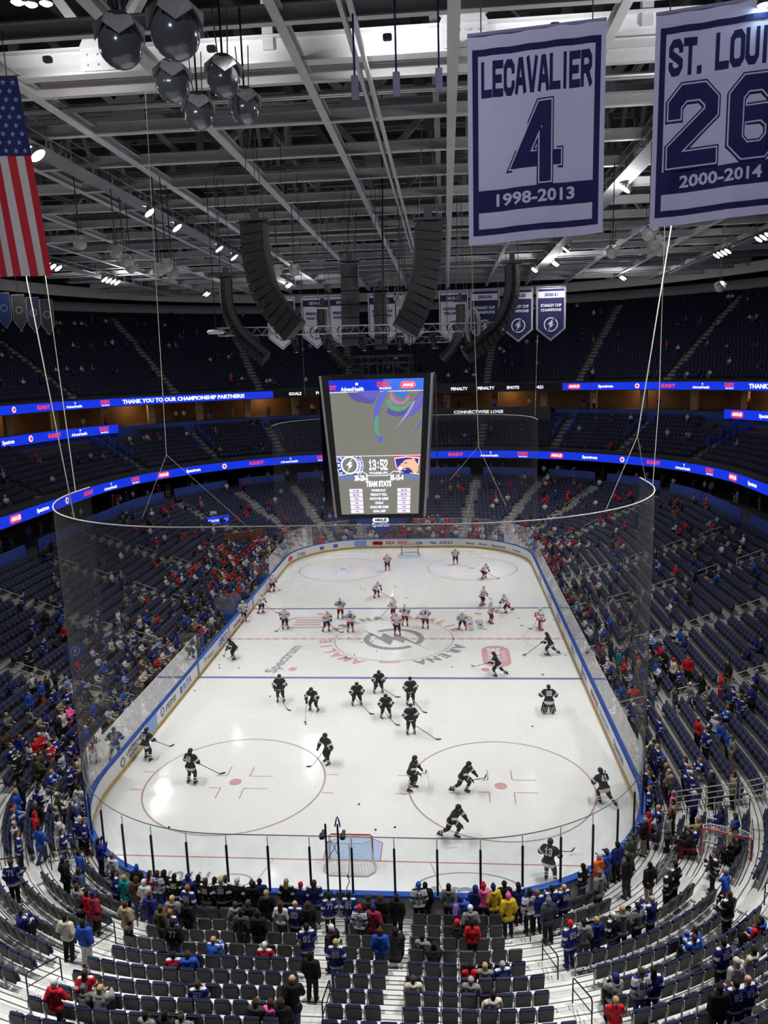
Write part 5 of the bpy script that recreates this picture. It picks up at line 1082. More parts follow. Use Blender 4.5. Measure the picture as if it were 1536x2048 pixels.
def hair_of(p, kind):
    h, u = p.hd, p.hax; f = V3((0, u.z, -u.y))
    def g(b):
        if kind in ('short', 'long', 'tail'): b.capsule(h+u*.03-f*.02, h+u*.04-f*.012, .098, .096, 14); b.capsule(h-u*.045-f*.045, h-f*.035, .075, .085)
        if kind == 'long': b.capsule(h-f*.055, h-u*.2-f*.075, .09, .10, 12, flat=.6); b.capsule(h-u*.2-f*.075, h-u*.31-f*.085, .10, .05, 12, flat=.55)
        if kind == 'tail': b.capsule(h-f*.095+u*.02, h-f*.12-u*.19, .04, .018)
        if kind in ('cap', 'beanie'): b.capsule(h+u*.035-f*.01, h+u*.045-f*.008, .102, .1, 14); b.capsule(h-u*.04-f*.05, h-f*.035, .07, .08)
        if kind == 'cap': b.capsule(h+u*.035+f*.085, h+u*.025+f*.15, .05, .045, 10, flat=.3)
        if kind == 'beanie': b.capsule(h+u*.1, h+u*.155, .06, .045)
        if kind == 'hood': b.capsule(h+u*.02-f*.025, h+u*.045-f*.02, .118, .115, 14); b.capsule(h-u*.1-f*.05, h-u*.02-f*.03, .1, .11)
        if kind == 'bald': b.capsule(h-u*.04-f*.055, h-u*.02-f*.05, .062, .062)
    return g
m_skin = mat_objcolor('skin', .6); m_dye = mat_objcolor('cloth_dyed', .8); m_trim = mat_objcolor('cloth_trim', .8, True); m_shoe = mat('shoe', (.035, .035, .04), .5); m_num = mat('jersey_number_white', (.7, .7, .72), .7, noise=.05); m_numn = mat('jersey_number_navy', (.015, .02, .11), .7); m_phone = mat('phone_black', (.01, .01, .012), .2)
POSES = {
    'stand': Pose(), 'pockets': Pose(elL=(-.1, -.06, -.26), elR=(.1, -.06, -.26), haL=(.07, .17, -.12), haR=(-.07, .17, -.12)),
    'phone': Pose(elL=(-.08, .08, -.24), elR=(.08, .08, -.24), haL=(.12, .2, .13), haR=(-.12, .2, .13)), 'armsup': Pose(elL=(-.14, .14, -.02), elR=(.14, .14, -.02), haL=(.06, .1, .22), haR=(-.06, .1, .22)),
    'crossed': Pose(elL=(-.06, .06, -.26), elR=(.06, .06, -.26), haL=(.2, .12, .03), haR=(-.2, .12, .03), lean=.03), 'turned': Pose(lean=.06, elR=(.1, .02, -.26), haR=(.03, .2, -.05), kneeL=(-.1, .08, .5), ankL=(-.1, .1, .09)),
    'walk': Pose(lean=.08, kneeL=(-.1, .2, .5), ankL=(-.1, .2, .1), kneeR=(.1, .0, .5), ankR=(.1, -.2, .12), elL=(-.06, -.12, -.25), elR=(.06, .08, -.25), haR=(-.02, .16, -.14)),
    'sit': Pose(hip=.47, hipy=-.1, kneeL=(-.13, .34, .5), kneeR=(.13, .34, .5), ankL=(-.13, .32, .09), ankR=(.13, .32, .09), elL=(-.06, .06, -.25), elR=(.06, .06, -.25), haL=(.07, .2, .0), haR=(-.07, .2, 0), lean=-.04),
    'sitlean': Pose(hip=.47, hipy=-.1, kneeL=(-.16, .34, .5), kneeR=(.16, .34, .5), ankL=(-.16, .3, .09), ankR=(.16, .3, .09), elL=(-.02, .2, -.18), elR=(.02, .2, -.18), haL=(.1, .16, .06), haR=(-.1, .16, .06), lean=.32, nod=.1)}
MESH = {}
def person_mesh(pose, what, kind=None):
    k = (pose, what, kind)
    if k not in MESH:
        p = POSES[pose]; nm = what
        if what == 'body': MESH[k] = fuse(skin_of(p), .0135, nm, [m_skin], 3)
        elif what == 'top':
            if kind == 'jersey': MESH[k] = fuse(top_of(p, .04, 1, .16), .022, 'jersey', [m_dye, m_trim], 3, jersey_bands(p, .16, .04))
            elif kind == 'hoodie': MESH[k] = fuse(top_of(p, .034, 1, .1, True), .022, 'hoodie', [m_dye], 3)
            elif kind == 'coat': MESH[k] = fuse(top_of(p, .045, 1, .22, True), .024, 'coat', [m_dye], 3)
            else: MESH[k] = fuse(top_of(p, .02, 0, .08), .022, 'shirt', [m_dye], 3)
        elif what == 'trousers': MESH[k] = fuse(trousers_of(p), .022, nm, [m_dye], 3)
        elif what == 'hair': MESH[k] = fuse(hair_of(p, kind), .016, nm, [m_dye], 3)
        elif what == 'shoe': MESH[k] = fuse(shoe_of(p, kind), .016, nm, [m_shoe], 2)
    return MESH[k]
NUMM = {}
def number_mesh(s, dark=False, name=''):
    k = (s, dark, name)
    if k not in NUMM:
        b = MB(); block(b, s, lambda u, v: (u, 0, v), .24, cv=-.1, th=1.6, width=.10+.115*(len(s)-1)+.03)
        if name: text(b, name, lambda u, v: (u, 0, v), .05, cv=.17, width=min(.26, .035*len(name)), bold=.03)
        NUMM[k] = b.mesh('number_lettering', m_numn if dark else m_num)
    return NUMM[k]
C_ = dict(navy=(.014, .024, .15), royal=(.02, .08, .42), black=(.012, .012, .014), white=(.6, .6, .6), grey=(.2, .2, .2), red=(.5, .015, .025), teal=(.0, .2, .2), tan=(.32, .25, .16), olive=(.06, .065, .035), orange=(.8, .13, .02), pink=(.8, .12, .35), yellow=(.62, .42, .03), purple=(.25, .12, .4), sky=(.25, .33, .62), denim=(.06, .09, .17), khaki=(.3, .24, .16), cream=(.55, .5, .42), charcoal=(.05, .05, .055), brown=(.08, .045, .02), blond=(.45, .3, .13), ginger=(.3, .1, .03), maroon=(.25, .02, .04))
HAIRC = dict(black=(.012, .01, .008), brown=(.06, .03, .014), blond=(.4, .27, .12), grey=(.3, .3, .3), ginger=(.28, .1, .03))
SKINS = [(.62, .36, .25), (.55, .31, .2), (.45, .24, .15), (.22, .1, .05), (.66, .4, .3)]
TXT = dict(jersey='jersey', hoodie='hoodie', coat='coat', shirt='shirt')
def copy_part(me, name, par, col=None, trim=None, loc=None):
    o = bpy.data.objects.new(name, me); COL.objects.link(o); o.parent = par
    if col: o.color = (*col, 1)
    if trim is not None: o['trim'] = list(trim)
    if loc is not None: o.location = loc
    return o
def person(loc, rz, pose, top, topc, legc, hair, hairc, label, group, number=None, name='', trim=None, rng=RNG, scale=None, shoes=True, skirtless=True):
    t = thing('person', label, 'person', loc, rz, group); s = scale or rng.uniform(.94, 1.04); t.scale = (s, s, s); p = POSES[pose]
    sk = rng.choice(SKINS); copy_part(person_mesh(pose, 'body'), 'body', t, sk)
    tp = copy_part(person_mesh(pose, 'top', top), TXT[top], t, C_[topc], trim or (C_['white'] if topc in ('navy', 'black', 'royal', 'red') else C_['navy']))
    copy_part(person_mesh(pose, 'trousers'), 'trousers', t, C_[legc])
    if hair: copy_part(person_mesh(pose, 'hair', hair), {'cap': 'cap', 'beanie': 'knit_hat', 'hood': 'hood'}.get(hair, 'hair'), t, C_[hairc] if hair in ('cap', 'beanie', 'hood') else HAIRC[hairc])
    if shoes:
        for i in (0, 1): copy_part(person_mesh(pose, 'shoe', i), 'shoe', t)
    if number:
        q = p.chest+p.ax*.0; n = V3((0, -p.ax.z, p.ax.y)); o = copy_part(number_mesh(number, topc in ('white', 'cream', 'yellow'), name), 'number_lettering', tp, loc=q+n*.166); o.rotation_euler = (-math.atan2(p.ax.y, p.ax.z), 0, 0)
    return t
# ------------------------------------------------------------------ skaters
SK = {
    'upright': Pose(hip=.98, lean=.16, hipy=-.02, kneeL=(-.16, .1, .55), kneeR=(.16, .1, .55), ankL=(-.2, -.02, .15), ankR=(.2, -.02, .15), elL=(-.16, .04, -.24), elR=(.16, .04, -.24), haL=(.1, .2, -.1), haR=(-.08, .17, -.14), sh=.2),
    'crouch': Pose(hip=.84, lean=.62, hipy=-.16, kneeL=(-.2, .1, .5), kneeR=(.2, .1, .5), ankL=(-.27, -.05, .15), ankR=(.27, -.05, .15), elL=(-.16, .1, -.22), elR=(.16, .1, -.22), haL=(.14, .18, -.12), haR=(-.1, .16, -.17), sh=.2, nod=-.15),
    'stride': Pose(hip=.88, lean=.5, hipy=-.05, kneeL=(-.12, .24, .53), kneeR=(.2, -.16, .5), ankL=(-.1, .08, .15), ankR=(.3, -.52, .24), elL=(-.16, .06, -.23), elR=(.16, .1, -.22), haL=(.1, .2, -.06), haR=(-.08, .18, -.12), sh=.2, nod=-.1),
    'glide': Pose(hip=.93, lean=.34, hipy=-.08, kneeL=(-.14, .14, .54), kneeR=(.2, .04, .53), ankL=(-.13, .04, .15), ankR=(.3, -.14, .15), elL=(-.17, .02, -.23), elR=(.17, .06, -.23), haL=(.12, .19, -.09), haR=(-.08, .19, -.12), sh=.2),
    'goalie': Pose(hip=.92, lean=.3, hipy=-.08, kneeL=(-.17, .12, .54), kneeR=(.17, .12, .54), ankL=(-.26, .0, .15), ankR=(.26, .0, .15), elL=(-.2, .04, -.22), elR=(.2, .04, -.22), haL=(-.02, .2, -.08), haR=(.02, .2, -.08), sh=.2)}
k_black = mat('team_black', (.012, .012, .014), .7, noise=.3); k_white = mat('team_white', (.62, .62, .62), .7); k_red = mat('team_red', (.5, .02, .03), .7); k_navy = mat('team_navy', (.012, .017, .06), .7); k_steelb = mat('skate_blade', (.5, .5, .52), .3, .8)
k_helmw = mat('helmet_white', (.68, .68, .68), .35); k_helmb = mat('helmet_black', (.012, .012, .014), .35); k_pads = mat('goalie_pad_white', (.6, .6, .58), .6); k_skin = mat('face_skin', (.55, .32, .22), .6)
TEAM = {'home': dict(j=k_black, t=k_white, p=k_black, s=k_black, st=k_white, h=k_helmb, g=k_black, pads=k_pads), 'away': dict(j=k_white, t=k_red, p=k_navy, s=k_red, st=k_white, h=k_helmw, g=k_navy, pads=k_red)}
SM_ = {}
def sk_mesh(pose, what, team, i=0):
    key = (pose, what, team, i)
    if key in SM_: return SM_[key]
    p = SK[pose]; T = TEAM[team]; go = pose == 'goalie'
    if what == 'body': m = fuse(skin_of(p, False), .02, 'body', [k_skin], 3)
    elif what == 'jersey':
        g = .075 if not go else .1
        m = fuse(top_of(p, g, 1, .14), .026, 'jersey', [T['j'], T['t']], 3, jersey_bands(p, .16, g, 0))
    elif what == 'hockey_pants':
        def f(b):
            b.capsule(p.pel-V3((.1, 0, 0)), p.pel+V3((.1, 0, 0)), .15, .15)
            for h, k, a in p.legs(): b.capsule(h, h.lerp(k, .88), .135, .115)
        m = fuse(f, .026, 'hockey_pants', [T['p']], 3)
    elif what == 'sock':
        h, k, a = p.legs()[i]
        def f(b): b.capsule(h.lerp(k, .85), k, .09, .095); b.capsule(k, a, .092, .068)
        def cl(C):
            t, d = seg_t(C, k, a); r = np.zeros(len(C), int); r[((t > .42) & (t < .58)) | ((t > .72) & (t < .84))] = 1; return r
        m = fuse(f, .022, 'sock', [T['s'], T['st']], 3, cl)
    elif what == 'skate':
        h, k, a = p.legs()[i]; fw = V3((0, 1, 0)); dn = (a-k).normalized(); dn = V3((dn.x*.5, dn.y*.3, dn.z)).normalized()
        def f(b): b.capsule(a+V3((0, 0, .06)), a, .06, .06); b.capsule(a+dn*.04-fw*.05, a+dn*.045+fw*.17, .052, .046)
        m = fuse(f, .02, 'skate', [k_helmb], 3)
        b = MB(); q = a+dn*.085; b.bar(q-fw*.1, q+fw*.2, .03, .03); b.bar(q-fw*.11+dn*.03, q+fw*.21+dn*.03, .008, .035)
        n0 = len(m.vertices); bm = bmesh.new(); bm.from_mesh(m); vs_ = [bm.verts.new(v) for v in b.v]
        for fc in b.f: nf = bm.faces.new([vs_[x] for x in fc]); nf.material_index = 1
        bm.to_mesh(m); bm.free(); m.materials.append(k_steelb)
    elif what == 'glove':
        s_, e, w, sd = p.arms()[i]; d = (w-e).normalized()
        def f(b):
            b.capsule(w-d*.07, w+d*.03, .062, .06); b.capsule(w+d*.03, w+d*.08, .058, .05, flat=.8); hand(b, e, w+d*.03, sd, 1.7)
        m = fuse(f, .016, 'glove', [T['g']], 2)
    elif what == 'helmet':
        h, u = p.hd, p.hax; f_ = V3((0, u.z, -u.y))
        def f(b): b.capsule(h+u*.04-f_*.02, h+u*.055+f_*.005, .122, .118, 14); b.capsule(h-u*.03-f_*.06, h+u*.02-f_*.04, .09, .1); b.capsule(h+u*.075+f_*.07, h+u*.07+f_*.08, .06, .055)
        def f2(b): f(b); b.capsule(h-u*.05+f_*.06, h-u*.02+f_*.06, .085, .09)
        m = fuse(f2 if go else f, .018, 'helmet', [T['h']], 3)
    elif what == 'leg_pad':
        h, k, a = p.legs()[i]; z = (h.lerp(k, .55)-a).normalized(); y = V3((0, 1, 0)); y = (y-z*y.dot(z)).normalized(); x = y.cross(z); R = Matrix((x, y, z)).transposed(); c = (h.lerp(k, .55)+a)/2+y*.1
        b = MB(); L = (h.lerp(k, .55)-a).length+.1
        for q in range(5): b.bevel_box(c+z*(L*(-.4+.2*q)), (.29, .13+.02*(q % 2), L*.205), .03, 0, R)
        for s in (-1, 1): b.bevel_box(c+x*s*.15-y*.06, (.05, .16, L*.85), .02, 1, R)
        m = b.mesh('leg_pad', [T['pads'], k_white if team == 'away' else k_black])
    elif what == 'blocker':
        s_, e, w, sd = p.arms()[1]; d = (w-e).normalized(); b = MB(); b.bevel_box(w+V3((.05, .04, -.02)), (.07, .2, .36), .03, 0); m = b.mesh('blocker', [T['pads']])
    elif what == 'catching_glove':
        s_, e, w, sd = p.arms()[0]; d = (w-e).normalized()
        def f(b): b.capsule(w, w+d*.1, .08, .1, flat=.7); b.capsule(w+d*.1, w+d*.2-V3((.08, 0, 0)), .09, .06, flat=.5); b.capsule(w, w+d*.12+V3((.1, 0, .05)), .05, .04)
        m = fuse(f, .018, 'catching_glove', [T['pads']], 3)
    SM_[key] = m; return m
m_shaft = mat('stick_shaft', (.03, .03, .032), .4); m_tape = mat('stick_tape', (.02, .02, .02), .8); m_tapew = mat('stick_butt_tape', (.6, .6, .6), .8); m_paddle = mat('goalie_paddle', (.4, .4, .4), .5)
def skater(label, u, v, rz, pose, team, number=None, blade=None, air=0):
    p0 = on_z(u, v, 0); goalie = pose == 'goalie'; t = thing('hockey_player', label, 'hockey player', (p0.x, p0.y, 0), math.radians(rz), 'home team in black' if team == 'home' else 'visiting team in white'); t.scale = (1.04,)*3; p = SK[pose]
    # local floor correction: blades rest on the ice
    t.location.z = -.02*1.04
    parts_ = {nm: copy_part(sk_mesh(pose, nm, team), nm, t) for nm in ('body', 'jersey', 'hockey_pants', 'helmet')}
    for i in (0, 1):
        copy_part(sk_mesh(pose, 'sock', team, i), 'sock', t); copy_part(sk_mesh(pose, 'skate', team, i), 'skate', t)
        if goalie: copy_part(sk_mesh(pose, 'leg_pad', team, i), 'leg_pad', t)
        else: copy_part(sk_mesh(pose, 'glove', team, i), 'glove', t)
    if goalie: copy_part(sk_mesh(pose, 'blocker', team), 'blocker', t); copy_part(sk_mesh(pose, 'catching_glove', team), 'catching_glove', t)
    if number:
        n = V3((0, -p.ax.z, p.ax.y)); o = copy_part(number_mesh(number, team == 'away', ''), 'number_lettering', parts_['jersey'], loc=p.chest+p.ax*.0+n*(.205 if not goalie else .225)); o.rotation_euler = (-math.atan2(p.ax.y, p.ax.z), 0, 0); o.scale = (1.25,)*3
    if blade:
        bpy.context.view_layer.update(); M = t.matrix_world; a = p.arms()
        hT, hL = (M @ (a[0][2]+(a[0][2]-a[0][1]).normalized()*.06), M @ (a[1][2]+(a[1][2]-a[1][1]).normalized()*.06))
        e = on_z(*blade, .03+air) if not air else at_depth(blade[0], blade[1], pix(t.location)[2]-.6)
        if (hT-e).length < (hL-e).length: hT, hL = hL, hT
        d = (e-hT); L = d.length
        if L > 1.95: e = hT+d*(1.95/L); e.z = max(e.z, .03)
        s = thing('hockey_stick', label.replace('player', 'stick of the player').replace('goalie', 'stick of the goalie') if len(label.split()) < 12 else 'hockey stick held by '+' '.join(label.split()[:12]), 'hockey stick', tuple(e), 0, 'hockey sticks'); q = hT-e; dr = q.normalized()
        b = MB(); b.bar(dr*.05, q+dr*.12, .022, .03); b.build('shaft', m_shaft if not goalie else m_paddle, s); f2 = V3((dr.y, -dr.x, 0)) if abs(dr.x)+abs(dr.y) > .05 else V3((1, 0, 0)); f2.normalize()
        out = V3((-dr.x, -dr.y, 0)).normalized() if (dr.xy.length > .1) else V3((1, 0, 0)); b = MB(); b.tube([dr*.1, out*.03+V3((0, 0, .012)), out*.16+f2*.02+V3((0, 0, .012)), out*.29+f2*.05+V3((0, 0, .02))], [.018, .03, .035, .022], 6); b.build('blade', m_tape, s)
        b = MB(); b.bar(q-dr*.02, q+dr*.14, .03, .036); b.build('butt_tape', m_tapew, s)
    return t
PL = [
 ('black-shirted player fifty-four skating along the bench-side boards', 295, 1519, -20, 'glide', 'home', '54', (340, 1493)),
 ('black-shirted player forty-eight inside the bench-side near circle', 384, 1567, -18, 'upright', 'home', '48', (440, 1548)),
 ('black-shirted player bending beside the red line at the bench-side boards', 467, 1318, 110, 'crouch', 'home', None, (449, 1313)),
 ('black-shirted player nearest the bench boards in the group facing us', 562, 1404, 178, 'upright', 'home', None, (575, 1419)),
 ('black-shirted player crouching low with stick out toward the near net', 628, 1422, 160, 'crouch', 'home', None, (611, 1445)),
 ('black-shirted player waiting third from the bench side in the facing group', 714, 1411, 195, 'crouch', 'home', None, (740, 1427)),
 ('black-shirted player farthest back on the blue line in the facing group', 757, 1386, 200, 'crouch', 'home', None, (792, 1394)),
 ('black-shirted player stretching wide in the middle of the facing group', 772, 1436, 190, 'crouch', 'home', None, (791, 1449)),
 ('black-shirted player just behind the bareheaded one in the facing group', 821, 1410, 195, 'upright', 'home', None, (846, 1424)),
 ('ginger-topped black-shirted player standing tall with a long stick reach', 822, 1468, 190, 'upright', 'home', None, (873, 1479)),
 ('black-shirted player gliding at the edge of the bench-side near circle', 656, 1528, 140, 'glide', 'home', None, (623, 1533)),
 ('black-shirted player skating between the two near circles', 826, 1578, -100, 'glide', 'home', None, (853, 1546)),
 ('black-shirted player carrying his stick through the penalty-side near circle', 928, 1585, -115, 'stride', 'home', None, (973, 1555)),
 ('black-shirted player striding closest above the near goal line', 907, 1676, -120, 'stride', 'home', None, None),
 ('black-shirted player thirteen behind the goal line at the near glass', 1098, 1762, -25, 'glide', 'home', '13', (1153, 1703)),
 ('black-shirted player forty-one leaning hard at the penalty-side circle edge', 1206, 1608, 24, 'stride', 'home', '41', None),
 ('black-shirted goalie eighty-eight in white pads', 1097, 1428, 0, 'goalie', 'home', '88', (1122, 1388)),
 ('black-shirted player racing past the referee crease', 1100, 1311, 65, 'stride', 'home', '71', (1052, 1309)),
 ('black-shirted player leaning over the near blue line beside a red dot', 995, 1353, 70, 'stride', 'home', '18', (945, 1334)),
 ('white-shirted player standing on the octagonal ice logo', 571, 1258, 175, 'upright', 'away', None, (556, 1262)),
 ('white-shirted player up against the bench-side boards near the red line', 487, 1244, -150, 'upright', 'away', None, None),
 ('white-shirted player beside the far blue line next to the bench', 523, 1226, -110, 'glide', 'away', None, (553, 1226)),
 ('white-shirted player farthest along the bench-side boards', 545, 1183, -120, 'glide', 'away', None, (558, 1181)),
 ('white-shirted player seen from behind by the far blue line', 681, 1238, 0, 'upright', 'away', '26', None),
 ('white-shirted player with stick down on the centre ring edge', 654, 1263, -140, 'glide', 'away', None, (681, 1265)),
 ('white-shirted player forty-two beside the arena lettering', 701, 1265, 5, 'upright', 'away', '42', None),
 ('white-shirted player behind two team mates near the bolt tip', 788, 1236, 60, 'upright', 'away', None, (757, 1238)),
 ('white-shirted player turned away in the central trio', 810, 1253, -10, 'upright', 'away', '8', None),
 ('white-shirted player seventeen at the front of the central trio', 795, 1271, 178, 'upright', 'away', None, None),
 ('white-shirted player with legs apart above the ice bolt', 851, 1258, 0, 'upright', 'away', '4', None),
 ('white-shirted player bending beside the red pill lettering', 925, 1260, 180, 'crouch', 'away', None, None),
 ('white-shirted player alone above the far blue line', 965, 1211, -100, 'glide', 'away', None, (983, 1200)),
 ('white-shirted player with stick held flat toward a team mate', 981, 1247, -70, 'upright', 'away', None, (1010, 1229)),
 ('white-shirted player receiving beside the far blue line', 1014, 1226, 95, 'stride', 'away', None, (996, 1222)),
 ('white-shirted player crouching alone in the far zone', 753, 1195, -130, 'crouch', 'away', None, (781, 1196)),
 ('white-shirted player waiting beside the far goal', 775, 1141, -175, 'upright', 'away', None, (797, 1116)),
 ('white-shirted player standing in the penalty-side far circle', 911, 1129, 180, 'upright', 'away', None, None),
 ('white-shirted player bent low in the penalty-side far circle', 968, 1157, -125, 'crouch', 'away', None, (994, 1157)),
 ('white-shirted goalie with bright red pads in the referee crease', 1083, 1259, 95, 'goalie', 'away', None, (1063, 1258))]
for a in PL: skater(*a)
# ------------------------------------------------------------------ pucks
m_puck = mat('puck_rubber', (.012, .012, .012), .7)
_pm = MB(); _pm.lathe([(.0, .0), (.05, 0), (.055, .006), (.055, .026), (.05, .032), (0, .032)], n=14); puck_me = _pm.mesh('puck', m_puck)
WHERE = ['near the near goal', 'by the near circles', 'between the blue lines', 'in the far zone']
for i, (u, v) in enumerate([(338, 1655), (718, 1609), (751, 1660), (790, 1655), (1065, 1453), (1084, 1349), (1087, 1350), (1131, 1311), (1210, 1543), (438, 1330), (439, 1336), (478, 1336), (540, 1393), (389, 1382), (700, 1256), (724, 1285), (753, 1302), (745, 1283), (709, 1310), (697, 1276), (904, 1334), (1037, 1236), (1045, 1252), (1042, 1251), (1090, 1310), (722, 1177), (729, 1179), (791, 1175), (812, 1196), (815, 1195), (790, 1172), (560, 1230), (498, 1227), (836, 1230), (847, 1236), (610, 1444), (740, 1428), (500, 1234), (1107, 1240), (1050, 1312)]):
    q = on_z(u, v, 0); o = obj('hockey_puck', puck_me, None, (q.x, q.y, .001)); tag(o, f'black puck lying {WHERE[0 if q.y < -21 else 1 if q.y < -8 else 2 if q.y < 8 else 3]}, {nth(i)} outward from the near glass', 'puck', 'loose pucks on the ice')
# ------------------------------------------------------------------ goals
m_gred = mat('goal_red', (.5, .02, .03), .35); m_gnet = mat('goal_net_cord', (.55, .55, .53), .8); m_gpad = mat('goal_pad_white', (.55, .55, .53), .6)
def goal(label, loc, rz, coarse=.085, cord=.006):
    t = thing('hockey_goal', label, 'goal', loc, rz, 'hockey goals'); b = MB()
    b.tube([(-.915, 0, 0), (-.915, 0, 1.14), (-.83, 0, 1.22), (.83, 0, 1.22), (.915, 0, 1.14), (.915, 0, 0)], .035, 8); b.build('goal_frame', m_gred, t)
    base = [(-.915, 0, .04), (-1.08, -.35, .04), (-1.05, -.75, .04), (-.8, -1.02, .04), (.8, -1.02, .04), (1.05, -.75, .04), (1.08, -.35, .04), (.915, 0, .04)]; b = MB(); b.tube(base, .045, 8); b.build('base_pad', m_gpad, t)
    topf = [(-.83, 0, 1.21), (-.86, -.3, 1.19), (-.6, -.52, 1.16), (.6, -.52, 1.16), (.86, -.3, 1.19), (.83, 0, 1.21)]; b = MB(); b.tube(topf, .025, 6); b.tube([(0, -.52, 1.16), (0, -.55, .6), (0, -1.0, .06)], .03, 6); b.build('rear_frame', m_gpad, t)
    b = MB(); NX = 26
    def lerp_path(P, f):
        L = [0]
        for a, c in zip(P[:-1], P[1:]): L.append(L[-1]+(V3(c)-V3(a)).length)
        q = f*L[-1]; i = int(np.clip(np.searchsorted(L, q)-1, 0, len(P)-2)); return V3(P[i]).lerp(V3(P[i+1]), (q-L[i])/(L[i+1]-L[i]))
    for k in range(NX+1):
        f = k/NX; a, c = lerp_path(topf, f), lerp_path(base, f); b.tube([a, (a+c)/2+V3((0, -.04, -.05)), c], cord, 4)
    for j in range(1, 11):
        f = j/11; b.tube([lerp_path(topf, k/NX).lerp(lerp_path(base, k/NX), f)+V3((0, -.09*math.sin(PI*f)*.5, -.1*math.sin(PI*f)*.5)) for k in range(NX+1)], cord, 4)
    for k in range(1, 12): x = -.83+1.66*k/12; b.tube([(x, 0, 1.21), (x*.8, -.5, 1.16)], cord, 4)
    b.build('net_cord', m_gnet, t); return t
goal('red-framed goal standing on the crease at the near end', (-.0, -27.13, .0), 0); goal('red-framed goal at the far end in front of the far glass', (0, 27.13, 0), PI)
gz = on_z(1450, 1722, .95); goal('spare red goal stored in the penalty-side corner stand among spectators', (gz.x, gz.y, .95), math.radians(160))
# robotic camera masts at the near glass
def mast(label, u, cab, top_extra):
    a = on_z(u, 1783, 1.12); z0 = pix(a)[2]; t = thing('camera_mast', label, 'camera mast', (a.x, -30.72, 1.12), 0, 'robotic camera masts'); H = 2.9
    b = MB(); b.bevel_box((0, 0, H/2), (.07, .07, H), .012); b.build('pole', m_post, t); b = MB(); b.box((0, 0, .06), (.34, .12, .05)); b.box((0, -.02, -.1), (.14, .1, .3)); b.build('clamp', m_char, t)
    b = MB(); b.tube([(0, .05, H*.72), (.1*cab, .4, H*.66), (.25*cab, .5, H*.55), (.05*cab, .3, H*.48), (.0, .06, H*.44)], .014, 6); b.build('cable_loop', m_black, t)
    b = MB(); b.bevel_box((.16*cab*-1, .12, H*.8), (.2, .26, .2), .04); b.lathe([(.07, 0), (.07, .14), (.05, .16)], (.16*-cab, .3, H*.8), 12, 0, Matrix.Rotation(-PI/2, 3, 'X')); b.build('camera_head', m_char, t)
    if top_extra: b = MB(); b.tube([(-.1, 0, H-.1), (-.04, 0, H+.18), (0, 0, H+.3), (.05, 0, H+.18), (.1, 0, H-.1)], .03, 6); b.build('top_bracket', m_postblue, t)
mast('robotic camera mast over the near goal, the one nearer the bench side', 658, 1, False); mast('robotic camera mast over the near goal topped by a blue bracket', 682, -1, True)
t = thing('microphone_arm', 'small bent microphone arm on the cap rail between the masts', 'microphone', (.3, -30.68, 1.12)); b = MB(); b.tube([(0, 0, 0), (0, 0, .25), (.1, .06, .45), (.06, .1, .62)], .018, 6); b.build('arm', m_char, t); b = MB(); b.capsule((.06, .1, .62), (.03, .16, .66), .035, .03, 8); b.build('capsule', m_black, t)
# ------------------------------------------------------------------ seats
m_fab = mat('seat_fabric_navy', (.022, .027, .075), .85, noise=.25, scale=3); m_shell = mat('seat_shell', (.026, .027, .03), .5, noise=.15); m_arm = mat('seat_arm', (.03, .03, .032), .4); m_brk = mat('seat_bracket', (.45, .45, .45), .45, .3)
def inv_bowl(x, y):
    if abs(y) <= CY: d = abs(x)-12.95; return (2, y, d) if x > 0 else (6, -y, d)
    if abs(x) <= CX: d = abs(y)-30.48; return (0, x, d) if y < 0 else (4, -x, d)
    dx, dy = abs(x)-CX, abs(y)-CY; d = math.hypot(dx, dy)-RC; a = math.degrees(math.atan2(dx, dy))
    if y < 0: return (1, a, d) if x > 0 else (7, 90-a, d)
    return (3, 90-a, d) if x > 0 else (5, a, d)
def facing(n): return math.atan2(n[0], -n[1])
def in_frame(p, m=40):
    q = pix(p); return q[2] > 2 and -m < q[0] < 1536+m and -m < q[1] < 2048+m
BLK = {7: [13, 42, 74], 0: [0, 2.44], 1: [14, 50, 77]}
def block_of(sg, s):
    i = sum(1 for c in BLK[sg] if s > c)
    return {7: ['outer bench corner block', 'bench corner block', 'inner bench corner block', 'wide bench block'], 0: ['wide bench block', 'three-seat block', 'middle block'], 1: ['middle block', 'penalty corner block', 'outer penalty corner block', 'last penalty block']}[sg][i]
def blocked(sg, s, d): return (sg == 1 and 34 < s < 64 and d < 3.4) or (sg == 6 and -15 < s < 6.5 and d < 1.6)
SEATS = []      # lower bowl: (sg, s, d, z, r)
for r in range(NROW):
    d = row_d(r)
    for sg in FULL:
        L = seg_len(sg, d); n = int(L/.535); a, c = seg_range(sg)
        for k in range(n):
            s = a+(c-a)*(k+.5)/n
            if in_aisle(sg, s, d, .2) or blocked(sg, s, d): continue
            SEATS.append((sg, s, d, row_z(r), r))
near = [q for q in SEATS if q[0] in (7, 0, 1)]
def spos(q): (x, y), n = bp(q[0], q[1], q[2]); return V3((x, y, q[3])), n
near = [q for q in near if in_frame(spos(q)[0]+V3((0, 0, .8)), 20)]
near.sort(key=lambda q: (spos(q)[0]-CAM_P).length); NEAR = near[:300]; nearset = set(NEAR)
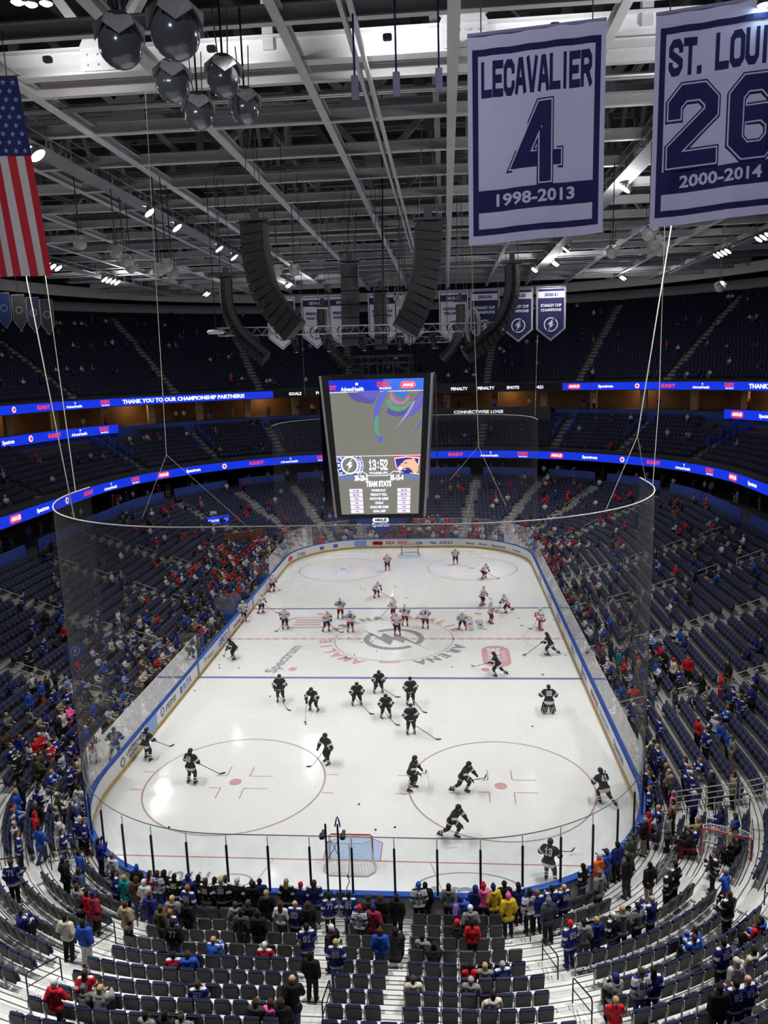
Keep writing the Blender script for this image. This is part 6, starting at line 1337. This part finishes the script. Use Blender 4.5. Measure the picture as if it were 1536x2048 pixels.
def seat_parts(top):
    out = {}; b = MB(); R = Matrix.Rotation(math.radians(9), 3, 'X')
    b.bevel_box((0, -.03, .6), (.455, .05, .50), .022, 0, R); out['back_shell'] = b.mesh('back_shell', m_shell)
    b = MB(); b.bevel_box((0, .015, .63), (.43, .05, .5 if top else .42), .022, 0, R)
    if top: b.bevel_box((0, -.055, .865), (.44, .10, .10), .035, 0, R)
    out['cushion'] = b.mesh('cushion', m_fab if top else m_shell)
    b = MB(); b.bevel_box((0, .13, .50), (.42, .09, .38), .03, 0, Matrix.Rotation(math.radians(12), 3, 'X')); out['seat_pan'] = b.mesh('seat_pan', m_fab if top else m_shell)
    b = MB(); b.bevel_box((-.26, .1, .62), (.05, .3, .035), .012); out['armrest'] = b.mesh('armrest', m_arm)
    b = MB(); b.bevel_box((-.26, .02, .3), (.035, .07, .6), .01); b.box((-.26, .02, .015), (.06, .26, .03)); b.box((-.255, -.055, .62), (.03, .03, .3)); out['standard'] = b.mesh('standard', m_brk)
    return out
SP = {True: seat_parts(True), False: seat_parts(False)}
rowidx = {}
for q in sorted(NEAR, key=lambda q: (q[4], {7: 0, 0: 1, 1: 2}[q[0]], q[1])):
    p, n = spos(q); bl = block_of(q[0], q[1]); k = rowidx[(q[4], bl)] = rowidx.get((q[4], bl), -1)+1; top = q[4] > 3
    t = thing('stadium_seat', f'{"navy-topped" if top else "plain charcoal"} folding seat, {nth(k)} from the bench end, row {num(q[4]+1)}, {bl}', 'seat', p, facing(n), 'seats of the near stand')
    for nm, me in SP[top].items(): copy_part(me, nm, t)
def stamp(name, tv, tf, tm, items, mats, label, cat, dye=None):
    """one mesh of many small copies: items = (pos, rz, scale)"""
    tv = np.array(tv, float); tf = np.array(tf); N = len(items); P = np.array([i[0][:] for i in items]); a = np.array([i[1] for i in items]); s = np.array([i[2] for i in items])
    c, sn = np.cos(a), np.sin(a); X = (tv[None, :, 0]*c[:, None]-tv[None, :, 1]*sn[:, None])*s[:, None]+P[:, 0:1]; Y = (tv[None, :, 0]*sn[:, None]+tv[None, :, 1]*c[:, None])*s[:, None]+P[:, 1:2]; Z = tv[None, :, 2]*s[:, None]+P[:, 2:3]
    V = np.stack([X, Y, Z], -1).reshape(-1, 3); F = (tf[None]+np.arange(N)[:, None, None]*len(tv)).reshape(-1, 4); mi = np.tile(np.array(tm), N)
    return V, F, mi
b = MB(); R9 = Matrix.Rotation(math.radians(9), 3, 'X'); b.box((0, -.02, .62), (.46, .07, .52), 1, R9); b.m[-2:] = b.m[-2:]; b.box((0, .03, .64), (.42, .035, .46), 0, R9); b.box((0, .13, .5), (.42, .08, .36), 0, Matrix.Rotation(math.radians(12), 3, 'X')); b.box((-.262, .08, .6), (.05, .3, .05), 1)
items = []
for q in SEATS:
    if q in nearset: continue
    p, n = spos(q)
    if in_frame(p, 420 if q[0] in (7, 0, 1) else 120): items.append((p, facing(n), 1.0))
for D, Z, pitch in ((T2D, T2Z, .54), (T3D, T3Z, .55)):
    for d, z in zip(D, Z):
        for sg in UPPER:
            L = seg_len(sg, d); n = int(L/pitch); a, c = seg_range(sg)
            for k in range(n):
                s = a+(c-a)*(k+.5)/n
                if in_aisle(sg, s, d, .15) or (D is T2D and d > 27 and ((sg == 5 and s > 58) or (sg == 3 and s < 32))): continue
                (x, y), nn = bp(sg, s, d)
                if in_frame((x, y, z), 40): items.append((V3((x, y, z)), facing(nn), 1.0))
V, F, mi = stamp('s', b.v, b.f, b.m, items, None, '', '')
o = obj('distant_seating', np_mesh('distant_seating', V, F, [m_fab, m_shell], mi)); o['kind'] = 'stuff'; tag(o, 'rows upon rows of dark navy folding seats filling the bowl and upper deck', 'seats')
# ------------------------------------------------------------------ handrails on the aisles
def rail(sg, s, d0, d1, z0, z1, label, m, two=True, h=.92):
    (x, y), n = bp(sg, s, d0); t = thing('aisle_handrail', label, 'handrail', (x, y, z0), math.atan2(n[1], n[0]), 'aisle handrails'); L, dz = d1-d0, z1-z0
    b = MB(); b.tube([(0, 0, 0), (0, 0, h-.08), (.08, 0, h), (L-.08, 0, h+dz), (L, 0, h+dz-.08), (L, 0, dz)], .024, 6); b.build('hoop', m, t)
    if two: b = MB(); b.tube([(0, 0, h*.52), (L, 0, h*.52+dz)], .018, 5); b.build('mid_bar', m, t)
ANAME = {7: 'bench corner', 0: 'near end', 1: 'penalty corner', 2: 'penalty side', 3: 'far penalty corner', 5: 'far bench corner', 6: 'bench side'}
m_railw = mat('rail_pale', (.55, .55, .53), .4, .3)
for sg in FULL:
    for ai, (c, wd) in enumerate(AISLE[sg]):
        if wd < .5: continue
        nr = sg in (7, 0, 1); st = range(0, NROW-2, 3 if nr else 4)
        for k, r in enumerate(st):
            d0, d1 = row_d(r)-.3, row_d(r+(1.6 if nr else 2.4))-.3
            if blocked(sg, c, d0): continue
            off = (.5 if sg == 0 and c == 0 else 0); s = c+(off if sg % 2 == 0 else 0)
            (x, y), _ = bp(sg, s, d0); (x2, y2), _ = bp(sg, s, d1)
            if not in_frame((x, y, zt(d0-.4)+.9), 0): continue
            rail(sg, s, d0, d1, row_z(r), zt(d1-.1), f'{"black" if nr else "pale steel"} handrail, {nth(k)} up the {nth(ai)} {ANAME[sg]} aisle', m_railblk if nr else m_railw)
def fence_rail(label, a, c, bars=4, h=1.05, m=None):
    t = thing('guard_rail', label, 'guard rail', a, 0, 'guard rails'); a = V3(a); c = V3(c)-a; b = MB()
    for k in range(bars): z = h*(k+1)/bars; b.tube([(0, 0, z), (c.x, c.y, c.z+z)], .022, 6)
    b.build('bar', m or m_railw, t); n = max(2, int(c.length/1.3))
    for k in range(n+1): b = MB(); p = c*(k/n); b.tube([p, p+V3((0, 0, h))], .026, 6); b.build('post', m or m_railw, t)
q0, q1 = on_z(1352, 1628, 1.5), on_z(1470, 1612, 2.2); fence_rail('pale four-bar guard rail above the corner tunnel, nearer the ice', q0, q1); q2, q3 = on_z(1478, 1612, 2.3), on_z(1580, 1590, 3.1); fence_rail('pale four-bar guard rail above the corner tunnel, farther from the ice', q2, q3)
q0, q1 = on_z(1312, 1775, .3), on_z(1395, 1690, .3); fence_rail('black close-barred gate beside the penalty corner walkway', q0, q1, 9, .95, m_railblk)
# benches and glass dividers on the bench side
for k, y in enumerate((-5.5, 3.2, 4.4, 14.5)):
    t = thing('bench_divider', f'clear partition with blue frame across the players benches, {nth(k)} from the near end', 'partition', (-13.2, y, 0)); b = MB(); b.box((-.9, 0, 1.7), (1.7, .02, 1.4)); b.build('pane', m_glass, t); b = MB(); b.box((-.02, 0, 1.25), (.09, .09, 2.4)); b.box((-1.8, 0, 1.25), (.09, .09, 2.4)); b.box((-.9, 0, .55), (1.7, .06, .9)); b.build('frame', m_cap, t)
for k, (y0, y1) in enumerate(((-5.2, 3), (4.7, 14.2))):
    t = thing('players_bench', f'long dark players bench behind the boards, {["near", "far"][k]} one', 'bench', (-14.5, (y0+y1)/2, .1)); b = MB(); b.bevel_box((0, 0, .45), (.4, y1-y0, .06), .02); b.build('seat', m_char, t); b = MB(); b.box((-.25, 0, .7), (.05, y1-y0, .35)); b.build('backrest', m_cap, t)
    for q in range(4): b = MB(); b.box((0, (y1-y0)*(q/3-.5)*.95, .21), (.3, .06, .42)); b.build('leg', m_steel, t)
# ------------------------------------------------------------------ spectators
HC = dict(k='black', b='brown', y='blond', g='grey', o='ginger'); HK = dict(s='short', l='long', t='tail', c='cap', n='beanie', h='hood', x='bald')
LIST = """55 1628 stand hoodie red black n red
78 1647 walk coat royal denim c black
33 1660 stand jersey navy black s b 85
172 1635 stand jersey navy black s o 83
125 1652 phone jersey navy denim s b
162 1692 stand coat royal black s b
205 1672 armsup hoodie navy black s k
220 1706 stand hoodie white denim s o
140 1708 stand coat black black c navy
155 1737 pockets coat denim black l b
226 1737 stand jersey navy black l k 41
20 1722 turned jersey navy black s b 71
272 1727 stand hoodie black black n royal
250 1743 stand coat teal black s y
268 1756 pockets hoodie brown denim l b
290 1743 stand shirt red black l b
315 1738 stand jersey white royal s b 88 HELLEBU
335 1731 stand hoodie black black h black
352 1738 stand jersey black black l k 85
371 1757 phone coat navy black c navy
379 1766 stand jersey navy black s o 98
400 1744 phone hoodie black black l k
432 1745 stand hoodie grey black l k
455 1743 stand jersey black black s b 74
408 1759 stand jersey black tan l b 36
440 1759 stand jersey black black s y 38 HAGEL
280 1764 stand coat white denim c white
259 1790 pockets coat tan charcoal s b
291 1793 stand coat navy denim s b
345 1789 stand coat grey black l y
343 1808 stand jersey navy black s o 5 GIRARDI
373 1792 stand hoodie black black l b
315 1821 stand hoodie olive denim s b
348 1834 stand hoodie black denim s k 77
130 1827 pockets hoodie cream black s k
163 1841 stand hoodie royal white l k
165 1784 stand hoodie red grey l k
195 1774 pockets coat maroon black c navy
143 1777 phone coat grey black s b
175 1924 walk jersey red black l b 16
108 1954 walk hoodie red black c white
345 1903 sit jersey red black s k 18
373 1906 sit coat royal black s b
419 1886 sitlean jersey royal denim s y
391 1970 sit jersey navy black s b 91 STAMKOS
160 1977 sitlean hoodie grey black h grey
191 1984 sitlean coat grey black l y
292 2022 sit hoodie grey black s k
330 2027 sit coat black black l k
365 2016 sit hoodie grey black n olive
470 1766 stand jersey black black c white
500 1764 stand coat black black n charcoal
468 1802 stand hoodie grey black s b
497 1794 stand coat black black c olive
483 1817 stand hoodie charcoal denim s k
522 1745 stand hoodie navy black s k
574 1750 stand jersey black black l y
600 1763 phone jersey navy black c red
628 1760 stand jersey navy denim l b
502 1767 stand coat black black c black
534 1772 stand coat black black l y
657 1784 stand jersey navy black s k 77 HEDMAN
697 1784 stand jersey navy denim s k 91 STAMKOS
736 1786 stand coat charcoal black l b
761 1781 stand hoodie black black c brown
717 1812 stand jersey white denim c red 70 HORNQV
745 1810 pockets coat maroon black c navy
793 1788 stand coat black black l k
837 1767 stand jersey white black c royal 21 POINT
850 1764 stand coat black black l k
897 1765 stand hoodie grey black l k
920 1797 turned coat purple black l b
923 1784 stand coat royal black n royal
952 1777 stand hoodie navy black h navy
968 1773 stand hoodie pink black n red
988 1772 stand coat yellow navy n navy
1013 1777 stand coat yellow black n pink
1008 1760 stand hoodie black black s k
1037 1763 phone jersey navy black l k
940 1806 stand hoodie grey black c white
913 1837 sitlean hoodie black grey c red
943 1822 stand shirt red black s k
560 1802 stand shirt white denim l b
589 1802 stand jersey navy black x o 20
614 1804 stand hoodie black black l b
518 1812 stand coat black black s k
612 1849 phone jersey navy black s k 91
623 1891 stand hoodie black black s k
661 1860 turned coat black black c white
671 1874 stand jersey navy denim s y 86 KUCHEROV
759 1856 stand hoodie royal denim l b
790 1860 sitlean coat black black h black
530 1876 sit jersey red black c white 18
846 1873 sit hoodie grey black s k
868 1881 sitlean coat black grey l k
940 1929 sit shirt red black s k
972 1931 sit hoodie grey black l y
943 1961 sit coat grey black s g
981 1966 sit hoodie cream black s k
584 1955 walk coat black denim x b
511 2002 sit coat charcoal black s b
541 2002 sit hoodie pink black s b
563 1997 sit coat black black s b
1059 1780 stand jersey white black s k 86 KUCHEROV
1126 1763 phone jersey navy black x o 86
1101 1768 phone jersey navy black s k
1077 1782 stand jersey navy black s o
1096 1795 stand jersey charcoal black n grey
1135 1832 stand jersey navy navy c red 91
1168 1835 stand hoodie grey grey c black
1188 1822 stand hoodie navy denim s y
1220 1812 stand jersey black grey c white
1243 1811 stand coat grey black l y
1285 1809 stand jersey grey black c black
1317 1799 armsup jersey navy black s g
1168 1724 stand jersey black denim l k
1197 1706 stand hoodie orange denim c white
1208 1696 phone hoodie royal denim c charcoal
1222 1678 stand hoodie navy black s k
1253 1711 stand hoodie black charcoal c black
1198 1741 stand coat grey black n grey
1285 1711 stand coat black khaki s k
1268 1666 phone coat olive khaki c olive
1297 1636 phone hoodie black khaki s g
1331 1577 stand hoodie pink black s o
1342 1579 stand shirt sky denim s g
1387 1584 stand coat navy black c white
1300 1573 stand jersey navy black s o 21
1309 1624 stand hoodie red black c red
1336 1608 stand hoodie black denim s o
1353 1630 pockets coat grey black l b
1402 1637 sit coat tan black s y
1376 1657 sitlean coat black maroon s b
1400 1652 sit jersey navy black s y
1477 1629 stand hoodie royal denim s b
1467 1646 stand shirt tan black s b
1451 1667 sit hoodie black black s b
1339 1735 stand jersey black black c grey
1366 1732 stand jersey black black s k
1465 1739 walk hoodie royal black s g
1448 1707 turned jersey black black s b
1449 1880 stand jersey navy black s k 88 VASILE
1281 1932 stand jersey white denim s b 81
1306 1927 stand jersey navy black l k
1390 1852 sitlean jersey royal black s k
1368 1850 sit jersey royal black s b
1487 1921 stand hoodie cream black h cream
1505 1952 stand jersey navy black x o 81
1476 1957 phone jersey navy black s k 81
1436 1963 stand coat black black s k
1525 1842 sit shirt red black s b
1516 1826 sit coat royal black s k
1240 1957 sitlean hoodie grey black h navy
1222 1972 sit shirt red black s y
1298 1538 turned jersey black black s b 36
1315 1545 stand shirt royal denim s b
1385 1541 stand jersey navy black c white 2
1408 1537 stand hoodie royal black s g
1368 1515 stand jersey navy black l b
1438 1545 stand hoodie black black s k
1460 1543 stand coat tan black c brown
1480 1545 pockets hoodie charcoal black l b
1390 1432 stand shirt red black s g
1415 1410 stand jersey black denim s k 21
1443 1437 stand hoodie royal grey s b
1325 1430 stand jersey navy denim s b
1292 1440 stand coat khaki khaki s k
1290 1390 stand jersey navy denim l b
1349 1369 stand coat charcoal grey s k
1367 1362 walk hoodie grey denim c white
1313 1356 stand jersey grey denim s g 86
1277 1370 sitlean coat red grey s b
1410 1345 walk coat black black s b
1440 1345 stand shirt red red c red
1462 1317 stand coat black khaki s k
1497 1388 stand jersey navy denim s k
1467 1370 stand jersey navy black c navy
1380 1312 turned hoodie red black s b
1349 1317 stand hoodie cream black c red
1362 1330 stand jersey navy black s b
1228 1298 stand coat teal denim s b
1283 1312 stand coat khaki khaki c red
55 1345 walk shirt white black s g
50 1465 turned hoodie navy khaki s b
80 1352 stand coat black black s k
155 1355 turned jersey royal black s b
60 1380 stand hoodie royal denim s b
72 1360 stand hoodie royal orange s b
87 1350 stand shirt sky charcoal x o
108 1372 stand jersey navy black s k 34
132 1378 phone jersey navy black s b
142 1350 stand shirt sky black s g
52 1412 turned hoodie grey maroon s k
170 1400 stand hoodie royal black s b
125 1430 stand hoodie black black s k
136 1422 stand hoodie white black s b
150 1410 phone coat pink black s b
190 1435 stand coat olive black s b
88 1500 pockets coat olive black l b
110 1470 phone jersey navy black s b
150 1462 stand coat navy denim s b
165 1450 stand coat royal black c white
50 1505 stand jersey black black s b 21
60 1238 stand jersey navy khaki s g
75 1222 stand coat black grey s b
50 1185 stand jersey navy grey s b
130 1245 stand shirt red black s b
80 1272 stand jersey navy denim s b 27
55 1292 stand jersey black black s b
105 1205 stand jersey navy black s b
180 1222 stand jersey navy denim s g
190 1232 stand jersey navy black s b 96
228 1218 walk coat white grey s b
268 1230 stand shirt red black s b
278 1232 stand shirt white black s y
203 1262 stand jersey royal denim s b
225 1278 pockets hoodie cream black s b
265 1265 phone jersey navy denim s y
"""
PEOPLE = []      # dict per person, placed on a row
def seat_row(u, v, H, sit):
    best = None
    for r in range(-1, NROW):
        z = (row_z(r) if r >= 0 else .08)+H; P = on_z(u, v, z); sg, s, d = inv_bowl(P.x, P.y); want = (row_d(r)-(.3 if sit else .42)) if r >= 0 else .38
        e = abs(d-want)
        if best is None or e < best[0]: best = (e, sg, s, want, r)
    return best[1:]
taken = {}
def ok_spot(sg, s, r, gap=.42, d=1):
    rr = math.radians(1)*(RC+d) if sg % 2 else 1
    for q in taken.get((sg, r), []):
        if abs(q-s)*rr < gap: return False
    return True
for ln in LIST.strip().split('\n'):
    w_ = ln.split(); sit = w_[2].startswith('sit'); sg, s, d, r = seat_row(int(w_[0]), int(w_[1]), 1.27 if sit else 1.76, sit)
    hk = HK[w_[6]]; hc = w_[7] if hk in ('cap', 'beanie', 'hood') else HC[w_[7]]
    taken.setdefault((sg, r), []).append(s)
    PEOPLE.append(dict(sg=sg, s=s, d=d, r=r, pose=w_[2], top=w_[3], topc=w_[4], legc=w_[5], hair=hk, hairc=hc, num=w_[8] if len(w_) > 8 else None, name=w_[9] if len(w_) > 9 else '', hand=True))
R2 = random.Random(23)
def clump(sg, s, r):
    k = math.sin(sg*3.1+(s*.11 if sg % 2 else s*.7)+r*.9)+math.sin(sg*1.7+(s*.05 if sg % 2 else s*.33)-r*1.7); return max(0, .5+.75*k)
def dens(sg, s, r):
    if sg == 7: return (.75 if r < 7 else .1)*(1 if s < 45 else .10) if s < 60 else .03
    if sg == 0: return .04 if r < 8 else .02
    if sg == 1: return (.5 if r < 3 else .16) if s > 66 else (.08 if r > 3 else .0)
    if sg == 6:
        y = -s
        if y < -5: return .85 if r < 3 else .5 if r < 6 else .22 if r < 10 else .09
        if y < 8: return .6 if r < 4 else .42 if r < 9 else .12
        return .85 if r < 8 else .16
    if sg == 2:
        if r < 2: return .75
        return (.55 if -14 < s < 0 else .3) if r < 6 else .12
    if sg in (3, 5): return .8 if r < 5 else .13
    return .85 if r < 6 else .1
def rand_person(far):
    reds = .34 if far > .5 else .06; x = R2.random()
    if x < reds: top, topc = R2.choice([('jersey', 'red'), ('hoodie', 'red'), ('jersey', 'red'), ('jersey', 'white'), ('shirt', 'red')])
    elif x < reds+.34: top, topc = ('jersey', R2.choice(['navy', 'navy', 'navy', 'royal', 'black', 'white']))
    else: top, topc = R2.choice(['hoodie', 'coat', 'shirt', 'hoodie']), R2.choice(['black', 'charcoal', 'grey', 'navy', 'white', 'cream', 'tan', 'olive', 'royal', 'sky', 'brown', 'black', 'black', 'grey', 'white'])
    hk = R2.choice(['short', 'short', 'short', 'long', 'long', 'tail', 'cap', 'cap', 'beanie', 'bald']); hc = R2.choice(['black', 'white', 'navy', 'royal', 'grey', 'charcoal'] if far < .5 else ['black', 'white', 'red', 'navy']) if hk in ('cap', 'beanie') else R2.choice(['black', 'brown', 'brown', 'blond', 'black', 'ginger', 'grey'])
    return top, topc, R2.choice(['black', 'black', 'denim', 'denim', 'charcoal', 'khaki', 'grey', 'navy']), hk, hc
for r in range(NROW):
    for sg in FULL:
        d0 = row_d(r); L = seg_len(sg, d0); n = int(L/.535); a, c = seg_range(sg)
        for k in range(n):
            s = a+(c-a)*(k+.5)/n
            if in_aisle(sg, s, d0, .1) or blocked(sg, s, d0) or not ok_spot(sg, s, r, .5, d0): continue
            dn = dens(sg, s, r); dn = dn*clump(sg, s, r) if dn < .5 else dn
            if R2.random() > dn: continue
            (x, y), _ = bp(sg, s, d0)
            if not in_frame((x, y, row_z(r)+1), 0): continue
            far = 1 if y > 6 and x < 0 else (.7 if y > 14 else 0); sit = R2.random() < (.15 if dn > .4 else .6)
            if sg == 2 and r > 5: sit = R2.random() < .8
            tp = rand_person(far); taken.setdefault((sg, r), []).append(s)
            PEOPLE.append(dict(sg=sg, s=s+R2.uniform(-.1, .1)*(1 if sg % 2 == 0 else .3), d=d0-(.3 if sit else .42), r=r, pose=R2.choice(['sit', 'sit', 'sitlean']) if sit else R2.choice(['stand', 'stand', 'pockets', 'phone', 'crossed', 'turned', 'stand']), top=tp[0], topc=tp[1], legc=tp[2], hair=tp[3], hairc=tp[4], num=str(R2.choice([86, 21, 91, 77, 88, 38, 17, 9])) if tp[0] == 'jersey' and R2.random() < .6 else None, name='', hand=False))
for q in PEOPLE:
    (x, y), n = bp(q['sg'], q['s'], q['d']); q['p'] = V3((x, y, row_z(q['r']) if q['r'] >= 0 else .08)); q['n'] = n; q['dist'] = (q['p']-CAM_P).length-(100 if q['hand'] else 0)
PEOPLE.sort(key=lambda q: q['dist']); IND = PEOPLE[:300]; REST = PEOPLE[300:]
def walk_key(q): return ({7: 0, 0: 1, 1: 2, 2: 3, 3: 4, 4: 5, 5: 6, 6: -1}[q['sg']], q['s'])
WHO = {7: 'near bench corner', 0: 'near end', 1: 'near penalty corner', 2: 'penalty side', 6: 'bench side', 3: 'far penalty corner', 4: 'far end', 5: 'far bench corner'}
groups = {}
for q in IND: groups.setdefault((q['sg'], q['r']), []).append(q)
for k, qs in groups.items():
    qs.sort(key=lambda q: q['s'] if k[0] != 6 else -q['s'])
    for i, q in enumerate(qs):
        end = 'bench' if k[0] in (7, 0, 1) else 'near end'; row = 'at the glass' if k[1] < 0 else 'front row' if k[1] == 0 else 'row '+num(k[1]+1)
        hd = {'short': '%s hair', 'long': 'long %s hair', 'tail': '%s ponytail', 'cap': '%s cap', 'beanie': '%s knit hat', 'hood': '%s hood', 'bald': 'balding %s hair'}[q['hair']] % q['hairc']
        q['label'] = f'{"seated" if q["pose"].startswith("sit") else "standing"} person, {q["topc"]} {q["top"]}, {hd}, {nth(i)} from {end}, {row}, {WHO[k[0]]}'
for i, q in enumerate(IND):
    person(q['p'], facing(q['n'])+R2.uniform(-.25, .25)+(.9 if q['pose'] == 'turned' else 0), q['pose'], q['top'], q['topc'], q['legc'], q['hair'], q['hairc'], q['label'], 'spectators', q['num'], q['name'], shoes=i < 150)
# ---- the rest of the crowd, too many and too small to single out
def fig(sit):
    b = MB()
    def lat(prof, c, n, mi, flat=.62):
        base = len(b.v)
        for r, z in prof:
            for k in range(n): a = 2*PI*k/n; b.v.append((c[0]+r*math.cos(a), c[1]+r*flat*math.sin(a), c[2]+z))
        for i in range(len(prof)-1):
            for k in range(n): b.f.append((base+i*n+k, base+i*n+(k+1) % n, base+(i+1)*n+(k+1) % n, base+(i+1)*n+k)); b.m.append(mi)
    z = .45 if sit else .86
    lat([(.17, -.02), (.19, .12), (.21, .38), (.2, .5), (.09, .57), (.055, .62)], (0, -.08 if sit else 0, z), 8, 0)
    lat([(.02, .6), (.08, .64), (.088, .72)], (0, -.06 if sit else .01, z), 8, 1, 1); lat([(.1, .7), (.102, .78), (.07, .84), (.01, .87)], (0, -.075 if sit else -.005, z), 8, 2, 1)
    for s in (-1, 1):
        b.bar((s*.22, -.05, z+.5), (s*.26, .02, z+.22), .09, .09, 0); b.bar((s*.26, .0, z+.24), (s*.15, .25, z+.24), .075, .075, 0); b.box((s*.14, .28, z+.24), (.07, .09, .06), 1)
        if sit: b.bar((s*.1, -.05, .47), (s*.13, .36, .5), .15, .15, 3); b.bar((s*.13, .34, .5), (s*.13, .32, .05), .11, .11, 3)
        else: b.bar((s*.1, 0, .9), (s*.12, .02, .45), .16, .16, 3); b.bar((s*.12, .02, .47), (s*.12, -.02, .04), .12, .12, 3)
        b.box((s*.125, (.38 if sit else .05), .04), (.09, .26, .08), 4)
    return b
FIGS = {s: fig(s) for s in (False, True)}
for D, Z, pr in ((T2D, T2Z, .13), (T3D, T3Z, .12)):
    for r, (d, z) in enumerate(zip(D, Z)):
        for sg in UPPER:
            L = seg_len(sg, d); n = int(L/.55); a, c = seg_range(sg)
            for k in range(n):
                s = a+(c-a)*(k+.5)/n
                if in_aisle(sg, s, d, .1) or R2.random() > pr*(max(0, clump(sg, s, r)-.75)*1.6): continue
                (x, y), nn = bp(sg, s, d-.2)
                if not in_frame((x, y, z), 0): continue
                tp = rand_person(0); sit = R2.random() < .85; REST.append(dict(p=V3((x, y, z)), n=nn, pose='sit' if sit else 'stand', topc=tp[1], legc=tp[2], hair=tp[3], hairc=tp[4]))
for sg in (2, 3, 4, 5, 6):      # standing in the concourse and the suites
    for d, z, k in ((22.5, topz, 26), (33.4, 13.9, 16)):
        a, c = seg_range(sg)
        for _ in range(k):
            s = R2.uniform(a, c); (x, y), nn = bp(sg, s, d+R2.uniform(-.5, .8))
            if in_frame((x, y, z), 0): tp = rand_person(0); REST.append(dict(p=V3((x, y, z)), n=nn, pose='stand', topc=tp[1], legc=tp[2], hair=tp[3], hairc=tp[4]))
VV, FF, DD = [], [], []; base = 0
for sit in (False, True):
    it = [q for q in REST if q['pose'].startswith('sit') == sit]
    V, F, mi = stamp('c', FIGS[sit].v, FIGS[sit].f, FIGS[sit].m, [(q['p'], facing(q['n'])+R2.uniform(-.3, .3), R2.uniform(.92, 1.05)) for q in it], None, '', '')
    cols = np.array([[C_[q['topc']], R2.choice(SKINS), HAIRC['brown'] if q['hair'] == 'bald' else (C_[q['hairc']] if q['hair'] in ('cap', 'beanie', 'hood') else HAIRC[q['hairc']]), C_[q['legc']], (.03, .03, .03)] for q in it])
    nf = len(FIGS[sit].f); idx = np.repeat(np.arange(len(it)), nf); d = np.concatenate([cols[idx, mi], np.ones((len(mi), 1))], 1)
    VV.append(V); FF.append(F+base); DD.append(d); base += len(V)
o = obj('distant_crowd', np_mesh('distant_crowd', np.concatenate(VV), np.concatenate(FF), [mat_attr('crowd_cloth')], None, np.concatenate(DD))); o['kind'] = 'stuff'; tag(o, 'distant spectators scattered through the side, far and upper seats', 'crowd')
print('people', len(IND), 'rest', len(REST), 'seats', len(NEAR), len(items))

# flag and sign waved in the bench-side crowd, tunnel wall
for i, (u, v, z, lab) in enumerate(((150, 1302, 3.1, 'blue club flag with a white bolt held up in the bench-side crowd'), (350, 1148, 3.0, 'small blue placard with a white mark held high in the far bench-side crowd'))):
    p = on_z(u, v, z); t = thing('fan_flag', lab, 'flag', tuple(p), math.radians(40)); w_, h_ = ((1.15, 1.05), (.55, .75))[i]; b = MB()
    cloth(b, w_, h_, lambda x, y: (x, .05*math.sin(x*5), y+h_/2), 0, 8, 6); b.build('cloth', m_cap, t, True)
    b = MB(); bolt_logo(b, lambda x, y: (x, .05*math.sin(x*5)-.02, y), .3*h_); b.build('emblem', m_num, t); b = MB(); b.tube([(-w_/2, 0, h_/2), (-w_/2, 0, -h_/2-.7)], .018, 6); b.build('pole', m_char, t)
p = on_z(488, 1078, 2.2); b = MB(); b.box((0, 0, 0), (4.6, .25, 1.3), 0, Matrix.Rotation(math.radians(38), 3, 'Z')); o = b.build('wall_tunnel', mat('wall_rust', (.20, .07, .03), .7)); o.location = (p.x, p.y, 2.4); struct(o)
